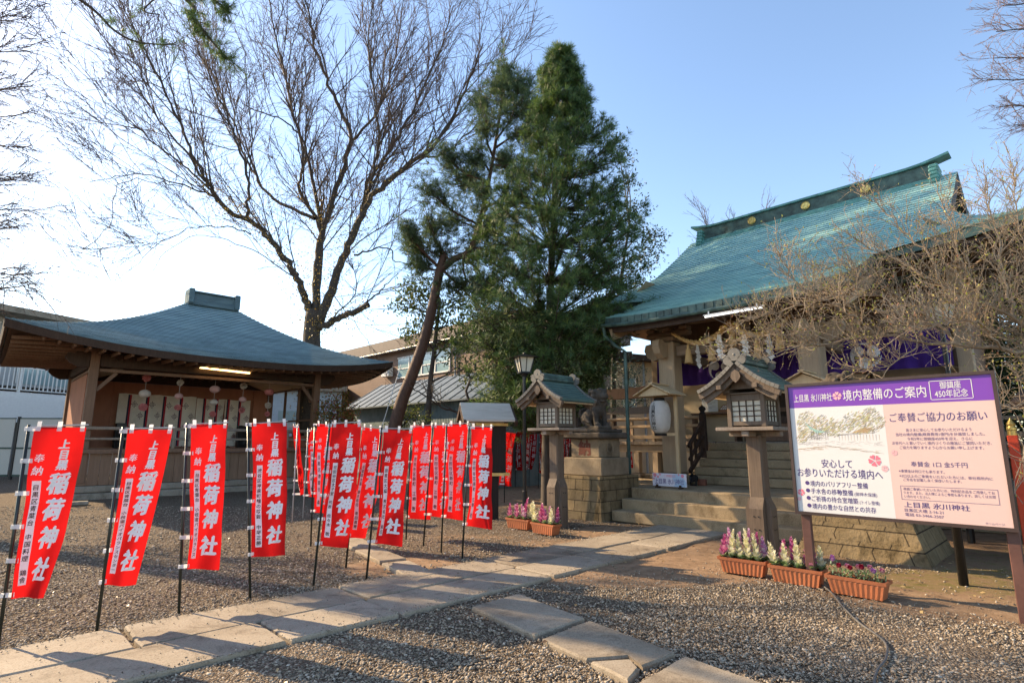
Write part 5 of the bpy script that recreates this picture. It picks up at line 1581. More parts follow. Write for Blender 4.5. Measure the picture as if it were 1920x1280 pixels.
for i, (s, w, s2, w2) in enumerate((("境内のバリアフリー整備", 0.54, "", 0), ("手水舎の移動整備", 0.40, "(御神木保護)", 0.20), ("ご祈祷の待合室増築", 0.44, "(トイレ整備)", 0.175), ("境内の豊かな自然との共存", 0.59, "", 0))):
    y = 1.065 + 0.078 * i
    c = [(0.115 + 0.021 * math.cos(a), y - 0.027 + 0.021 * math.sin(a)) for a in np.linspace(0, 2 * math.pi, 20, endpoint=False)]
    ik.poly([bf(*p) for p in c])
    txt(ik, s, 0.145, y, 0.062, 0.006, width=w)
    if s2: txt(ik, s2, 0.145 + w + 0.012, y, 0.042, 0.0, width=w2)
txt(ik, "ご奉賛ご協力のお願い", 1.315, 0.405, 0.095, 0.0, width=0.75, align='c')
for i, (s, w) in enumerate((("皆さまに安心してお参りいただけるよう", 0.50), ("当社の境内整備(概算費用1億円)を計画致しました。", 0.68), ("令和5年に御鎮座450年を迎え、さらに", 0.50), ("次世代へと繋いでいく境内づくりの趣旨にご賛同いただき、", 0.76), ("ご協力を賜りますよう心からお願い申し上げます。", 0.64))):
    txt(ik, s, 1.315, 0.505 + 0.0415 * i, 0.033, 0.0, width=w, align='c')
txt(ik, "奉賛金 1口 金5千円", 1.285, 0.835, 0.052, 0.0, width=0.43, align='c')
txt(ik, "※奉賛金は何口でも承ります。", 0.965, 0.895, 0.032, 0.0, width=0.36)
txt(ik, "※2口以上のご奉賛をいただいた方には、新社務所内に", 0.965, 0.94, 0.031, 0.0, width=0.70); txt(ik, "ご芳名を記載し永く保存いたします。", 0.993, 0.975, 0.031, 0.0, width=0.45)
for i, (s, w) in enumerate((("高額ご奉賛いただいた方には、特別記念品をご用意してお", 0.68), ("ります。また、法人様によるご奉賛も承ります。詳しくはお問", 0.68), ("い合わせください。", 0.205))):
    txt(ik, s, 0.985, 1.062 + 0.0345 * i, 0.029, 0.0, width=w)
for x0, x1, y0, y1 in ((0.965, 1.685, 1.022, 1.025), (0.965, 1.685, 1.149, 1.152), (0.962, 0.965, 1.022, 1.152), (1.685, 1.688, 1.022, 1.152)):
    ik.poly([bf(x0, y1), bf(x1, y1), bf(x1, y0), bf(x0, y0)])
txt(ik, "上目黒 氷川神社", 0.975, 1.218, 0.056, 0.008, width=0.50); txt(ik, "目黒区大橋 2-16-21", 0.975, 1.262, 0.034, 0.0, width=0.30); txt(ik, "電話 03-3466-2507", 0.975, 1.302, 0.034, 0.0, width=0.30)
txt(ik, "ホームページ", 1.635, 1.325, 0.024, 0.0, width=0.13, align='c')
ik.build("body_lettering", M['sg_ink'], sg)
bl = MB(); blossom(bl, 0.77, 0.79, 0.058, 0.5); blossom(bl, 0.045, 1.14, 0.036, 0.2)
bl.build("pink_blossom", M['sg_pk2'], sg)
bl = MB(); blossom(bl, 0.85, 0.865, 0.032, 0.1); blossom(bl, 0.945, 0.71, 0.028, 0.7); blossom(bl, 0.02, 1.21, 0.02, 0.1); bl.build("pale_blossom", M['sg_pk3'], sg)
# the printed pencil and watercolour view of the precinct (loose strokes)
rr = random.Random(11)
inks = {'sk_leaf': (0.46, 0.44, 0.20), 'sk_olive': (0.26, 0.25, 0.20), 'sk_line': (0.16, 0.14, 0.135), 'sk_teal': (0.28, 0.44, 0.40), 'sk_ochre': (0.44, 0.30, 0.16), 'sk_sky': (0.58, 0.66, 0.72)}
sk_ = {k: MB() for k in inks}
lay_ = [0]
def stroke(key, x0, y0, x1, y1, w):
    lay_[0] += 1
    d = Vector((x1 - x0, y1 - y0)); 
    if d.length < 1e-5: return
    n = Vector((-d.y, d.x)).normalized() * w / 2
    y_ = -0.0126 - 0.0008 * (lay_[0] % 600) / 600
    P = [(x0 + n.x, y0 + n.y), (x0 - n.x, y0 - n.y), (x1 - n.x * 0.5, y1 - n.y * 0.5), (x1 + n.x * 0.5, y1 + n.y * 0.5)]
    sk_[key].poly([(-BW / 2 + a, y_, BZ1 - b) for a, b in P])
for cx, cy, rx, ry, n in ((0.15, 0.43, 0.10, 0.15, 230), (0.30, 0.44, 0.08, 0.11, 130), (0.42, 0.46, 0.10, 0.10, 150), (0.62, 0.42, 0.12, 0.12, 190), (0.76, 0.40, 0.12, 0.13, 230), (0.10, 0.56, 0.06, 0.06, 60)):
    for _ in range(n):
        a, r_ = rr.uniform(0, 6.28), rr.random() ** 0.6
        x, y = cx + rx * r_ * math.cos(a), cy + ry * r_ * math.sin(a)
        if not (0.02 < x < lw - 0.02): continue
        L = rr.uniform(0.015, 0.045); an = rr.uniform(-0.9, -0.3)
        stroke(rr.choice(['sk_leaf', 'sk_leaf', 'sk_olive', 'sk_olive', 'sk_ochre']), x, y, x + L * math.cos(an), y + L * math.sin(an), rr.uniform(0.003, 0.007))
for i in range(26): stroke('sk_teal', 0.15 + 0.004 * i, 0.40 + 0.0045 * i, 0.20 + 0.0065 * i, 0.475 + 0.0008 * i, 0.005)
for x in (0.20, 0.225, 0.255, 0.275, 0.34, 0.36): stroke('sk_line', x, 0.49, x + 0.002, 0.585, 0.004)
for i in range(30): stroke('sk_line', rr.uniform(0.16, 0.36), rr.uniform(0.485, 0.59), rr.uniform(0.16, 0.36), rr.uniform(0.485, 0.59), 0.0018)
for i in range(24): stroke('sk_ochre', 0.64 + 0.006 * i - 0.05, 0.515, 0.69 + 0.004 * i, 0.465, 0.003)
stroke('sk_line', 0.46, 0.535, 0.80, 0.515, 0.004); stroke('sk_line', 0.46, 0.535, 0.66, 0.505, 0.003); stroke('sk_line', 0.66, 0.505, 0.71, 0.462, 0.003); stroke('sk_line', 0.71, 0.462, 0.79, 0.50, 0.003)
for i in range(14): stroke('sk_ochre' if i % 3 else 'sk_line', 0.47 + 0.028 * i, 0.53, 0.47 + 0.028 * i, 0.59, 0.003)
for i in range(60): x = rr.uniform(0.03, 0.85); y = 0.60 + rr.uniform(0, 0.04); stroke('sk_line', x, y, x + rr.uniform(0.01, 0.05), y + rr.uniform(-0.008, 0.01), 0.0016)
stroke('sk_ochre', 0.05, 0.685, 0.36, 0.645, 0.004); stroke('sk_line', 0.36, 0.645, 0.86, 0.72, 0.003); stroke('sk_line', 0.06, 0.63, 0.34, 0.61, 0.0025)
for i in range(70): x = rr.uniform(0.05, 0.8); y = 0.64 + 0.06 * abs(x - 0.36) * 2 + rr.uniform(0, 0.03); stroke('sk_ochre', x, y, x + rr.uniform(0.02, 0.06), y + rr.uniform(-0.003, 0.006), 0.002)
for i in range(45): x = rr.uniform(0.45, 0.62); y = rr.uniform(0.30, 0.50); stroke('sk_sky', x, y, x + 0.02, y + 0.012, 0.005)
for k, mb_ in sk_.items():
    if mb_.f: mb_.build("printed_sketch", plain(k.replace('sk_', 'sketch '), inks[k], 0.4, 0.02, bump=0), sg)
for x in (-BW / 2 + 0.05, BW / 2 - 0.02):
    m = MB(); m.bbox(x - 0.045, x + 0.045, 0.034, 0.094, -0.2, BZ1 - 0.15, 0.006); m.build("post", M['post_brown'], sg)
m = MB(); m.tube([(0.28, 1.30, -0.15), (0.28, 1.30, 0.9), (0.28, 0.12, 1.5)], 0.045, 10); m.build("rear_prop", M['black_metal'], sg, smooth=True)

# ------------------------------------------------------------------ planters
M['kale_green'] = leaf('kale leaf green', (0.10, 0.17, 0.06), (0.22, 0.32, 0.14), (0.42, 0.52, 0.30), 0.25)
M['kale_white'] = leaf('kale cream white', (0.62, 0.60, 0.36), (0.78, 0.74, 0.55), (0.82, 0.80, 0.72), 0.3)
M['kale_pink'] = leaf('kale pale pink', (0.50, 0.17, 0.40), (0.66, 0.36, 0.58), (0.78, 0.62, 0.74), 0.3)
M['kale_magenta'] = leaf('kale magenta', (0.36, 0.05, 0.20), (0.52, 0.12, 0.32), (0.68, 0.30, 0.50), 0.3)
M['flower_red'] = leaf('crimson petals', (0.25, 0.005, 0.03), (0.38, 0.015, 0.06), (0.5, 0.05, 0.12), 0.25)
M['flower_pink'] = leaf('pink petals', (0.55, 0.16, 0.30), (0.68, 0.30, 0.42), (0.78, 0.5, 0.58), 0.25)
M['flower_violet'] = leaf('violet petals', (0.40, 0.13, 0.45), (0.52, 0.24, 0.58), (0.66, 0.40, 0.68), 0.25)
def petal(mb, base, d, up_, L, w, curl=0.3):
    d = Vector(d).normalized(); up_ = Vector(up_)
    s = d.cross(up_).normalized()
    b = Vector(base)
    p1 = b + d * L * 0.5 + up_ * L * 0.12; p2 = b + d * L + up_ * L * curl
    mb.poly([b - s * w * 0.2, b + s * w * 0.2, p1 + s * w * 0.5, p2 + s * w * 0.32, p2 - s * w * 0.32, p1 - s * w * 0.5])
def kale(parent, x, y, z, h, mat, rng):
    o = thing_child("ornamental_kale", parent)
    up_ = Vector((0, 0, 1))
    m = MB()
    for k in range(13):
        a = rng.uniform(0, 6.28); el = rng.uniform(0.05, 0.7)
        petal(m, (x, y, z + 0.02), (math.cos(a), math.sin(a), el), up_, rng.uniform(0.06, 0.10), rng.uniform(0.05, 0.075), 0.25)
    base = m
    m2 = MB()
    n = int(h / 0.0075)
    lean = Vector((rng.uniform(-0.22, 0.22), rng.uniform(-0.18, 0.18), 1))
    for k in range(n):
        f = k / n
        p = Vector((x, y, z + 0.03)) + lean * h * f
        a = k * 2.4 + rng.uniform(-0.3, 0.3)
        L = 0.062 * (1 - f) ** 0.75 + 0.016
        petal(m2, p, (math.cos(a), math.sin(a), 0.35 + 0.9 * f), up_, L * rng.uniform(0.8, 1.2), L * 0.75, 0.35)
    m2.tube([(x, y, z - 0.01), tuple(Vector((x, y, z + 0.03)) + lean * h)], [0.012, 0.004], 5)
    return base, m2, mat
def thing_child(name, parent): return None
def planter(label, c, rz, plants, kind, rng):
    o = thing("flower_planter", label, "planter", c, rz, "terracotta trough planters"); o.scale = (0.84, 0.9, 0.98)
    L, Wd, Hh = 0.31, 0.11, 0.175
    m = MB()
    n = 22
    # ribbed tapering trough
    def ring(z, k, rib):
        pts = []
        for i in range(n): 
            x = -L * k + 2 * L * k * i / (n - 1); pts.append((x, -Wd * k - (0.006 if (i % 2 and rib) else 0), z))
        for i in range(7):
            y = -Wd * k + 2 * Wd * k * (i + 0.5) / 7; pts.append((L * k + (0.005 if (i % 2 and rib) else 0), y, z))
        for i in range(n):
            x = L * k - 2 * L * k * i / (n - 1); pts.append((x, Wd * k + (0.006 if (i % 2 and rib) else 0), z))
        for i in range(7):
            y = Wd * k - 2 * Wd * k * (i + 0.5) / 7; pts.append((-L * k - (0.005 if (i % 2 and rib) else 0), y, z))
        return pts
    rings = [ring(0.0, 0.86, True), ring(0.13, 0.97, True), ring(0.14, 1.0, False), ring(0.142, 1.06, False), ring(Hh, 1.07, False), ring(Hh, 0.99, False), ring(Hh - 0.03, 0.97, False)]
    b = len(m.v)
    for r_ in rings: m.v += r_
    k = len(rings[0])
    for i in range(len(rings) - 1):
        for j in range(k): m.face((b + i * k + j, b + i * k + (j + 1) % k, b + (i + 1) * k + (j + 1) % k, b + (i + 1) * k + j))
    m.face([b + j for j in range(k)][::-1])
    m.build("trough", M['terracotta'], o)
    m = MB(); m.grid(lambda a, b_: (-L * 0.97 + 2 * L * 0.97 * a, -Wd * 0.96 + 2 * Wd * 0.96 * b_, Hh - 0.022 + 0.006 * math.sin(a * 31 + b_ * 17)), 14, 5); m.build("soil", M['soil'], o)
    for i, (x, y, h, mat) in enumerate(plants):
        if kind == 'kale':
            base, top, mt = kale(None, 0, 0, 0, h, mat, rng)
            e = top.build("kale_plant", M[mat], o, smooth=True); e.location = (x, y, Hh - 0.03)
            b_ = base.build("base_leaves", M['kale_green'], e, smooth=True)
        else:
            lf, fl = MB(), MB()
            for q in range(26):
                a = rng.uniform(0, 6.28)
                petal(lf, (rng.uniform(-0.05, 0.05), rng.uniform(-0.04, 0.04), rng.uniform(0, h * 0.7)), (math.cos(a), math.sin(a), rng.uniform(0, 1.2)), (0, 0, 1), rng.uniform(0.03, 0.05), 0.016, 0.1)
            for q in range(24):
                a = q * 2.4; zf_ = h * (0.72 + 0.28 * q / 24)
                petal(fl, (0, 0, zf_), (math.cos(a), math.sin(a), 0.3), (0, 0, 1), 0.030 * (1.2 - 0.5 * q / 24), 0.032, 0.4)
            e = fl.build("flower", M[mat], o, smooth=True); e.location = (x, y, Hh - 0.03); lf.build("leaves", M['kale_green'], e, smooth=True)
    return o
rk_ = random.Random(21)
PLS = []
KM = {'w': 'kale_white', 'p': 'kale_pink', 'm': 'kale_magenta'}
def kp(seq):
    out = []
    n = len(seq)
    for i, c in enumerate(seq):
        x = -0.27 + 0.54 * i / (n - 1); y = 0.045 if i % 2 else -0.045
        out.append((x, y, rk_.uniform(0.22, 0.37), KM[c]))
    return out
def mid(p, q): return (gp(*p) + gp(*q)) / 2
planter("terracotta planter of tall pink and white kale in front of the right lantern", mid((1350, 1069), (1433, 1084)) + SV * 0.09, SHR + R(4), kp("mpwpwpwmwp"), 'kale', rk_)
planter("middle terracotta planter of cream and magenta kale beside the low flowers", mid((1446, 1086), (1540, 1105)) + SV * 0.09, SHR + R(2), kp("wmwmwmmw"), 'kale', rk_)
fl_ = [(-0.27, 0.03, 0.20, 'flower_violet')] + [(-0.18 + 0.062 * i, (0.05 if i % 2 else -0.04), rk_.uniform(0.10, 0.16), ['flower_red', 'flower_pink', 'flower_red', 'flower_pink', 'flower_red', 'flower_pink', 'flower_violet', 'flower_pink'][i]) for i in range(8)]
planter("terracotta planter of low crimson and pink flowers at the right end", mid((1560, 1107), (1656, 1130)) + SV * 0.09, SHR + R(-2), fl_, 'low', rk_)
planter("left of two terracotta planters beside the black lamp post, violet and pink kale", mid((950, 986), (988, 996)) + SV * 0.1, SHR + R(3), kp("mpmmpw"), 'kale', rk_)
planter("terracotta planter of white and magenta kale at the foot of the left lantern", mid((993, 996), (1040, 1006)) + SV * 0.1, SHR + R(-3), kp("wwmpmpwm"), 'kale', rk_)

# ------------------------------------------------------------------ street lamps
def lamp_post(label, base, h, mat_head):
    o = thing("lamp_post", label, "lamp post", base, R(20))
    m = MB(); m.tube([(0, 0, -0.2), (0, 0, 0.5), (0, 0, 0.52), (0, 0, h - 0.42)], [0.05, 0.05, 0.036, 0.036], 10); m.lathe([(0.06, 0), (0.09, 0.05), (0.05, 0.09)], 12, c=(0, 0, h - 0.46)); m.build("pole", M['black_metal'], o)
    m = MB()
    a, b, z0, z1 = 0.10, 0.165, h - 0.36, h - 0.06
    m.hexa([(-a, -a, z0), (a, -a, z0), (a, a, z0), (-a, a, z0), (-b, -b, z1), (b, -b, z1), (b, b, z1), (-b, b, z1)]); m.build("lamp_glass", M[mat_head], o)
    m = MB()
    for sx in (-1, 1):
        for sy in (-1, 1): m.beam((sx * (a + 0.006), sy * (a + 0.006), z0 - 0.01), (sx * (b + 0.006), sy * (b + 0.006), z1), 0.022, 0.022)
    for i in range(4):
        Mx = Matrix.Rotation(i * math.pi / 2, 4, 'Z')
        m.beam(Mx @ Vector((0, -a - 0.008, z0)), Mx @ Vector((0, -b - 0.008, z1)), 0.012, 0.01)
    m.box(-a - 0.02, a + 0.02, -a - 0.02, a + 0.02, z0 - 0.035, z0 - 0.004)
    m.build("lamp_frame", M['black_metal'], o)
    m = MB(); c = 0.27; m.hexa([(-c, -c, z1 + 0.003), (c, -c, z1 + 0.003), (c, c, z1 + 0.003), (-c, c, z1 + 0.003), (-0.05, -0.05, z1 + 0.085), (0.05, -0.05, z1 + 0.085), (0.05, 0.05, z1 + 0.085), (-0.05, 0.05, z1 + 0.085)]); m.ball((0, 0, z1 + 0.10), 0.03, 8, 6); m.build("lamp_roof", M['black_metal'], o)
    return o
lamp_post("black lamp post with square lantern head behind the left planters", Vector((0.265, 12.1, 0)), 3.38, 'shoji')
lamp_post("lamp post with white lantern head behind the plum twigs at right", Vector((7.05, 9.0, 0)), 3.80, 'shoji')

# ------------------------------------------------------------------ little roofed notice case on a black post
nc_ = gp(925, 972)
o = thing("notice_case", "black wooden notice case on a post with a small slatted roof behind the flags", "notice case", nc_, R(16))
m = MB(); m.bbox(-0.09, 0.09, -0.07, 0.07, -0.1, 0.84, 0.01); m.build("post", M['wood_black'], o)
m = MB(); m.bbox(-0.38, 0.24, -0.09, 0.11, 0.91, 1.84, 0.01); m.build("case", M['wood_black'], o)
m = MB(); m.box(-0.40, 0.30, -0.16, 0.17, 0.845, 0.905); m.box(-0.40, 0.27, -0.13, 0.14, 1.845, 1.90); m.build("brass_trim", M['brass'], o)
m = MB()
def nr(x, k): return 2.28 - 0.50 * (abs(k) ** 0.8)
for s in (-1, 1):
    n = 7
    for i in range(n):
        ka, kb = i / n, (i + 1) / n
        ya, yb = s * 0.42 * ka, s * 0.42 * kb
        za, zc = 2.27 - 0.40 * ka + 0.05 * ka * ka, 2.27 - 0.40 * kb + 0.05 * kb * kb
        q = [(-0.72, ya, za), (0.34, ya, za), (0.34, yb, zc), (-0.72, yb, zc)]
        b = [(x, y, z + 0.035 + 0.012) if j < 2 else (x, y, z + 0.035) for j, (x, y, z) in enumerate(q)]
        if s > 0: q, b = q, b
        m.hexa((q + b) if s < 0 else (q + b))
m.build("slatted_roof", wood('pale weathered slats', (0.38, 0.34, 0.28), (0.58, 0.53, 0.45), grain=(1.2, 18, 18)), o)
for x in (-0.70, 0.36):
    m = MB()
    for s in (-1, 1):
        for i in range(6):
            ka, kb = i / 6, (i + 1) / 6
            f = lambda k: (x, s * 0.44 * k, 2.23 - 0.40 * k + 0.05 * k * k)
            m.beam(f(ka), f(kb), 0.05, 0.10, ext=0.005)
    m.build("bargeboard", M['wood_dark'], o)

# ------------------------------------------------------------------ paper lanterns under small plank roofs
def chochin(label, u, v, z0):
    o = thing("paper_lantern", label, "paper lantern", sh(u, v, z0), SHR, "white paper lanterns under plank roofs by the porch")
    m = MB(); m.bbox(0.24, 0.31, 0.16, 0.23, 0.0, 1.98, 0.006); m.beam((0.275, 0.20, 1.08), (-0.05, 0.02, 1.08), 0.05, 0.06); m.beam((0.275, 0.2, 1.95), (-0.02, 0.0, 1.95), 0.05, 0.06); m.build("stand_post", M['wood_new'], o)
    m = MB()
    pr = [(0.10, 1.10), (0.15, 1.14)]
    for i in range(19):
        k = i / 18
        r = 0.155 + 0.075 * math.sin(math.pi * min(1, max(0, k))) ** 0.5
        pr.append((r * (1.0 if i % 2 else 0.985), 1.15 + 0.62 * k))
    pr += [(0.15, 1.785), (0.10, 1.80)]
    m.lathe(pr, 28); lan = m.build("lantern_body", cloth('white lantern paper', (0.70, 0.66, 0.60), 0.3), o, smooth=True)
    m = MB(); m.lathe([(0.105, 1.802), (0.115, 1.802), (0.115, 1.86), (0.09, 1.87)], 20); m.lathe([(0.12, 1.05), (0.13, 1.05), (0.13, 1.095), (0.10, 1.098)], 20); m.build("hoop", M['wood_black'], lan)
    m = MB()
    s = "上目黒氷川神社"
    for i, ch in enumerate(s):
        def fn(x, y):
            z = 1.72 - 0.083 * i + y
            k = min(1, max(0, (z - 1.15) / 0.62))
            r = 0.155 + 0.075 * math.sin(math.pi * k) ** 0.5 + 0.004
            a = R(-97) + x / 0.22
            return (r * math.cos(a), r * math.sin(a), z)
        put_char(m, ch, fn, 0, 0, 0.115, 0.088, 0.02)
    m.build("lettering", M['ink'], lan)
    m = MB()
    for s_ in (-1, 1):
        for j in range(3):
            xa, xb = s_ * (0.46 - 0.15 * j), s_ * (0.46 - 0.15 * (j + 1) - 0.02)
            za, zc = 1.90 + 0.075 * j, 1.90 + 0.075 * (j + 1) + 0.01
            q = [(xa, -0.32, za), (xb, -0.32, zc), (xb, 0.36, zc), (xa, 0.36, za)]
            if s_ > 0: q = [q[1], q[0], q[3], q[2]]
            m.hexa(q + [(x, y, z + 0.022) for x, y, z in q])
    m.box(-0.05, 0.05, -0.33, 0.37, 2.145, 2.17)
    m.build("plank_roof", M['wood_new'], o)
    m = MB()
    pr = [(-0.38, 1.895), (0.38, 1.895), (0.30, 1.955), (0.0, 2.10), (-0.30, 1.955)]
    m.prism(pr, 0.03, Matrix.Translation((0, -0.24, 0))); m.prism(pr, 0.03, Matrix.Translation((0, 0.28, 0)))
    m.build("roof_gable", M['wood_new'], o)
chochin("white paper lantern with black lettering beside the left porch pillar", -1.42, 1.45, 0.60)
chochin("paper lantern whose pale plank roof peeks out behind the right timber lantern", 1.62, 1.45, 0.60)

# ------------------------------------------------------------------ small things on the steps and hall
o = thing("step_sign", "small painted wooden shrine name sign standing on the top of the lower steps", "sign", sh(-1.0, 1.0, 0.604), SHR)
m = MB(); m.bbox(-0.38, 0.38, -0.012, 0.012, 0.035, 0.29, 0.004); bd_ = m.build("sign_panel", plain('pale lilac sign paint', (0.62, 0.60, 0.66), 0.5, 0.05, 4, bump=0), o)
m = MB(); put_text(m, "上目黒 氷川神社", lambda x, y: (x, -0.0145, 0.09 + y), 0.0, 0.0, 0.115, 0.01, 'c', 0.66); m.build("sign_lettering", M['sg_ink'], bd_)
m = MB(); put_text(m, "ご拝観記念", lambda x, y: (x, -0.0145, 0.222 + y), 0.02, 0.0, 0.055, 0.0, 'c', 0.26)
for cx, cz, r in ((-0.32, 0.25, 0.04), (-0.25, 0.22, 0.025), (0.30, 0.25, 0.035), (0.22, 0.27, 0.02), (-0.20, 0.265, 0.02), (-0.345, 0.18, 0.02)):
    for k in range(5):
        a = k * 1.2566
        m.poly([(cx + 0.6 * r * math.cos(a) + 0.42 * r * math.cos(b), -0.0140, cz + 0.6 * r * math.sin(a) + 0.42 * r * math.sin(b)) for b in np.linspace(0, 6.28, 8)[:-1]])
m.build("blossom_paint", M['sg_pk2'], bd_)
m = MB(); m.grid(lambda a, b: (0.10 + 0.25 * a + 0.03 * math.sin(b * 6), -0.0130, 0.04 + 0.24 * b), 1, 12); m.build("stream_paint", plain('pale blue sign paint', (0.36, 0.48, 0.62), 0.5, 0.05, bump=0), bd_)
for x in (-0.27, 0.25):
    m = MB(); m.bbox(x - 0.025, x + 0.025, -0.07, 0.07, 0.0, 0.033, 0.004); m.box(x - 0.02, x + 0.02, -0.045, -0.016, 0.034, 0.07); m.build("foot", M['wood_dark'], o)
o = thing("spotlight", "black round spotlight at the foot of the left porch pillar", "spotlight", sh(-1.02, 2.0, 0.603), SHR + R(-25))
m = MB(); m.box(-0.09, 0.09, -0.02, 0.02, 0.0, 0.03); m.box(-0.10, -0.085, -0.015, 0.015, 0.032, 0.17); m.box(0.085, 0.10, -0.015, 0.015, 0.032, 0.17); m.build("bracket", M['black_metal'], o)
m = MB(); m.lathe([(0.03, -0.12), (0.07, -0.08), (0.085, 0.02), (0.095, 0.03), (0.075, 0.03), (0.06, 0.0)], 18, M=Matrix.Translation((0, 0, 0.16)) @ Matrix.Rotation(R(80), 4, 'X')); m.build("lamp_head", M['black_metal'], o)
o = thing("brick_block", "small reddish brick lying beside the left porch pillar foot", "brick", sh(-0.92, 2.2, 0.603), SHR + R(8))
m = MB(); m.bbox(-0.085, 0.085, -0.06, 0.06, 0, 0.13, 0.008); m.build("brick_body", plain('red brown brick', (0.22, 0.085, 0.05), 0.9, 0.2, 15, bump=0.5), o)
o = thing("paper_notice", "white notices pinned to the plaster wall beside the stair rail", "notice", sh(-1.98, 4.905, 2.52), SHR)
m = MB(); m.box(-0.22, 0.22, -0.012, -0.002, -0.2, 0.2); m.build("sheet", M['paper'], o)
m = MB()
for i in range(9): m.box(-0.18, 0.16 - 0.1 * ((i * 7) % 3), -0.0145, -0.0125, 0.14 - 0.036 * i, 0.148 - 0.036 * i)
m.build("print_lines", plain('grey print', (0.3, 0.28, 0.27), 0.8, 0.05, bump=0), o)
o = thing("counter_shelf", "narrow wall counter on legs below the white notices", "shelf", sh(-1.75, 4.7, 1.535), SHR)
m = MB(); m.bbox(-0.6, 0.62, -0.18, 0.2, 0.70, 0.74, 0.006); m.build("shelf_top", M['wood_brown'], o)
for x in (-0.55, 0.57): 
    m = MB(); m.box(x - 0.03, x + 0.03, -0.15, 0.17, 0.0, 0.698); m.build("leg", M['wood_brown'], o)
o = thing("amulet_tray", "small sloped wooden tray of amulets on the wall counter", "tray", sh(-1.38, 4.68, 2.277), SHR)
m = MB(); m.hexa([(-0.2, -0.14, 0), (0.2, -0.14, 0), (0.2, 0.14, 0), (-0.2, 0.14, 0), (-0.2, -0.14, 0.04), (0.2, -0.14, 0.04), (0.2, 0.14, 0.2), (-0.2, 0.14, 0.2)]); m.build("tray_body", plain('orange wood', (0.32, 0.14, 0.06), 0.5, 0.15), o)
m = MB()
for i in range(6):
    for j in range(2):
        x = -0.17 + 0.058 * i; a, b = 0.12 + 0.42 * j, 0.42 + 0.42 * j
        f = lambda k: (-0.14 + 0.28 * k, 0.045 + 0.16 * k)
        m.poly([(x, f(a)[0], f(a)[1]), (x + 0.042, f(a)[0], f(a)[1]), (x + 0.042, f(b)[0], f(b)[1]), (x, f(b)[0], f(b)[1])])
m.build("amulets", M['paper'], o)
o = thing("offering_box", "dark slatted wooden offering box at the top of the shrine stairs", "offering box", sh(0.1, 4.3, 1.54), SHR)
m = MB(); m.bbox(-0.75, 0.75, -0.28, 0.28, 0.0, 0.5, 0.012)
for i in range(8): m.box(-0.7, 0.7, -0.24 + 0.062 * i, -0.215 + 0.062 * i, 0.503, 0.53)
m.build("box_body", M['wood_brown'], o)
m = MB(); m.bbox(-0.78, 0.78, -0.31, -0.285, 0.40, 0.56, 0.006); m.bbox(-0.78, 0.78, 0.285, 0.31, 0.40, 0.56, 0.006); m.build("rim_board", M['wood_dark'], o)

# vermilion post with a brass cap at the right edge of the picture
o = thing("vermilion_post", "bright vermilion post with a brass cap at the right edge beside the sign board", "post", Vector((6.70, 7.6, 0)), SHR)
m = MB(); m.bbox(-0.055, 0.055, -0.055, 0.055, -0.1, 1.60, 0.008); m.build("shaft", M['vermilion'], o)
m = MB(); m.lathe([(0.05, 1.60), (0.05, 1.66), (0.055, 1.67), (0.055, 1.70), (0.045, 1.72), (0.05, 1.75), (0.02, 1.80), (0.005, 1.83)], 14); m.build("brass_cap", M['gold'], o)
m = MB(); m.bbox(0.06, 1.5, -0.03, 0.03, 1.2, 1.28, 0.006); m.bbox(0.06, 1.5, -0.03, 0.03, 0.5, 0.58, 0.006); m.build("rail", M['vermilion'], o)

# cable lying on the gravel
pts = [gp(*p) + Vector((0, 0, 0.02)) for p in ((1520, 1085), (1557, 1112), (1580, 1140), (1612, 1172), (1645, 1195), (1663, 1215), (1661, 1240), (1645, 1262), (1640, 1290), (1652, 1330))]
def smooth_pts(p, n=6):
    out = []
    for i in range(len(p) - 1):
        a, b, c, d = p[max(0, i - 1)], p[i], p[i + 1], p[min(len(p) - 1, i + 2)]
        for k in range(n):
            t_ = k / n
            out.append(0.5 * ((2 * b) + (c - a) * t_ + (2 * a - 5 * b + 4 * c - d) * t_ ** 2 + (3 * b - a - 3 * c + d) * t_ ** 3))
    out.append(p[-1]); return out
m = MB(); m.tube([p - pts[0] for p in smooth_pts(pts)], 0.009, 6); o = m.build("ground_cable", plain('grey cable', (0.10, 0.095, 0.09), 0.6), smooth=True); o.location = pts[0]
tag(o, "grey cable snaking over the gravel from the planters", "cable")
# guy rope beside the shed
p0, p1 = at(752, 683, 19.2), at(716, 800, 19.2)
m = MB(); m.tube([Vector(), p1 - p0 + (p1 - p0) * 0.2], 0.014, 5); o = m.build("guy_rope", M['paper']); o.location = p0; tag(o, "taut pale guy rope slanting down in front of the metal shed", "rope")
# sign stand foot by the stage corner
o = thing("stand_foot", "black pipe stand on a pale concrete foot by the left stage corner", "stand", gp(122, 948), R(40))
m = MB(); m.bbox(-0.45, 0.45, -0.12, 0.12, 0.0, 0.09, 0.02); m.build("concrete_foot", M['concrete'], o)
m = MB(); m.tube([(0.05, 0, 0.092), (0.05, 0, 0.62)], 0.035, 8); m.build("pipe", M['black_metal'], o)

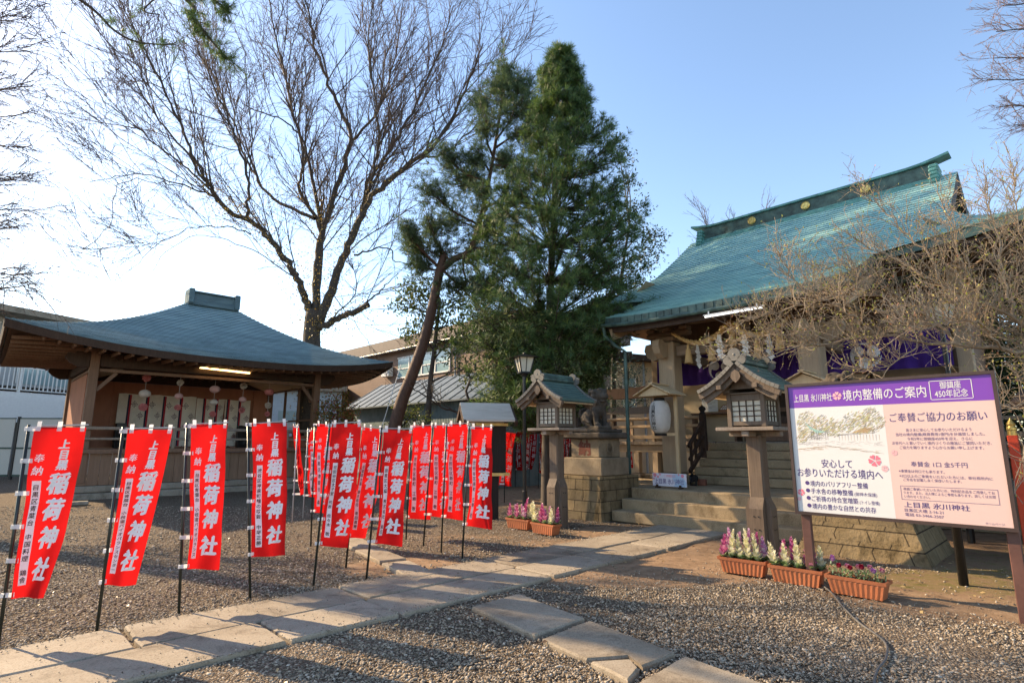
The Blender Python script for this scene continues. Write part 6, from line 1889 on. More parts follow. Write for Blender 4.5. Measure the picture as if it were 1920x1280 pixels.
# ------------------------------------------------------------------ red banner flags
BIG = "上目黒稲荷神社"
BIGPOS = [(0.64, 0.105, 0.20, 0.062), (0.64, 0.168, 0.19, 0.062), (0.63, 0.232, 0.22, 0.066), (0.63, 0.345, 0.42, 0.135), (0.62, 0.50, 0.42, 0.135), (0.63, 0.665, 0.42, 0.135), (0.63, 0.845, 0.44, 0.135)]
def flag(label, base_px, top_px, TL, TR, BL, BR, strip, Y=None, dr=None, detail=True, seed=0, polemat='pole', group="red shrine banners along the path", rise=0.0):
    rng = random.Random(seed * 17 + 5)
    B = gp(*base_px) if Y is None else None
    if B is None: B = at(base_px[0], base_px[1], Y); B.z = 0
    Yp = B.y
    T = at(top_px[0], top_px[1], Yp)
    tl = at(*TL, Yp)
    w0 = 0.43
    if dr is None:
        dx = at(*TR, Yp).x - tl.x
        dr = math.sqrt(max(0.0, w0 * w0 - dx * dx)) * (0.9)
    tr = at(*TR, Yp + dr); bl_ = at(*BL, Yp + 0.01); br = at(*BR, Yp + dr * 0.75)
    o = thing("banner_flag", label, "banner", B, 0, group)
    ph = rng.uniform(0, 6.28); amp = rng.uniform(0.024, 0.038)
    nrm = (tr - tl).cross(bl_ - tl).normalized()
    if nrm.y > 0: nrm = -nrm
    belly = rng.uniform(-0.09, 0.07); twist = rng.uniform(-0.07, 0.05)
    def P(s, t_, off=0.0):
        p = tl.lerp(tr, s).lerp(bl_.lerp(br, s), t_)
        k = s * (1 - 0.6 * (1 - t_))
        d = amp * math.sin(6.5 * s + 2.6 * t_ + ph) * (0.25 + 0.75 * t_) + 0.4 * amp * math.sin(11 * t_ + 4 * s + ph * 2) + belly * math.sin(math.pi * t_) * s
        d += 0.007 * (1 if 0.47 < s < 0.53 else 0) + 0.004 * math.sin(2 * math.pi * 4 * t_)
        fold = -0.006 * math.exp(-((s - 0.5) / 0.03) ** 2)
        side = 0.018 * math.sin(3.1 * t_ + ph) * t_ * (tr - tl).normalized()
        return p + nrm * (d + fold + off) + side
    m = MB(); m.grid(lambda a, b: P(a, b) - B, 14 if detail else 6, 36 if detail else 12); m.build("cloth", M['flag_red'], o, smooth=True)
    m = MB(); sgn = 0.012
    for ch, (s, t_, w, h) in zip(BIG, BIGPOS):
        for q_, (dx, dy) in enumerate(((0, 0), (0.05, 0.012), (-0.045, -0.02), (0.012, 0.035)) if detail else ((0, 0),)):
            put_char(m, ch, lambda x, y: P(min(0.99, max(0.01, x)), min(0.995, max(0.0, t_ - y)), sgn + 0.0006 * q_) - B, s + dx * w, dy * h, w * 1.04, h, 0.011, 0.14)
    for ch, (s, t_, w, h) in zip("奉納", ((0.20, 0.19, 0.20, 0.055), (0.19, 0.265, 0.22, 0.06))):
        for q_, dx in enumerate((0, 0.045) if detail else (0,)): put_char(m, ch, lambda x, y: P(max(0.01, x), t_ - y, sgn + 0.0006 * q_) - B, s + dx * w, 0.0, w, h, 0.0, 0.14)
    m.build("white_lettering", M['flag_white'], o)
    m = MB(); m.grid(lambda a, b: P(0.11 + 0.17 * a, 0.325 + 0.605 * b, 0.007) - B, 3, 24); ns_ = m.build("name_strip", M['flag_white'], o)
    if strip:
        m = MB(); n = len(strip); t0 = 0.345; 
        for i, ch in enumerate(strip):
            if ch == ' ': continue
            tt = t0 + 0.575 * (i + 0.5) / n; h = min(0.05, 0.52 / n * 0.95)
            put_char(m, ch, lambda x, y: P(x, tt - y, 0.0105) - B, 0.195, 0.0, 0.13, h, 0.012, 0.05)
        m.build("name_lettering", M['ink'], ns_)
    m = MB(); m.tube([Vector((0, 0, -0.15)) + (B - T) * 0.0, (T - B)], 0.0125 if detail else 0.012, 8); m.build("pole", M[polemat], o, smooth=True)
    a0 = T - B + Vector((0, 0, -0.012)); d_ = (tr - tl)
    m = MB(); m.tube([a0 - d_ * 0.03, (tr - B) + Vector((0, 0, 0.022)) + d_ * 0.04], 0.006, 6); m.build("cross_bar", M['pole_w'], o)
    def pole_at(z): return T.lerp(B, (T.z - z) / T.z) - B
    if detail:
        for s in (0.09, 0.5, 0.93):
            m = MB(); m.grid(lambda a, b: P(s - 0.045 + 0.09 * a, -0.035 + 0.06 * b, 0.005) - B, 2, 3); m.build("loop", M['loop'], o)
        for k in range(6):
            tt = 0.012 + 0.965 * k / 5
            e = P(0.07, tt, 0.005) - B; q = pole_at((e + B).z) - (e - pole_at((e + B).z)).normalized() * 0.02
            q.y -= 0.016; z = Vector((0, 0, 0.017))
            m = MB(); m.poly([q - z, e - z, e + z, q + z]); m.poly([q - z + Vector((0, 0.034, 0)), q - z, q + z, q + z + Vector((0, 0.034, 0))]); m.build("loop", M['loop'], o)
    else:
        m = MB()
        for k in range(5):
            tt = 0.012 + 0.965 * k / 4
            e = P(0.05, tt, 0.005) - B; q = pole_at((e + B).z); z = Vector((0, 0, 0.022)); q.y -= 0.012
            m.poly([q - z, e - z, e + z, q + z])
        m.build("loops", M['loop'], o)
    return o
flag("nearest red banner at the left edge, its strip ending in a restaurant name", (-4, 1212), (54.7, 796), (64.8, 800), (161.7, 801), (20, 1122), (82.4, 1119), "目黒区青葉台 中国料理 鶏舎", seed=1)
flag("second red banner from the left edge, hanging diagonally", (180.7, 1183.6), (231.5, 800.6), (239.6, 804.7), (324, 805.5), (199, 1096), (258.7, 1097), "目黒区青葉台 小枝道バイオバランスセンター", seed=2)
flag("third red banner from the left edge, bulging out to the right near its foot", (337, 1150), (351, 792.5), (358, 795.7), (426.4, 795.7), (349, 1066.6), (408, 1067.4), "目黒区青葉台 小枝道バイオバランス", seed=3)
flag("red banner hanging straightest, standing alone in front of the stage's right half", (471.7, 1121.6), (465, 792.5), (471.7, 793), (536.3, 793), (475.8, 1043.6), (540, 1040), "渋谷区神泉町麺の坊砦 中坪正勝", seed=4)
flag("red banner leading the middle cluster, on the most tilted dark pole", (586.6, 1097), (618.8, 791.6), (621.9, 795), (676, 794), (603.8, 1022.3), (657.4, 1026.7), "世田谷区太子堂 代表 佐々木 敬", seed=5)
flag("red banner showing between the leading and last ones of the middle cluster", (647.6, 1059.7), (675, 797), (679, 800.6), (714, 804.5), (659, 1006.9), (691.5, 1009), "目黒区大橋 横井裕司 青田直樹", seed=6)
flag("red banner at the right end of the middle cluster, nearest the path crossing", (685.5, 1083), (715.5, 800.6), (719.3, 804.5), (773.5, 807), (702, 1018.5), (751.3, 1023.6), "目黒区大橋 株式会社 和氏", seed=7)
flag("red banner half hidden behind the leading banner of the middle cluster", (583.2, 1021), (590.4, 795.5), (594, 794), (626, 797), (591.5, 960.5), (613, 962), "目黒区青葉台 森", seed=8)
flag("red banner on a pale pole partly hidden behind the middle cluster", (567.7, 970.8), (578, 803), (582, 805.8), (601, 806), (575.5, 930.8), (593, 932), "目黒区 鈴木 様", seed=9, polemat='pole_w')
flag("red banner turned edge on and twisting on a pale pole near the stage", (547.7, 979), (558, 795), (549, 798.5), (560.5, 797.9), (561, 929), (569, 925.8), "目黒区 鈴木", seed=10, polemat='pole_w', dr=0.36)
flag("leftmost red banner of the group before the notice case", (761, 1010), (771.3, 799.5), (774, 797), (811, 798), (768, 971.6), (810, 974), "世田谷区新町 江崎 敬", seed=11)
flag("second red banner of the group before the notice case, lettering cut by poles", (792.8, 1021.4), (811.6, 795), (813, 797), (847, 798), (806.4, 967), (842, 971.6), "世田谷区新町 江崎 敬", seed=12)
flag("third red banner of the group before the notice case", (826.8, 1033.9), (837.5, 792.6), (842.7, 794.5), (879, 795.4), (837, 970.5), (868.6, 975.7), "世田谷区新町 江崎 敬", seed=13)
flag("red banner directly before the notice case, right end of its group", (865.8, 1046.3), (880, 798), (883.4, 799.4), (923.5, 801.7), (873, 985), (920, 992), "世田谷区新町 江崎 敬", seed=14)
BK = [(948, 810, 966, 812, 937, 909, 962, 912, 15.0, "far red banner just right of the notice case, largest of the far row"),
      (968.5, 810, 980.5, 808, 965.7, 881, 978.4, 882, 20.0, "far red banner just left of the black lamp post"),
      (985, 809, 994.5, 808, 981, 878, 988, 892, 19.0, "far red banner tapering right beside the black lamp post"),
      (994.5, 805, 1006, 804, 990.3, 879, 999.5, 880, 20.0, "far red banner between the black lamp post and the tree trunk"),
      (1008, 803, 1012, 803, 1004, 868, 1008, 872, 21.0, "thin sliver of a far red banner next to the conifer trunk"),
      (1012, 809, 1019, 809, 1013, 887, 1017, 887, 19.5, "far red banner with pale ties left against the conifer trunk"),
      (1037, 815, 1042, 815, 1035, 885, 1040, 885, 19.5, "far red banner mostly hidden by the post of the left lantern"),
      (1055, 809, 1060, 809, 1054, 868, 1058, 869, 21.0, "narrow far red banner right of the left lantern's post"),
      (1062, 809, 1073, 809, 1061, 882, 1067, 882, 20.0, "far red banner beside the ivy left of the lion dog plinth"),
      (1076, 809, 1084, 815, 1076, 868, 1083, 868, 21.5, "far red banner touching the left edge of the lion dog plinth"),
      (1148.6, 806, 1163, 808, 1147, 884, 1161, 884, 19.0, "far red banner seen under the left end of the veranda"),
      (1177, 806, 1188, 808, 1179, 876, 1187.3, 877, 20.0, "far red banner seen between two veranda posts")]
for i, (a, b, c, d, e, f, g_, h, Y, lab) in enumerate(BK):
    p = at(a - 1.5, 900, Y); p.z = 0
    flag(lab, (a - 2.5, 950), (a - 1.5, b - 2), (a, b), (c, d), (e, f), (g_, h), "世田谷区 江崎", Y=Y, detail=False, seed=40 + i, group="far red banners behind the lantern")

# ------------------------------------------------------------------ trees
class Wood:
    """many tapering branches, built as one mesh"""
    def __init__(s): s.g = {}
    def add(s, pts, rad, n=4):
        s.g.setdefault((len(pts), n), []).append(([tuple(p) for p in pts], rad))
    def arrays(s):
        VV, FF, off = [], [], 0
        for (k, n), L in s.g.items():
            P = np.array([l[0] for l in L], dtype=np.float64); Rr = np.array([l[1] for l in L], dtype=np.float64)
            N = len(L)
            T = np.gradient(P, axis=1); T /= (np.linalg.norm(T, axis=2, keepdims=True) + 1e-9)
            D = P[:, -1] - P[:, 0]; D /= (np.linalg.norm(D, axis=1, keepdims=True) + 1e-9)
            ref = np.where(np.abs(D[:, 2:3]) < 0.9, np.array([[0, 0, 1.0]]), np.array([[1.0, 0, 0]]))
            X = np.cross(D, ref); X /= np.linalg.norm(X, axis=1, keepdims=True)
            X = X[:, None, :] - T * (T * X[:, None, :]).sum(2, keepdims=True); X /= (np.linalg.norm(X, axis=2, keepdims=True) + 1e-9)
            Y = np.cross(T, X)
            a = np.arange(n) * 2 * np.pi / n
            V = P[:, :, None, :] + Rr[:, :, None, None] * (X[:, :, None, :] * np.cos(a)[None, None, :, None] + Y[:, :, None, :] * np.sin(a)[None, None, :, None])
            i = np.arange(k - 1)[:, None] * n; j = np.arange(n)[None]; j2 = (j + 1) % n
            f = np.stack([i + j, i + j2, i + n + j2, i + n + j], -1).reshape(-1, 4)
            F = (f[None] + (np.arange(N) * k * n)[:, None, None]).reshape(-1, 4) + off
            VV.append(V.reshape(-1, 3)); FF.append(F); off += N * k * n
        return np.concatenate(VV), np.concatenate(FF)
    def build(s, name, mat, parent, off):
        V, F = s.arrays()
        return np_obj(name, V, F, mat, parent, off, True)
def rv(rng, s=1.0): return Vector((rng.gauss(0, s), rng.gauss(0, s), rng.gauss(0, s)))
def shoot(rng, p, d, L, n, wob, bend=Vector((0, 0, 0))):
    pts = [Vector(p)]; d = Vector(d).normalized(); st = L / n
    for i in range(n):
        d = (d + rv(rng, wob) + bend).normalized(); pts.append(pts[-1] + d * st)
    return pts
def taper(r0, r1, n, p=1.0): return [r0 + (r1 - r0) * (i / (n - 1)) ** p for i in range(n)]
def resample(pts, n):
    pts = [Vector(p) for p in pts]
    s = [0.0]
    for a, b in zip(pts, pts[1:]): s.append(s[-1] + (b - a).length)
    out = []
    for k in range(n):
        t_ = s[-1] * k / (n - 1); i = 0
        while i < len(s) - 2 and s[i + 1] < t_: i += 1
        f = (t_ - s[i]) / max(1e-6, s[i + 1] - s[i]); out.append(pts[i].lerp(pts[i + 1], min(1, f)))
    return out
def curve_pts(pts, n=5): return smooth_pts([Vector(p) for p in pts], n)
def leaves(C, size, rng, asp=0.5, flat=0.0):
    """leaf quads at centres C (N,3)"""
    N = len(C); d = rng.normal(size=(N, 3)); d[:, 2] *= (1 - flat); d /= np.linalg.norm(d, axis=1, keepdims=True)
    e = rng.normal(size=(N, 3)); e -= d * (e * d).sum(1, keepdims=True); e /= np.linalg.norm(e, axis=1, keepdims=True)
    L = (size * rng.uniform(0.7, 1.3, N))[:, None] if np.isscalar(size) else (size * rng.uniform(0.7, 1.3, N))[:, None]
    V = np.stack([C - d * L * 0.5, C + e * L * asp * 0.5, C + d * L * 0.5, C - e * L * asp * 0.5], 1).reshape(-1, 3)
    return V, np.arange(N * 4).reshape(-1, 4)
def whorls(C, A, n, L, w, rng, spread=(0.1, 1.2)):
    """bundles of needles round the shoot tips C with axes A"""
    N = len(C); A = A / (np.linalg.norm(A, axis=1, keepdims=True) + 1e-9)
    r = rng.normal(size=(N, 3)); X = r - A * (r * A).sum(1, keepdims=True); X /= np.linalg.norm(X, axis=1, keepdims=True); Y = np.cross(A, X)
    a = (np.arange(n) * 2 * np.pi / n)[None] + rng.uniform(-0.3, 0.3, (N, n)); k = rng.uniform(*spread, (N, n))
    D = A[:, None] * k[..., None] + X[:, None] * np.cos(a)[..., None] + Y[:, None] * np.sin(a)[..., None]
    D /= np.linalg.norm(D, axis=2, keepdims=True)
    LL = L * rng.uniform(0.7, 1.2, (N, n, 1))
    S = np.cross(D, A[:, None]); S /= (np.linalg.norm(S, axis=2, keepdims=True) + 1e-9)
    b = C[:, None] + D * 0.01; t_ = C[:, None] + D * LL
    V = np.stack([b - S * w * 0.35, b + S * w * 0.35, (b + t_) / 2 + S * w * 0.5, t_, (b + t_) / 2 - S * w * 0.5], 2).reshape(-1, 3)
    F = np.arange(N * n * 5).reshape(-1, 5)
    return V, F
M['needle'] = leaf('dark conifer needles', (0.04, 0.08, 0.026), (0.078, 0.14, 0.04), (0.15, 0.21, 0.065), 0.45, 0.5)
M['needle_pine'] = leaf('blue green pine needles', (0.05, 0.085, 0.046), (0.085, 0.135, 0.068), (0.15, 0.20, 0.09), 0.45, 0.5)
M['leaf_dark'] = leaf('dark glossy leaves', (0.02, 0.035, 0.014), (0.04, 0.065, 0.022), (0.085, 0.105, 0.035), 0.2, 0.5)
M['leaf_light'] = leaf('light willow green leaves', (0.07, 0.105, 0.04), (0.135, 0.185, 0.065), (0.25, 0.285, 0.12), 0.45, 0.5)
M['leaf_olive'] = leaf('olive evergreen leaves', (0.045, 0.07, 0.02), (0.09, 0.12, 0.032), (0.20, 0.21, 0.05), 0.4, 0.35)
M['leaf_blue'] = leaf('blue green fine foliage', (0.04, 0.075, 0.065), (0.06, 0.11, 0.095), (0.10, 0.15, 0.12), 0.25)
M['leaf_red'] = leaf('yellow and red shrub leaves', (0.10, 0.12, 0.02), (0.26, 0.20, 0.04), (0.36, 0.06, 0.04), 0.35)
M['leaf_gold'] = leaf('golden brown shoots', (0.20, 0.12, 0.025), (0.34, 0.22, 0.05), (0.42, 0.32, 0.10), 0.3)
M['bud'] = leaf('plum buds and young leaves', (0.34, 0.38, 0.06), (0.52, 0.50, 0.10), (0.50, 0.24, 0.16), 0.35)
M['twig_red'] = plain('thin reddish twigs', (0.10, 0.062, 0.045), 0.8, 0.25)
M['twig_pale'] = plain('pale sunlit twigs', (0.26, 0.175, 0.15), 0.8, 0.2)

def bare_tree(name, label, base, limbs, P, mat, twigmat, seed, group=None):
    """limbs: (points, r0, r1, spawn?) hand placed; the rest grows from them"""
    rng = random.Random(seed)
    o = thing(name, label, "tree", base, 0, group)
    wood_, tw = Wood(), Wood()
    hub = Vector(P['hub'])
    for pts, r0, r1, sp in limbs:
        c = curve_pts(pts, 5)
        c = resample(c, max(6, int(len(c) * 0.9)))
        L = sum((b - a).length for a, b in zip(c, c[1:]))
        cj = [c[0]] + [q + rv(rng, P.get('jit', 0.03)) for q in c[1:]]
        wood_.add(cj, taper(r0 * P.get('rs', 1.0), r1 * P.get('rs', 1.0), len(cj), P.get('tp', 0.8)), 8 if r0 > 0.05 else 6)
        if not sp: continue
        n = int(L * P['n1'] * sp)
        for k in range(n):
            f = rng.uniform(P.get('f0', 0.25), 1.0)
            i = min(len(cj) - 2, int(f * (len(cj) - 1))); p = cj[i].lerp(cj[i + 1], rng.random())
            t_ = (cj[i + 1] - cj[i]).normalized()
            rad = (p - hub).normalized()
            d = t_ * P['t'] + rad * P['r'] + Vector(P['up']) + rv(rng, P['rnd'])
            L1 = rng.uniform(*P['L1']) * (1.15 - 0.5 * f)
            ra = max(0.006, (r0 + (r1 - r0) * f) * 0.38); ra = min(ra, P['rm'])
            b1 = shoot(rng, p, d, L1, 6, P['w1'], Vector(P['bend']))
            (wood_ if ra > 0.02 else tw).add(b1, taper(ra, P['rt'] * 1.3, 7), 5 if ra > 0.02 else 4)
            for q in range(int(P['n2'] * L1)):
                f2 = rng.uniform(0.15, 1.0); j = min(5, int(f2 * 6)); p2 = b1[j].lerp(b1[j + 1], rng.random())
                t2 = (b1[j + 1] - b1[j]).normalized()
                d2 = t2 * 0.9 + rv(rng, P['rnd2']) + Vector(P['up']) * 0.6
                L2 = rng.uniform(*P['L2']) * (1.1 - 0.4 * f2)
                b2 = shoot(rng, p2, d2, L2, 4, P['w2'], Vector(P['bend']))
                tw.add(b2, taper(max(P['rt'] * 1.25, ra * 0.4), P['rt'], 5), 3)
                for q3 in range(P['n3']):
                    j3 = rng.randint(1, 3); p3 = b2[j3].lerp(b2[j3 + 1], rng.random())
                    d3 = (b2[j3 + 1] - b2[j3]).normalized() + rv(rng, P['rnd2'])
                    b3 = shoot(rng, p3, d3, L2 * rng.uniform(0.25, 0.6), 2, P['w2'], Vector(P['bend']))
                    tw.add(b3, taper(P['rt'], P['rt'] * 0.7, 3), 3)
    tr = wood_.build("trunk", M[mat], o, base)
    cr = tw.build("crown", M[twigmat], o, base)
    return o, tr, cr, wood_, tw
def PX(seq, Y0, Y1=None, dy=0.0):
    n = len(seq); Y1 = Y0 if Y1 is None else Y1
    return [at(x, y, Y0 + (Y1 - Y0) * i / max(1, n - 1)) for i, (x, y) in enumerate(seq)]

# the big bare zelkova behind the stage
ZY = 22.0
zb = at(577, 900, ZY); zb.z = 0
Zl = [([zb + Vector((0, 0, -0.3))] + PX([(577, 850), (576, 760), (580, 690), (584, 630), (590, 585)], ZY), 0.62, 0.40, 0),
      (PX([(585, 610), (566, 540), (545, 500), (515, 460), (485, 425), (462, 408), (440, 402), (420, 385), (400, 360), (380, 330)], ZY, ZY - 2.5), 0.22, 0.09, 0.7),
      (PX([(462, 408), (466, 380), (460, 315), (450, 285), (425, 215), (400, 160), (372, 90), (350, 20)], ZY - 1.3, ZY - 2.5), 0.085, 0.025, 1),
      (PX([(380, 330), (360, 285), (340, 235), (310, 175), (280, 110), (250, 45), (232, -10)], ZY - 2.5, ZY - 4), 0.08, 0.02, 1),
      (PX([(425, 390), (395, 366), (350, 350), (310, 338), (270, 328), (215, 332), (165, 342)], ZY - 1.8, ZY - 3.5), 0.06, 0.012, 0.9),
      (PX([(400, 360), (345, 312), (292, 270), (240, 225), (200, 190), (170, 150)], ZY - 2.2, ZY - 4.5), 0.06, 0.015, 1),
      (PX([(385, 340), (350, 285), (300, 228), (250, 150), (205, 85), (165, 25)], ZY - 2.5, ZY - 3), 0.06, 0.015, 1),
      (PX([(590, 600), (592, 520), (603, 440), (617, 400), (632, 345), (648, 300), (656, 260), (640, 210), (612, 150), (590, 80), (575, 0)], ZY, ZY + 1.5), 0.24, 0.045, 0.8),
      (PX([(656, 265), (690, 235), (720, 180), (740, 110), (752, 40), (758, -30)], ZY + 1, ZY + 2.2), 0.085, 0.02, 1),
      (PX([(604, 440), (590, 402), (570, 372), (560, 350), (572, 300), (570, 265), (530, 225), (485, 212), (450, 190)], ZY + 0.3, ZY - 1), 0.12, 0.02, 1),
      (PX([(590, 410), (545, 390), (510, 370), (480, 330), (457, 290), (445, 250), (420, 190), (392, 120), (375, 40)], ZY, ZY + 1.6), 0.10, 0.02, 1),
      (PX([(597, 605), (622, 540), (640, 490), (655, 455), (680, 400), (705, 360), (740, 330), (780, 300), (815, 270), (850, 215), (880, 150), (905, 80)], ZY, ZY - 1.5), 0.27, 0.03, 0.9),
      (PX([(655, 455), (672, 420), (684, 380), (690, 340), (720, 300), (745, 260), (770, 215), (800, 150), (830, 80), (850, 10)], ZY - 0.3, ZY + 1.5), 0.13, 0.025, 1),
      (PX([(683, 395), (700, 320), (710, 250), (702, 180), (690, 90), (700, 0)], ZY - 0.3, ZY - 2.3), 0.10, 0.025, 1),
      (PX([(795, 293), (830, 288), (870, 255), (905, 215), (930, 150)], ZY - 0.8, ZY - 1.8), 0.06, 0.015, 1),
      (PX([(598, 615), (630, 598), (660, 586), (690, 573)], ZY, ZY - 1.2), 0.17, 0.13, 0.25),
      (PX([(676, 580), (700, 556), (725, 530), (745, 515)], ZY - 1, ZY - 1.6), 0.06, 0.015, 0.7),
      (PX([(592, 570), (600, 490), (601, 420), (585, 330), (560, 250), (540, 170), (520, 80), (500, -20)], ZY + 0.3, ZY + 2.2), 0.15, 0.03, 1),
      (PX([(664, 478), (720, 465), (735, 470), (741, 490), (772, 495)], ZY - 0.3, ZY - 1), 0.055, 0.018, 0.5),
      (PX([(470, 440), (440, 428), (385, 424), (330, 440), (280, 472), (240, 508), (205, 535)], ZY - 1, ZY - 3), 0.035, 0.008, 0.7),
      (PX([(560, 525), (500, 485), (440, 455), (380, 440), (310, 470), (290, 520)], ZY - 0.5, ZY - 2), 0.035, 0.008, 0.8),
      (PX([(340, 350), (250, 335), (215, 360), (210, 410), (180, 450), (158, 470)], ZY - 2.6, ZY - 3.2), 0.02, 0.014, 0.2),
      (PX([(620, 545), (660, 600), (690, 640)], ZY - 0.6), 0.03, 0.01, 0.6)]
ZP = dict(hub=at(588, 640, ZY), n1=2.6, t=0.38, r=0.85, up=(0, 0, 0.14), rnd=0.42, L1=(1.6, 6.2), rm=0.03, rt=0.0064, w1=0.10, bend=(0, 0, 0.012), n2=4.4, rnd2=0.42, L2=(0.6, 1.9), w2=0.12, n3=2, jit=0.035, f0=0.14, rs=0.84, tp=0.6)
o, tr, cr, zw, zt_w = bare_tree("zelkova_tree", "huge bare zelkova with spreading limbs rising behind the stage", zb, Zl, ZP, 'bark', 'twig_red', 5)
npr = np.random.default_rng(5)
C = []
for pts, r0, r1, sp in Zl[:2] + Zl[7:8] + Zl[9:13] + Zl[15:16]:
    c = curve_pts(pts, 8)
    for p in c:
        if 330 < 0 or p.z < 13:
            for k in range(int(26 * min(1, r0 * 4))): C.append(p + rv(RNG, 0.24 + r0 * 0.5))
V, F = leaves(np.array([tuple(p) for p in C]), 0.075, npr, 0.6)
np_obj("epicormic_shoots", V, F, M['leaf_gold'], o, zb)

# bare tree whose twigs reach in from the left edge
lb_ = Vector((-15.5, 12.6, 0))
rl = random.Random(9)
Ll = [([lb_ + Vector((0, 0, -0.3)), lb_ + Vector((0.1, 0, 3)), lb_ + Vector((0.3, -0.2, 6)), lb_ + Vector((0.2, -0.2, 9.5)), lb_ + Vector((-0.3, 0, 12)), lb_ + Vector((-0.2, 0.2, 15))], 0.32, 0.05, 0)]
for k in range(4):  # unseen upper limbs, added with the tall trunk top for streaked foreground shadows
    a_ = rl.uniform(1.2, 5.0); h_ = 8.0 + 0.75 * k; q_ = rl.uniform(1.4, 2.8)
    Ll.append(([lb_ + Vector((0, 0, h_)), lb_ + Vector((q_ * 0.5 * math.cos(a_), q_ * 0.5 * math.sin(a_), h_ + 1.0)), lb_ + Vector((q_ * math.cos(a_), q_ * math.sin(a_), h_ + 2.6))], 0.075, 0.02, 0.8))
for k, y in enumerate((-10, 40, 95, 170, 225, 265, 330, 385, 430, 505, 545)):
    zs_ = 2.6 + 0.62 * (10 - k)
    Ll.append(([lb_ + Vector((0.2, -0.1, zs_)), lb_.lerp(at(-90, y, 11.4), 0.6) + Vector((0, 0, zs_ * 0.42)), at(-60, y + 12, 11.4), at(20 + 60 * rl.random(), y - 10 + 24 * rl.random(), 11.2)], 0.05, 0.010, 1))
LP = dict(hub=lb_ + Vector((0, 0, 5)), n1=3.0, t=0.9, r=0.35, up=(0.25, 0, -0.03), rnd=0.22, L1=(0.7, 1.6), rm=0.011, rt=0.0044, w1=0.10, bend=(0.01, 0, -0.03), n2=6.5, rnd2=0.35, L2=(0.35, 0.9), w2=0.12, n3=3, f0=0.45, jit=0.02)
bare_tree("bare_tree", "bare tree off the left edge whose drooping twigs reach into the picture", lb_, Ll, LP, 'bark', 'twig_red', 9, "bare winter trees")

# bare tree beyond the top right corner
rb = Vector((17.5, 13.5, 0)); rl = random.Random(12)
Lr = [([rb + Vector((0, 0, -0.3)), rb + Vector((-0.1, 0, 4)), rb + Vector((-0.2, 0, 8)), rb + Vector((-0.4, 0, 12.5))], 0.3, 0.1, 0)]
for k, (x, y) in enumerate(((1880, 10), (1870, 60), (1860, 110), (1850, 150), (1870, 200), (1900, 235), (1900, -30))):
    zz = at(1960, y, 13.2).z
    Lr.append(([rb + Vector((-0.2, 0, zz - 1.2)), at(2060, y - 10, 13.3), at(1960, y - 4, 13.2), at(x, y, 13.0)], 0.05, 0.010, 1))
RP = dict(hub=rb + Vector((0, 0, 9)), n1=4.0, t=0.8, r=0.3, up=(-0.2, 0, 0.02), rnd=0.28, L1=(0.5, 1.1), rm=0.012, rt=0.0042, w1=0.12, bend=(0, 0, -0.015), n2=7.0, rnd2=0.4, L2=(0.3, 0.7), w2=0.14, n3=3, f0=0.5, jit=0.02)
bare_tree("bare_tree", "pale twigged bare tree reaching in from the top right corner", rb, Lr, RP, 'bark', 'twig_pale', 12, "bare winter trees")

# bare trees behind the shrine roof
for px, Y, top, sd, lab in ((1345, 25, 405, 31, "thin bare tree rising just behind the left end of the shrine roof ridge"), (1402, 28, 372, 32, "bare tree tip showing above the middle of the shrine roof ridge")):
    b = at(px, 800, Y); b.z = 0; rl = random.Random(sd)
    zt2 = at(px, top, Y).z
    lim = [([b + Vector((0, 0, -0.2)), b + Vector((0.1, 0, zt2 * 0.3)), b + Vector((0, 0, zt2 * 0.55)), b + Vector((0.1, 0, zt2 * 0.9))], 0.2, 0.03, 1)]
    for k in range(7):
        a = rl.uniform(0, 6.28); h = zt2 * rl.uniform(0.35, 0.7); r_ = rl.uniform(0.9, 2.0)
        lim.append(([b + Vector((0, 0, h)), b + Vector((r_ * 0.5 * math.cos(a), r_ * 0.5 * math.sin(a), h + 0.12 * zt2)), b + Vector((r_ * math.cos(a), r_ * math.sin(a), h + 0.27 * zt2))], 0.05, 0.012, 1))
    bare_tree("bare_tree", lab, b, lim, dict(hub=b + Vector((0, 0, zt2 * 0.4)), n1=4.5, t=0.7, r=0.4, up=(0, 0, 0.3), rnd=0.3, L1=(0.7, 1.6), rm=0.015, rt=0.006, w1=0.1, bend=(0, 0, 0.02), n2=2.5, rnd2=0.35, L2=(0.4, 0.8), w2=0.12, n3=2, f0=0.4), 'bark', 'twig_red', sd, "bare winter trees")

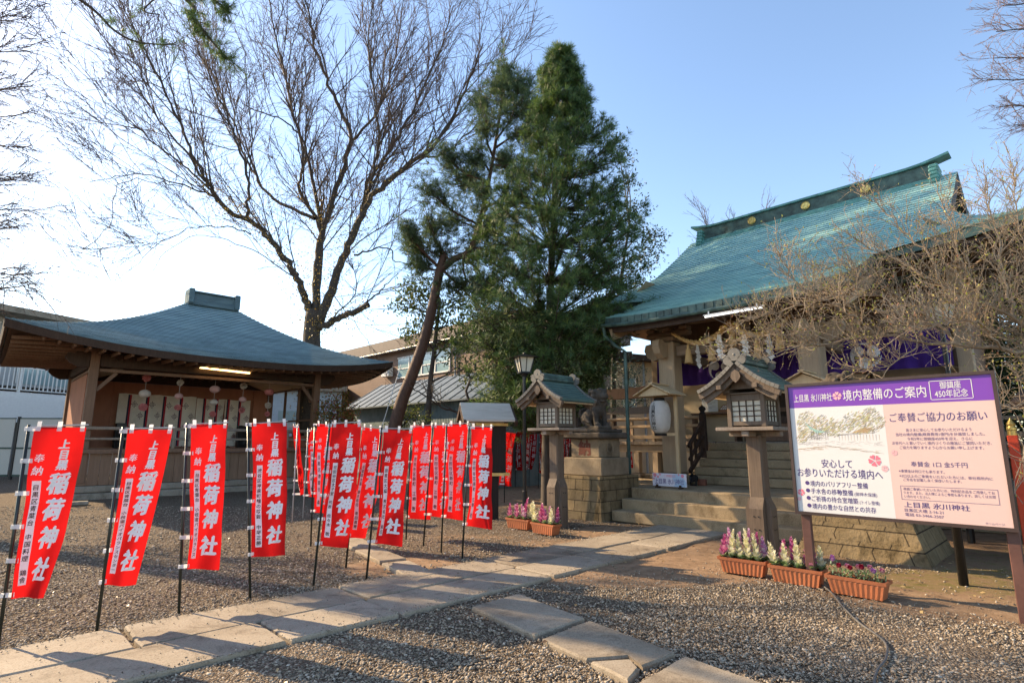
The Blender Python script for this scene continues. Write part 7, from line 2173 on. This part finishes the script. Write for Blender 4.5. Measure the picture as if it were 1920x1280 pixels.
# plum tree with pale budding twigs over the sign board
pb = Vector((8.1, 7.3, 0))
Pl = [([pb + Vector((0, 0, -0.2)), pb + Vector((0.05, 0, 0.9)), pb + Vector((-0.1, 0.05, 1.7)), pb + Vector((-0.35, 0.1, 2.35))], 0.14, 0.09, 0)]
def PL(seq): return [at(x, y, Y) for x, y, Y in seq]
p0 = pb + Vector((-0.2, 0.05, 2.0)); p1 = pb + Vector((-0.35, 0.1, 2.35))
Pl += [([p0] + PL([(1970, 668, 7.3), (1880, 657, 7.3), (1800, 646, 7.5), (1720, 640, 7.6), (1640, 628, 7.8), (1560, 642, 8.0), (1490, 652, 8.0), (1425, 672, 8.0)]), 0.065, 0.010, 1.1),
       ([p1] + PL([(1960, 640, 7.2), (1900, 600, 7.1), (1840, 560, 7.0), (1770, 538, 7.0), (1700, 500, 7.1), (1645, 470, 7.2), (1600, 450, 7.2)]), 0.06, 0.008, 1.2),
       (PL([(1800, 646, 7.5), (1745, 595, 7.7), (1690, 565, 7.8), (1620, 552, 8.0), (1540, 562, 8.1), (1480, 580, 8.2), (1405, 598, 8.2)]), 0.04, 0.007, 1.3),
       (PL([(1640, 628, 7.8), (1602, 592, 7.6), (1560, 570, 7.4), (1505, 540, 7.3), (1475, 500, 7.2), (1462, 465, 7.2)]), 0.026, 0.006, 1.0),
       (PL([(1900, 600, 7.1), (1884, 520, 7.2), (1872, 450, 7.3), (1855, 395, 7.3), (1850, 345, 7.3)]), 0.035, 0.006, 1.0),
       (PL([(1840, 560, 7.0), (1806, 485, 6.8), (1782, 430, 6.7), (1768, 380, 6.7)]), 0.03, 0.006, 1.0),
       (PL([(1770, 538, 7.0), (1730, 465, 7.2), (1690, 425, 7.3), (1650, 385, 7.4), (1618, 350, 7.4)]), 0.026, 0.005, 0.6),
       ([p1] + PL([(1950, 560, 7.3), (1925, 470, 7.4), (1905, 395, 7.5), (1900, 320, 7.5)]), 0.04, 0.007, 1.0),
       ([p0] + PL([(1975, 700, 6.9), (1930, 742, 6.7), (1890, 770, 6.6), (1868, 745, 6.5)]), 0.03, 0.006, 0.7),
       ([p0] + PL([(1990, 800, 6.6), (1930, 830, 6.5), (1898, 935, 6.4)]), 0.02, 0.005, 0.4),
       (PL([(1720, 640, 7.6), (1690, 672, 7.5), (1650, 688, 7.4), (1610, 690, 7.3)]), 0.018, 0.005, 0.9),
       (PL([(1560, 642, 8.0), (1500, 625, 8.3), (1440, 628, 8.4), (1385, 640, 8.4), (1350, 672, 8.3)]), 0.018, 0.005, 0.9),
       (PL([(1690, 565, 7.8), (1640, 520, 8.0), (1585, 505, 8.1), (1530, 505, 8.1)]), 0.02, 0.005, 0.9),
       (PL([(1880, 657, 7.3), (1840, 610, 7.0), (1800, 600, 6.8), (1730, 612, 6.7), (1670, 600, 6.6)]), 0.03, 0.006, 1.2)]
PP = dict(hub=pb + Vector((0, 0, 1.5)), n1=36, t=0.55, r=0.05, up=(-0.03, 0, 0.40), rnd=0.5, L1=(0.18, 0.85), rm=0.0047, rt=0.0021, w1=0.16, bend=(0, 0, 0.03), n2=10, rnd2=0.5, L2=(0.07, 0.34), w2=0.2, n3=1, f0=0.12, jit=0.022, rs=0.62)
o, tr, cr, pw, ptw = bare_tree("plum_tree", "spreading plum tree with pale budding twigs above the sign board", pb, Pl, PP, 'bark_tan', 'bark_tan', 14)
tips = []
for (k, n), L in ptw.g.items():
    for pts, rad in L:
        if RNG.random() < 0.4: tips.append(pts[-1])
        if k > 3 and RNG.random() < 0.12: tips.append(pts[2])
V, F = leaves(np.array(tips), 0.034, npr, 0.5)
np_obj("buds", V, F, M['bud'], o, pb)

# ---- evergreen crowns
def blob_points(blobs, Y, dens, rng, shell=0.5, depth=1.0):
    out = []
    for b in blobs:
        px, py, r = b[:3]; Yb = b[3] if len(b) > 3 else Y
        c = np.array(at(px, py, Yb)); R_ = r * Yb / FPX
        n = max(6, int(dens * R_ * R_ * 4))
        d = rng.normal(size=(n, 3)); d /= np.linalg.norm(d, axis=1, keepdims=True)
        rr_ = R_ * (shell + (1.12 - shell) * rng.random((n, 1)))
        out.append(c + d * rr_ * np.array([1, depth, 0.85]))
    return np.concatenate(out)
def clump(C, k, s, rng):   # k leaves scattered round each clump centre
    return (C[:, None, :] + rng.normal(0, s, (len(C), k, 3))).reshape(-1, 3)
def evergreen(name, label, base, trunk, blobs, Y, mat, size, dens, k, spread, seed, bark='bark', asp=0.45, group=None, limb=True, gap=0.35):
    rng = np.random.default_rng(seed); pr_ = random.Random(seed)
    o = thing(name, label, "shrub" if 'shrub' in name else "tree", base, 0, group)
    w = Wood()
    tp = curve_pts(trunk[0], 6); tp = resample(tp, len(tp)); w.add(tp, taper(trunk[1], trunk[2], len(tp)), 10)
    for b in blobs:
        Yb = b[3] if len(b) > 3 else Y
        c = at(b[0], b[1], Yb); q = min(tp, key=lambda p: (p - (c - Vector((0, 0, 0.5)))).length)
        m_ = q.lerp(c, 0.5) + rv(pr_, 0.12)
        l_ = resample(curve_pts([q, m_, c], 4), 8); w.add(l_, taper(min(0.05, trunk[2] * 0.8), 0.012, 8), 5)
        for j in range(5):
            e = c + rv(pr_, b[2] * Yb / FPX * 0.5); l2 = resample([l_[5], l_[5].lerp(e, 0.5) + rv(pr_, 0.05), e], 5); w.add(l2, taper(0.012, 0.005, 5), 4)
    w.build("trunk", M[bark], o, base)
    C = blob_points(blobs, Y, dens, rng)
    C = C[rng.random(len(C)) > gap * (0.5 + 0.5 * np.sin(C[:, 0] * 3.1 + seed) * np.sin(C[:, 2] * 3.7 + 1))]
    C = clump(C, k, spread, rng)
    V, F = leaves(C, size, rng, asp)
    np_obj("crown", V, F, M[mat], o, base)
    return o
# tall whorled conifer in the middle
cb = gp(1026, 946); CY = cb.y
PRO = [(92, 1047, 1053), (110, 1034, 1066), (150, 1014, 1092), (200, 1000, 1112), (250, 984, 1135), (300, 958, 1166), (350, 930, 1186), (400, 903, 1202), (450, 886, 1214), (500, 876, 1218), (550, 880, 1212), (600, 878, 1196), (650, 885, 1172), (700, 893, 1150), (750, 905, 1130), (795, 930, 1105)]
con = thing("conifer_tree", "tall dense conical conifer with whorled needles in the middle", "tree", cb, 0)
w = Wood(); rng = random.Random(3); npr2 = np.random.default_rng(3)
top = at(1050, 96, CY)
tp = resample([cb + Vector((0, 0, -0.2)), at(1026, 850, CY), at(1030, 600, CY), at(1042, 300, CY), top], 14)
w.add(tp, taper(0.17, 0.02, 14, 0.9), 10)
C, A = [], []
for i in range(1020):
    py = 100 + 690 * (i + rng.random()) / 1020
    l_ = np.interp(py, [q[0] for q in PRO], [q[1] for q in PRO]); r_ = np.interp(py, [q[0] for q in PRO], [q[2] for q in PRO])
    cx, Rm = (l_ + r_) / 2, (r_ - l_) / 2 * CY / FPX
    tipc = at(cx, py, CY); a = i * 2.39996 + rng.uniform(-0.4, 0.4)
    if math.sin(a) > 0.0 and rng.random() < (0.78 if py < 470 else 0.6): continue      # unseen rear side thinned to let sun dapple the porch and roof
    Rm *= rng.uniform(0.62, 1.12) * (1 + 0.13 * math.sin(a * 3 + py * 0.035) + 0.06 * math.sin(py * 0.11))
    tip = tipc + Vector((math.cos(a), math.sin(a), 0)) * Rm
    zt_ = tip.z - Rm * rng.uniform(0.15, 0.45)
    k = min(range(14), key=lambda q: abs(tp[q].z - zt_)); root = tp[k]
    mid_ = root.lerp(tip, 0.55) + Vector((0, 0, -0.08 * Rm)) + rv(rng, 0.05)
    br_ = resample(curve_pts([root, mid_, tip], 4), 7); w.add(br_, taper(0.022, 0.006, 7), 4)
    for j in range(11):
        f = rng.random() ** 0.6; q = min(5, int(f * 6)); p = br_[q].lerp(br_[q + 1], rng.random())
        if f < 0.35: continue
        d = (br_[q + 1] - br_[q]).normalized() + rv(rng, 0.5) + Vector((0, 0, 0.25))
        s_ = p + d.normalized() * rng.uniform(0.05, 0.32)
        w.add([p, p.lerp(s_, 0.5), s_], [0.006, 0.005, 0.004], 3)
        C.append(tuple(s_)); A.append(tuple(d)); 
        if rng.random() < 0.55: C.append(tuple(p.lerp(s_, 0.5))); A.append(tuple(d))
    C.append(tuple(tip)); A.append(tuple((tip - mid_).normalized() + Vector((0, 0, 0.5))))
for k in range(14): C.append(tuple(at(1050 + rng.uniform(-8, 8), 92 + 3 * k, CY))); A.append((rng.gauss(0, .4), rng.gauss(0, .4), 1))
w.build("trunk", M['bark'], con, cb)
V, F = whorls(np.array(C), np.array(A), 18, 0.19, 0.0115, npr2)
np_obj("crown", V, F, M['needle'], con, cb)

# leaning pine left of it
pyY = 17.0
pb2 = at(735, 850, pyY); pb2.z = 0
pine = thing("leaning_pine_tree", "leaning pine with reddish trunk cut at the top and loose blue green needles", "tree", pb2, 0, None)
w = Wood(); rng = random.Random(8); npr3 = np.random.default_rng(8)
tk = curve_pts([pb2 + Vector((-0.4, 0, -0.2))] + PX([(748, 770), (770, 710), (795, 640), (812, 570), (824, 510), (832, 480)], pyY), 6)
w.add(tk, taper(0.21, 0.125, len(tk)), 12)
t2 = curve_pts(PX([(828, 505), (850, 487), (880, 470), (895, 430), (908, 380), (922, 310), (935, 230), (945, 160), (950, 118)], pyY, pyY - 0.6), 5)
w.add(t2, taper(0.12, 0.02, len(t2)), 8)
PBL = [(950, 140, 30), (935, 170, 38), (985, 165, 26), (965, 210, 36), (920, 235, 40), (985, 250, 30), (895, 290, 44), (950, 300, 42), (850, 335, 46), (905, 360, 48), (960, 370, 40), (805, 420, 36), (850, 410, 44), (900, 430, 46), (775, 460, 26), (825, 470, 38), (880, 490, 44), (785, 500, 22), (860, 545, 36), (910, 540, 36), (800, 355, 26), (830, 290, 22), (900, 200, 26), (985, 330, 44), (930, 410, 44), (945, 480, 44), (920, 560, 40), (1000, 210, 24), (880, 330, 40), (760, 430, 18), (940, 620, 36)]
C, A = [], []
allp = tk + t2
for b in PBL:
    c = at(b[0], b[1], pyY - 0.3 + rng.uniform(-1.2, 1.2)); R_ = b[2] * pyY / FPX
    q = min(allp[-len(t2):], key=lambda p: (p - (c + Vector((0, 0, -0.4)))).length)
    l_ = resample(curve_pts([q, q.lerp(c, 0.5) + rv(rng, 0.15), c], 4), 8); w.add(l_, taper(0.045, 0.012, 8), 5)
    for j in range(17):
        e = c + rv(rng, R_ * 0.55) + Vector((0, 0, 0.1)); s0 = l_[rng.randint(3, 7)]
        l2 = resample([s0, s0.lerp(e, 0.5) + rv(rng, 0.06), e], 5); w.add(l2, taper(0.014, 0.006, 5), 4)
        d0 = (l2[-1] - l2[0]).normalized()
        for k in range(11):
            p = l2[rng.randint(1, 4)] + rv(rng, 0.13); C.append(tuple(p)); A.append(tuple(d0 * 0.7 + rv(rng, 0.5) + Vector((0, 0, 0.35))))
w.build("trunk", M['bark_red'], pine, pb2)
V, F = whorls(np.array(C), np.array(A), 15, 0.21, 0.011, npr3, (0.3, 1.6))
np_obj("crown", V, F, M['needle_pine'], pine, pb2)

# pine off the upper left whose bough hangs into the picture
ob = Vector((-8.5, 3.2, 0)); rng = random.Random(6); npr4 = np.random.default_rng(6)
op = thing("overhanging_pine", "pine off the left side whose needled bough hangs in at the top", "tree", ob, 0)
w = Wood()
w.add(resample([ob + Vector((0, 0, -0.2)), ob + Vector((0.2, 0.1, 3)), ob + Vector((0.6, 0.2, 6)), ob + Vector((0.8, 0.4, 8.5))], 9), taper(0.24, 0.12, 9), 10)
C, A = [], []
for seq, r0, tuft in (([(100, -190, 5.0), (345, -5, 6.0), (360, 30, 6.0), (385, 62, 6.05), (415, 98, 6.1), (440, 120, 6.1)], 0.035, 1), ([(-60, -120, 5.0), (153, 2, 6.0), (214, 57, 6.1), (262, 80, 6.15), (330, 84, 6.2)], 0.026, 0.25), ([(345, -5, 6.0), (380, -10, 6.2), (415, 10, 6.3), (425, 22, 6.3)], 0.015, 0.8), ([(320, -25, 6.0), (270, 18, 6.0), (300, 28, 6.0)], 0.012, 0.1)):
    pts = curve_pts(([ob + Vector((0.6, 0.2, 6.2))] if r0 > 0.02 else []) + [at(*q) for q in seq], 6)
    w.add(pts, taper(r0, 0.006, len(pts)), 6)
    n = int(70 * tuft)
    for k in range(n):
        i = rng.randint(int(len(pts) * (0.4 if r0 > 0.02 else 0.1)), len(pts) - 2); p = pts[i]; t_ = (pts[i + 1] - pts[i]).normalized()
        d = t_ * 0.6 + rv(rng, 0.5) + Vector((0.1, 0, -0.1)); e = p + d.normalized() * rng.uniform(0.05, 0.24)
        w.add([p, p.lerp(e, 0.5), e], [0.005, 0.004, 0.003], 3)
        for q in range(3): C.append(tuple(p.lerp(e, rng.uniform(0.4, 1.0)))); A.append(tuple(d))
w.build("trunk", M['bark'], op, ob)
V, F = whorls(np.array(C), np.array(A), 13, 0.085, 0.0035, npr4, (0.2, 1.5))
np_obj("crown", V, F, M['needle'], op, ob)

def vb(px, Y): p = at(px, 800, Y); p.z = 0; return p
b = vb(800, 19.5)
evergreen("evergreen_tree", "olive leaved evergreen behind the leaning pine trunk", b, ([b + Vector((0, 0, -.2)), at(805, 740, 19.5), at(815, 650, 19.5), at(825, 560, 19.5)], 0.14, 0.05), [(780, 560, 34), (752, 575, 24), (800, 600, 36), (842, 590, 42), (780, 625, 28), (870, 560, 34), (845, 650, 36), (880, 620, 38), (885, 690, 34), (800, 540, 30), (765, 540, 20)], 19.5, 'leaf_olive', 0.13, 46, 7, 0.13, 21)
b = vb(1150, 20.5)
evergreen("holly_tree", "dark small leaved evergreen showing at the right side of the conifer", b, ([b + Vector((0, 0, -.2)), at(1150, 700, 20.5), at(1160, 560, 20.5), at(1180, 420, 20.5)], 0.13, 0.04), [(1150, 265, 18), (1168, 300, 20), (1178, 345, 22), (1195, 390, 26), (1200, 440, 30), (1232, 445, 20), (1215, 480, 28), (1190, 500, 34), (1175, 545, 36), (1150, 590, 38), (1195, 545, 22), (1130, 640, 38), (1120, 520, 50), (1130, 420, 45)], 20.5, 'leaf_dark', 0.125, 44, 7, 0.13, 22)
b = vb(1085, 13.4)
evergreen("willow_leaved_tree", "lighter green leafy tree filling the space below the conifer crown", b, ([b + Vector((0, 0, -.2)), at(1082, 760, 13.4), at(1060, 680, 13.4), at(1020, 600, 13.4)], 0.09, 0.03), [(925, 600, 36, 13.6), (950, 560, 34, 13.4), (905, 640, 32, 13.8), (960, 640, 42, 13.2), (925, 690, 36, 13.5), (985, 600, 40, 13.0), (1000, 680, 44, 13.2), (960, 735, 38, 13.6), (1010, 740, 36, 13.8), (1060, 690, 42, 13.0), (1090, 740, 34, 13.3), (1110, 690, 36, 13.2), (1085, 640, 40, 13.4), (1120, 760, 26, 13.6), (925, 755, 28, 14.2), (1060, 760, 26, 13.8), (1095, 600, 36, 13.4)], 13.4, 'leaf_light', 0.105, 85, 10, 0.11, 23, asp=0.24, gap=0.4)
b = vb(1960, 12.0)
evergreen("evergreen_tree", "dark evergreen behind the plum twigs at the right edge", b, ([b + Vector((0, 0, -.2)), at(1955, 740, 12), at(1940, 650, 12), at(1930, 580, 12)], 0.12, 0.05), [(1880, 640, 44), (1915, 600, 46), (1850, 690, 36), (1900, 710, 46), (1870, 770, 40), (1925, 770, 44), (1840, 630, 28), (1950, 680, 60), (1895, 560, 34), (1910, 830, 40), (1960, 560, 60)], 12.0, 'leaf_dark', 0.10, 120, 9, 0.12, 24, gap=0.15)
b = vb(1990, 15.5)
evergreen("evergreen_tree", "second dark evergreen standing farther back at the right edge", b, ([b + Vector((0, 0, -.2)), at(1990, 740, 15.5), at(1985, 620, 15.5)], 0.12, 0.05), [(1960, 560, 60), (2010, 500, 70), (1930, 640, 50), (1990, 660, 70), (1940, 740, 60)], 15.5, 'leaf_dark', 0.12, 90, 9, 0.14, 26, gap=0.1)
b = vb(1178, 20)
evergreen("cypress_shrub", "blue green fine leaved shrub before the plastered house", b, ([b + Vector((0, 0, -.1)), at(1178, 740, 20), at(1178, 690, 20)], 0.05, 0.02), [(1175, 690, 26), (1195, 705, 22), (1160, 720, 26), (1185, 745, 28), (1205, 745, 22), (1160, 760, 24), (1150, 690, 18)], 20, 'leaf_blue', 0.11, 60, 8, 0.1, 27, asp=0.2)
b = vb(632, 20.0)
evergreen("photinia_shrub", "yellow and red leaved shrub beside the stage and the metal shed", b, ([b + Vector((0, 0, -.1)), at(632, 790, 20), at(634, 755, 20)], 0.04, 0.02), [(632, 752, 24), (615, 770, 22), (650, 765, 22), (640, 785, 26), (615, 795, 24), (660, 790, 18)], 20, 'leaf_red', 0.085, 80, 8, 0.09, 28)
b = vb(782, 17.5)
evergreen("green_shrub", "fresh green low shrub growing under the leaning pine before the shed", b, ([b + Vector((0, 0, -.1)), at(780, 800, 17.5), at(778, 770, 17.5)], 0.03, 0.015), [(778, 772, 16), (760, 785, 18), (795, 785, 16), (775, 800, 22), (740, 800, 16), (745, 770, 12)], 17.5, 'leaf_olive', 0.085, 80, 7, 0.08, 29)
b = vb(905, 26)
evergreen("evergreen_tree", "distant evergreen closing the gap behind the lamp post and conifer", b, ([b + Vector((0, 0, -.2)), at(900, 740, 26), at(890, 680, 26)], 0.12, 0.05), [(890, 720, 34), (930, 740, 36), (905, 770, 30), (870, 770, 26), (960, 760, 34)], 26, 'leaf_olive', 0.16, 26, 7, 0.16, 30)
# twisted small bare tree before the shed
tb = vb(890, 16.5)
tl_ = [([tb + Vector((0, 0, -.2))] + PX([(888, 790), (882, 755), (872, 735), (884, 712), (902, 700)], 16.5), 0.075, 0.03, 0.6), (PX([(884, 712), (868, 692), (848, 692), (840, 704)], 16.5), 0.04, 0.012, 0.8), (PX([(880, 780), (850, 770), (815, 755), (785, 735), (765, 720)], 16.5, 15.8), 0.05, 0.012, 1), (PX([(850, 770), (820, 745), (805, 705), (800, 680)], 16.3), 0.025, 0.008, 1), (PX([(902, 700), (915, 680), (905, 665)], 16.5), 0.03, 0.01, 1)]
bare_tree("gnarled_tree", "small gnarled bare tree with a twisted dark trunk before the metal shed", tb, tl_, dict(hub=tb + Vector((0, 0, 1)), n1=2.6, t=0.5, r=0.3, up=(0, 0, 0.25), rnd=0.45, L1=(0.5, 1.1), rm=0.012, rt=0.0048, w1=0.16, bend=(0, 0, 0.02), n2=4, rnd2=0.5, L2=(0.2, 0.5), w2=0.2, n3=1, f0=0.2), 'bark', 'bark', 33)

# a thin litter of fallen leaves
n = 900; Xl = npr.uniform(-6, 7, n); Yl = npr.uniform(3.4, 12, n)
Cl = np.stack([Xl, Yl, np.full(n, 0.022)], -1); al = npr.random(n) * 6.28
dl = np.stack([np.cos(al), np.sin(al), npr.normal(0, 0.15, n)], -1); el_ = np.stack([-np.sin(al), np.cos(al), npr.normal(0, 0.25, n)], -1)
sl_ = npr.uniform(0.012, 0.03, n)[:, None]
Vl = np.stack([Cl - dl * sl_, Cl + el_ * sl_ * 0.45, Cl + dl * sl_, Cl - el_ * sl_ * 0.45 + np.array([0, 0, 0.008])], 1).reshape(-1, 3)
M['leaf_fallen'] = leaf('dry fallen leaves', (0.10, 0.055, 0.025), (0.22, 0.14, 0.06), (0.38, 0.28, 0.13), 0.15)
o = np_obj("fallen_leaves", Vl, np.arange(n * 4).reshape(-1, 4), M['leaf_fallen'])
tag(o, "small dry brown leaves scattered over the gravel and paving", "leaves", kind="stuff")

# the lettering curve used as a tool is not part of the scene
bpy.data.objects.remove(_TO)
bpy.data.curves.remove(_TC)
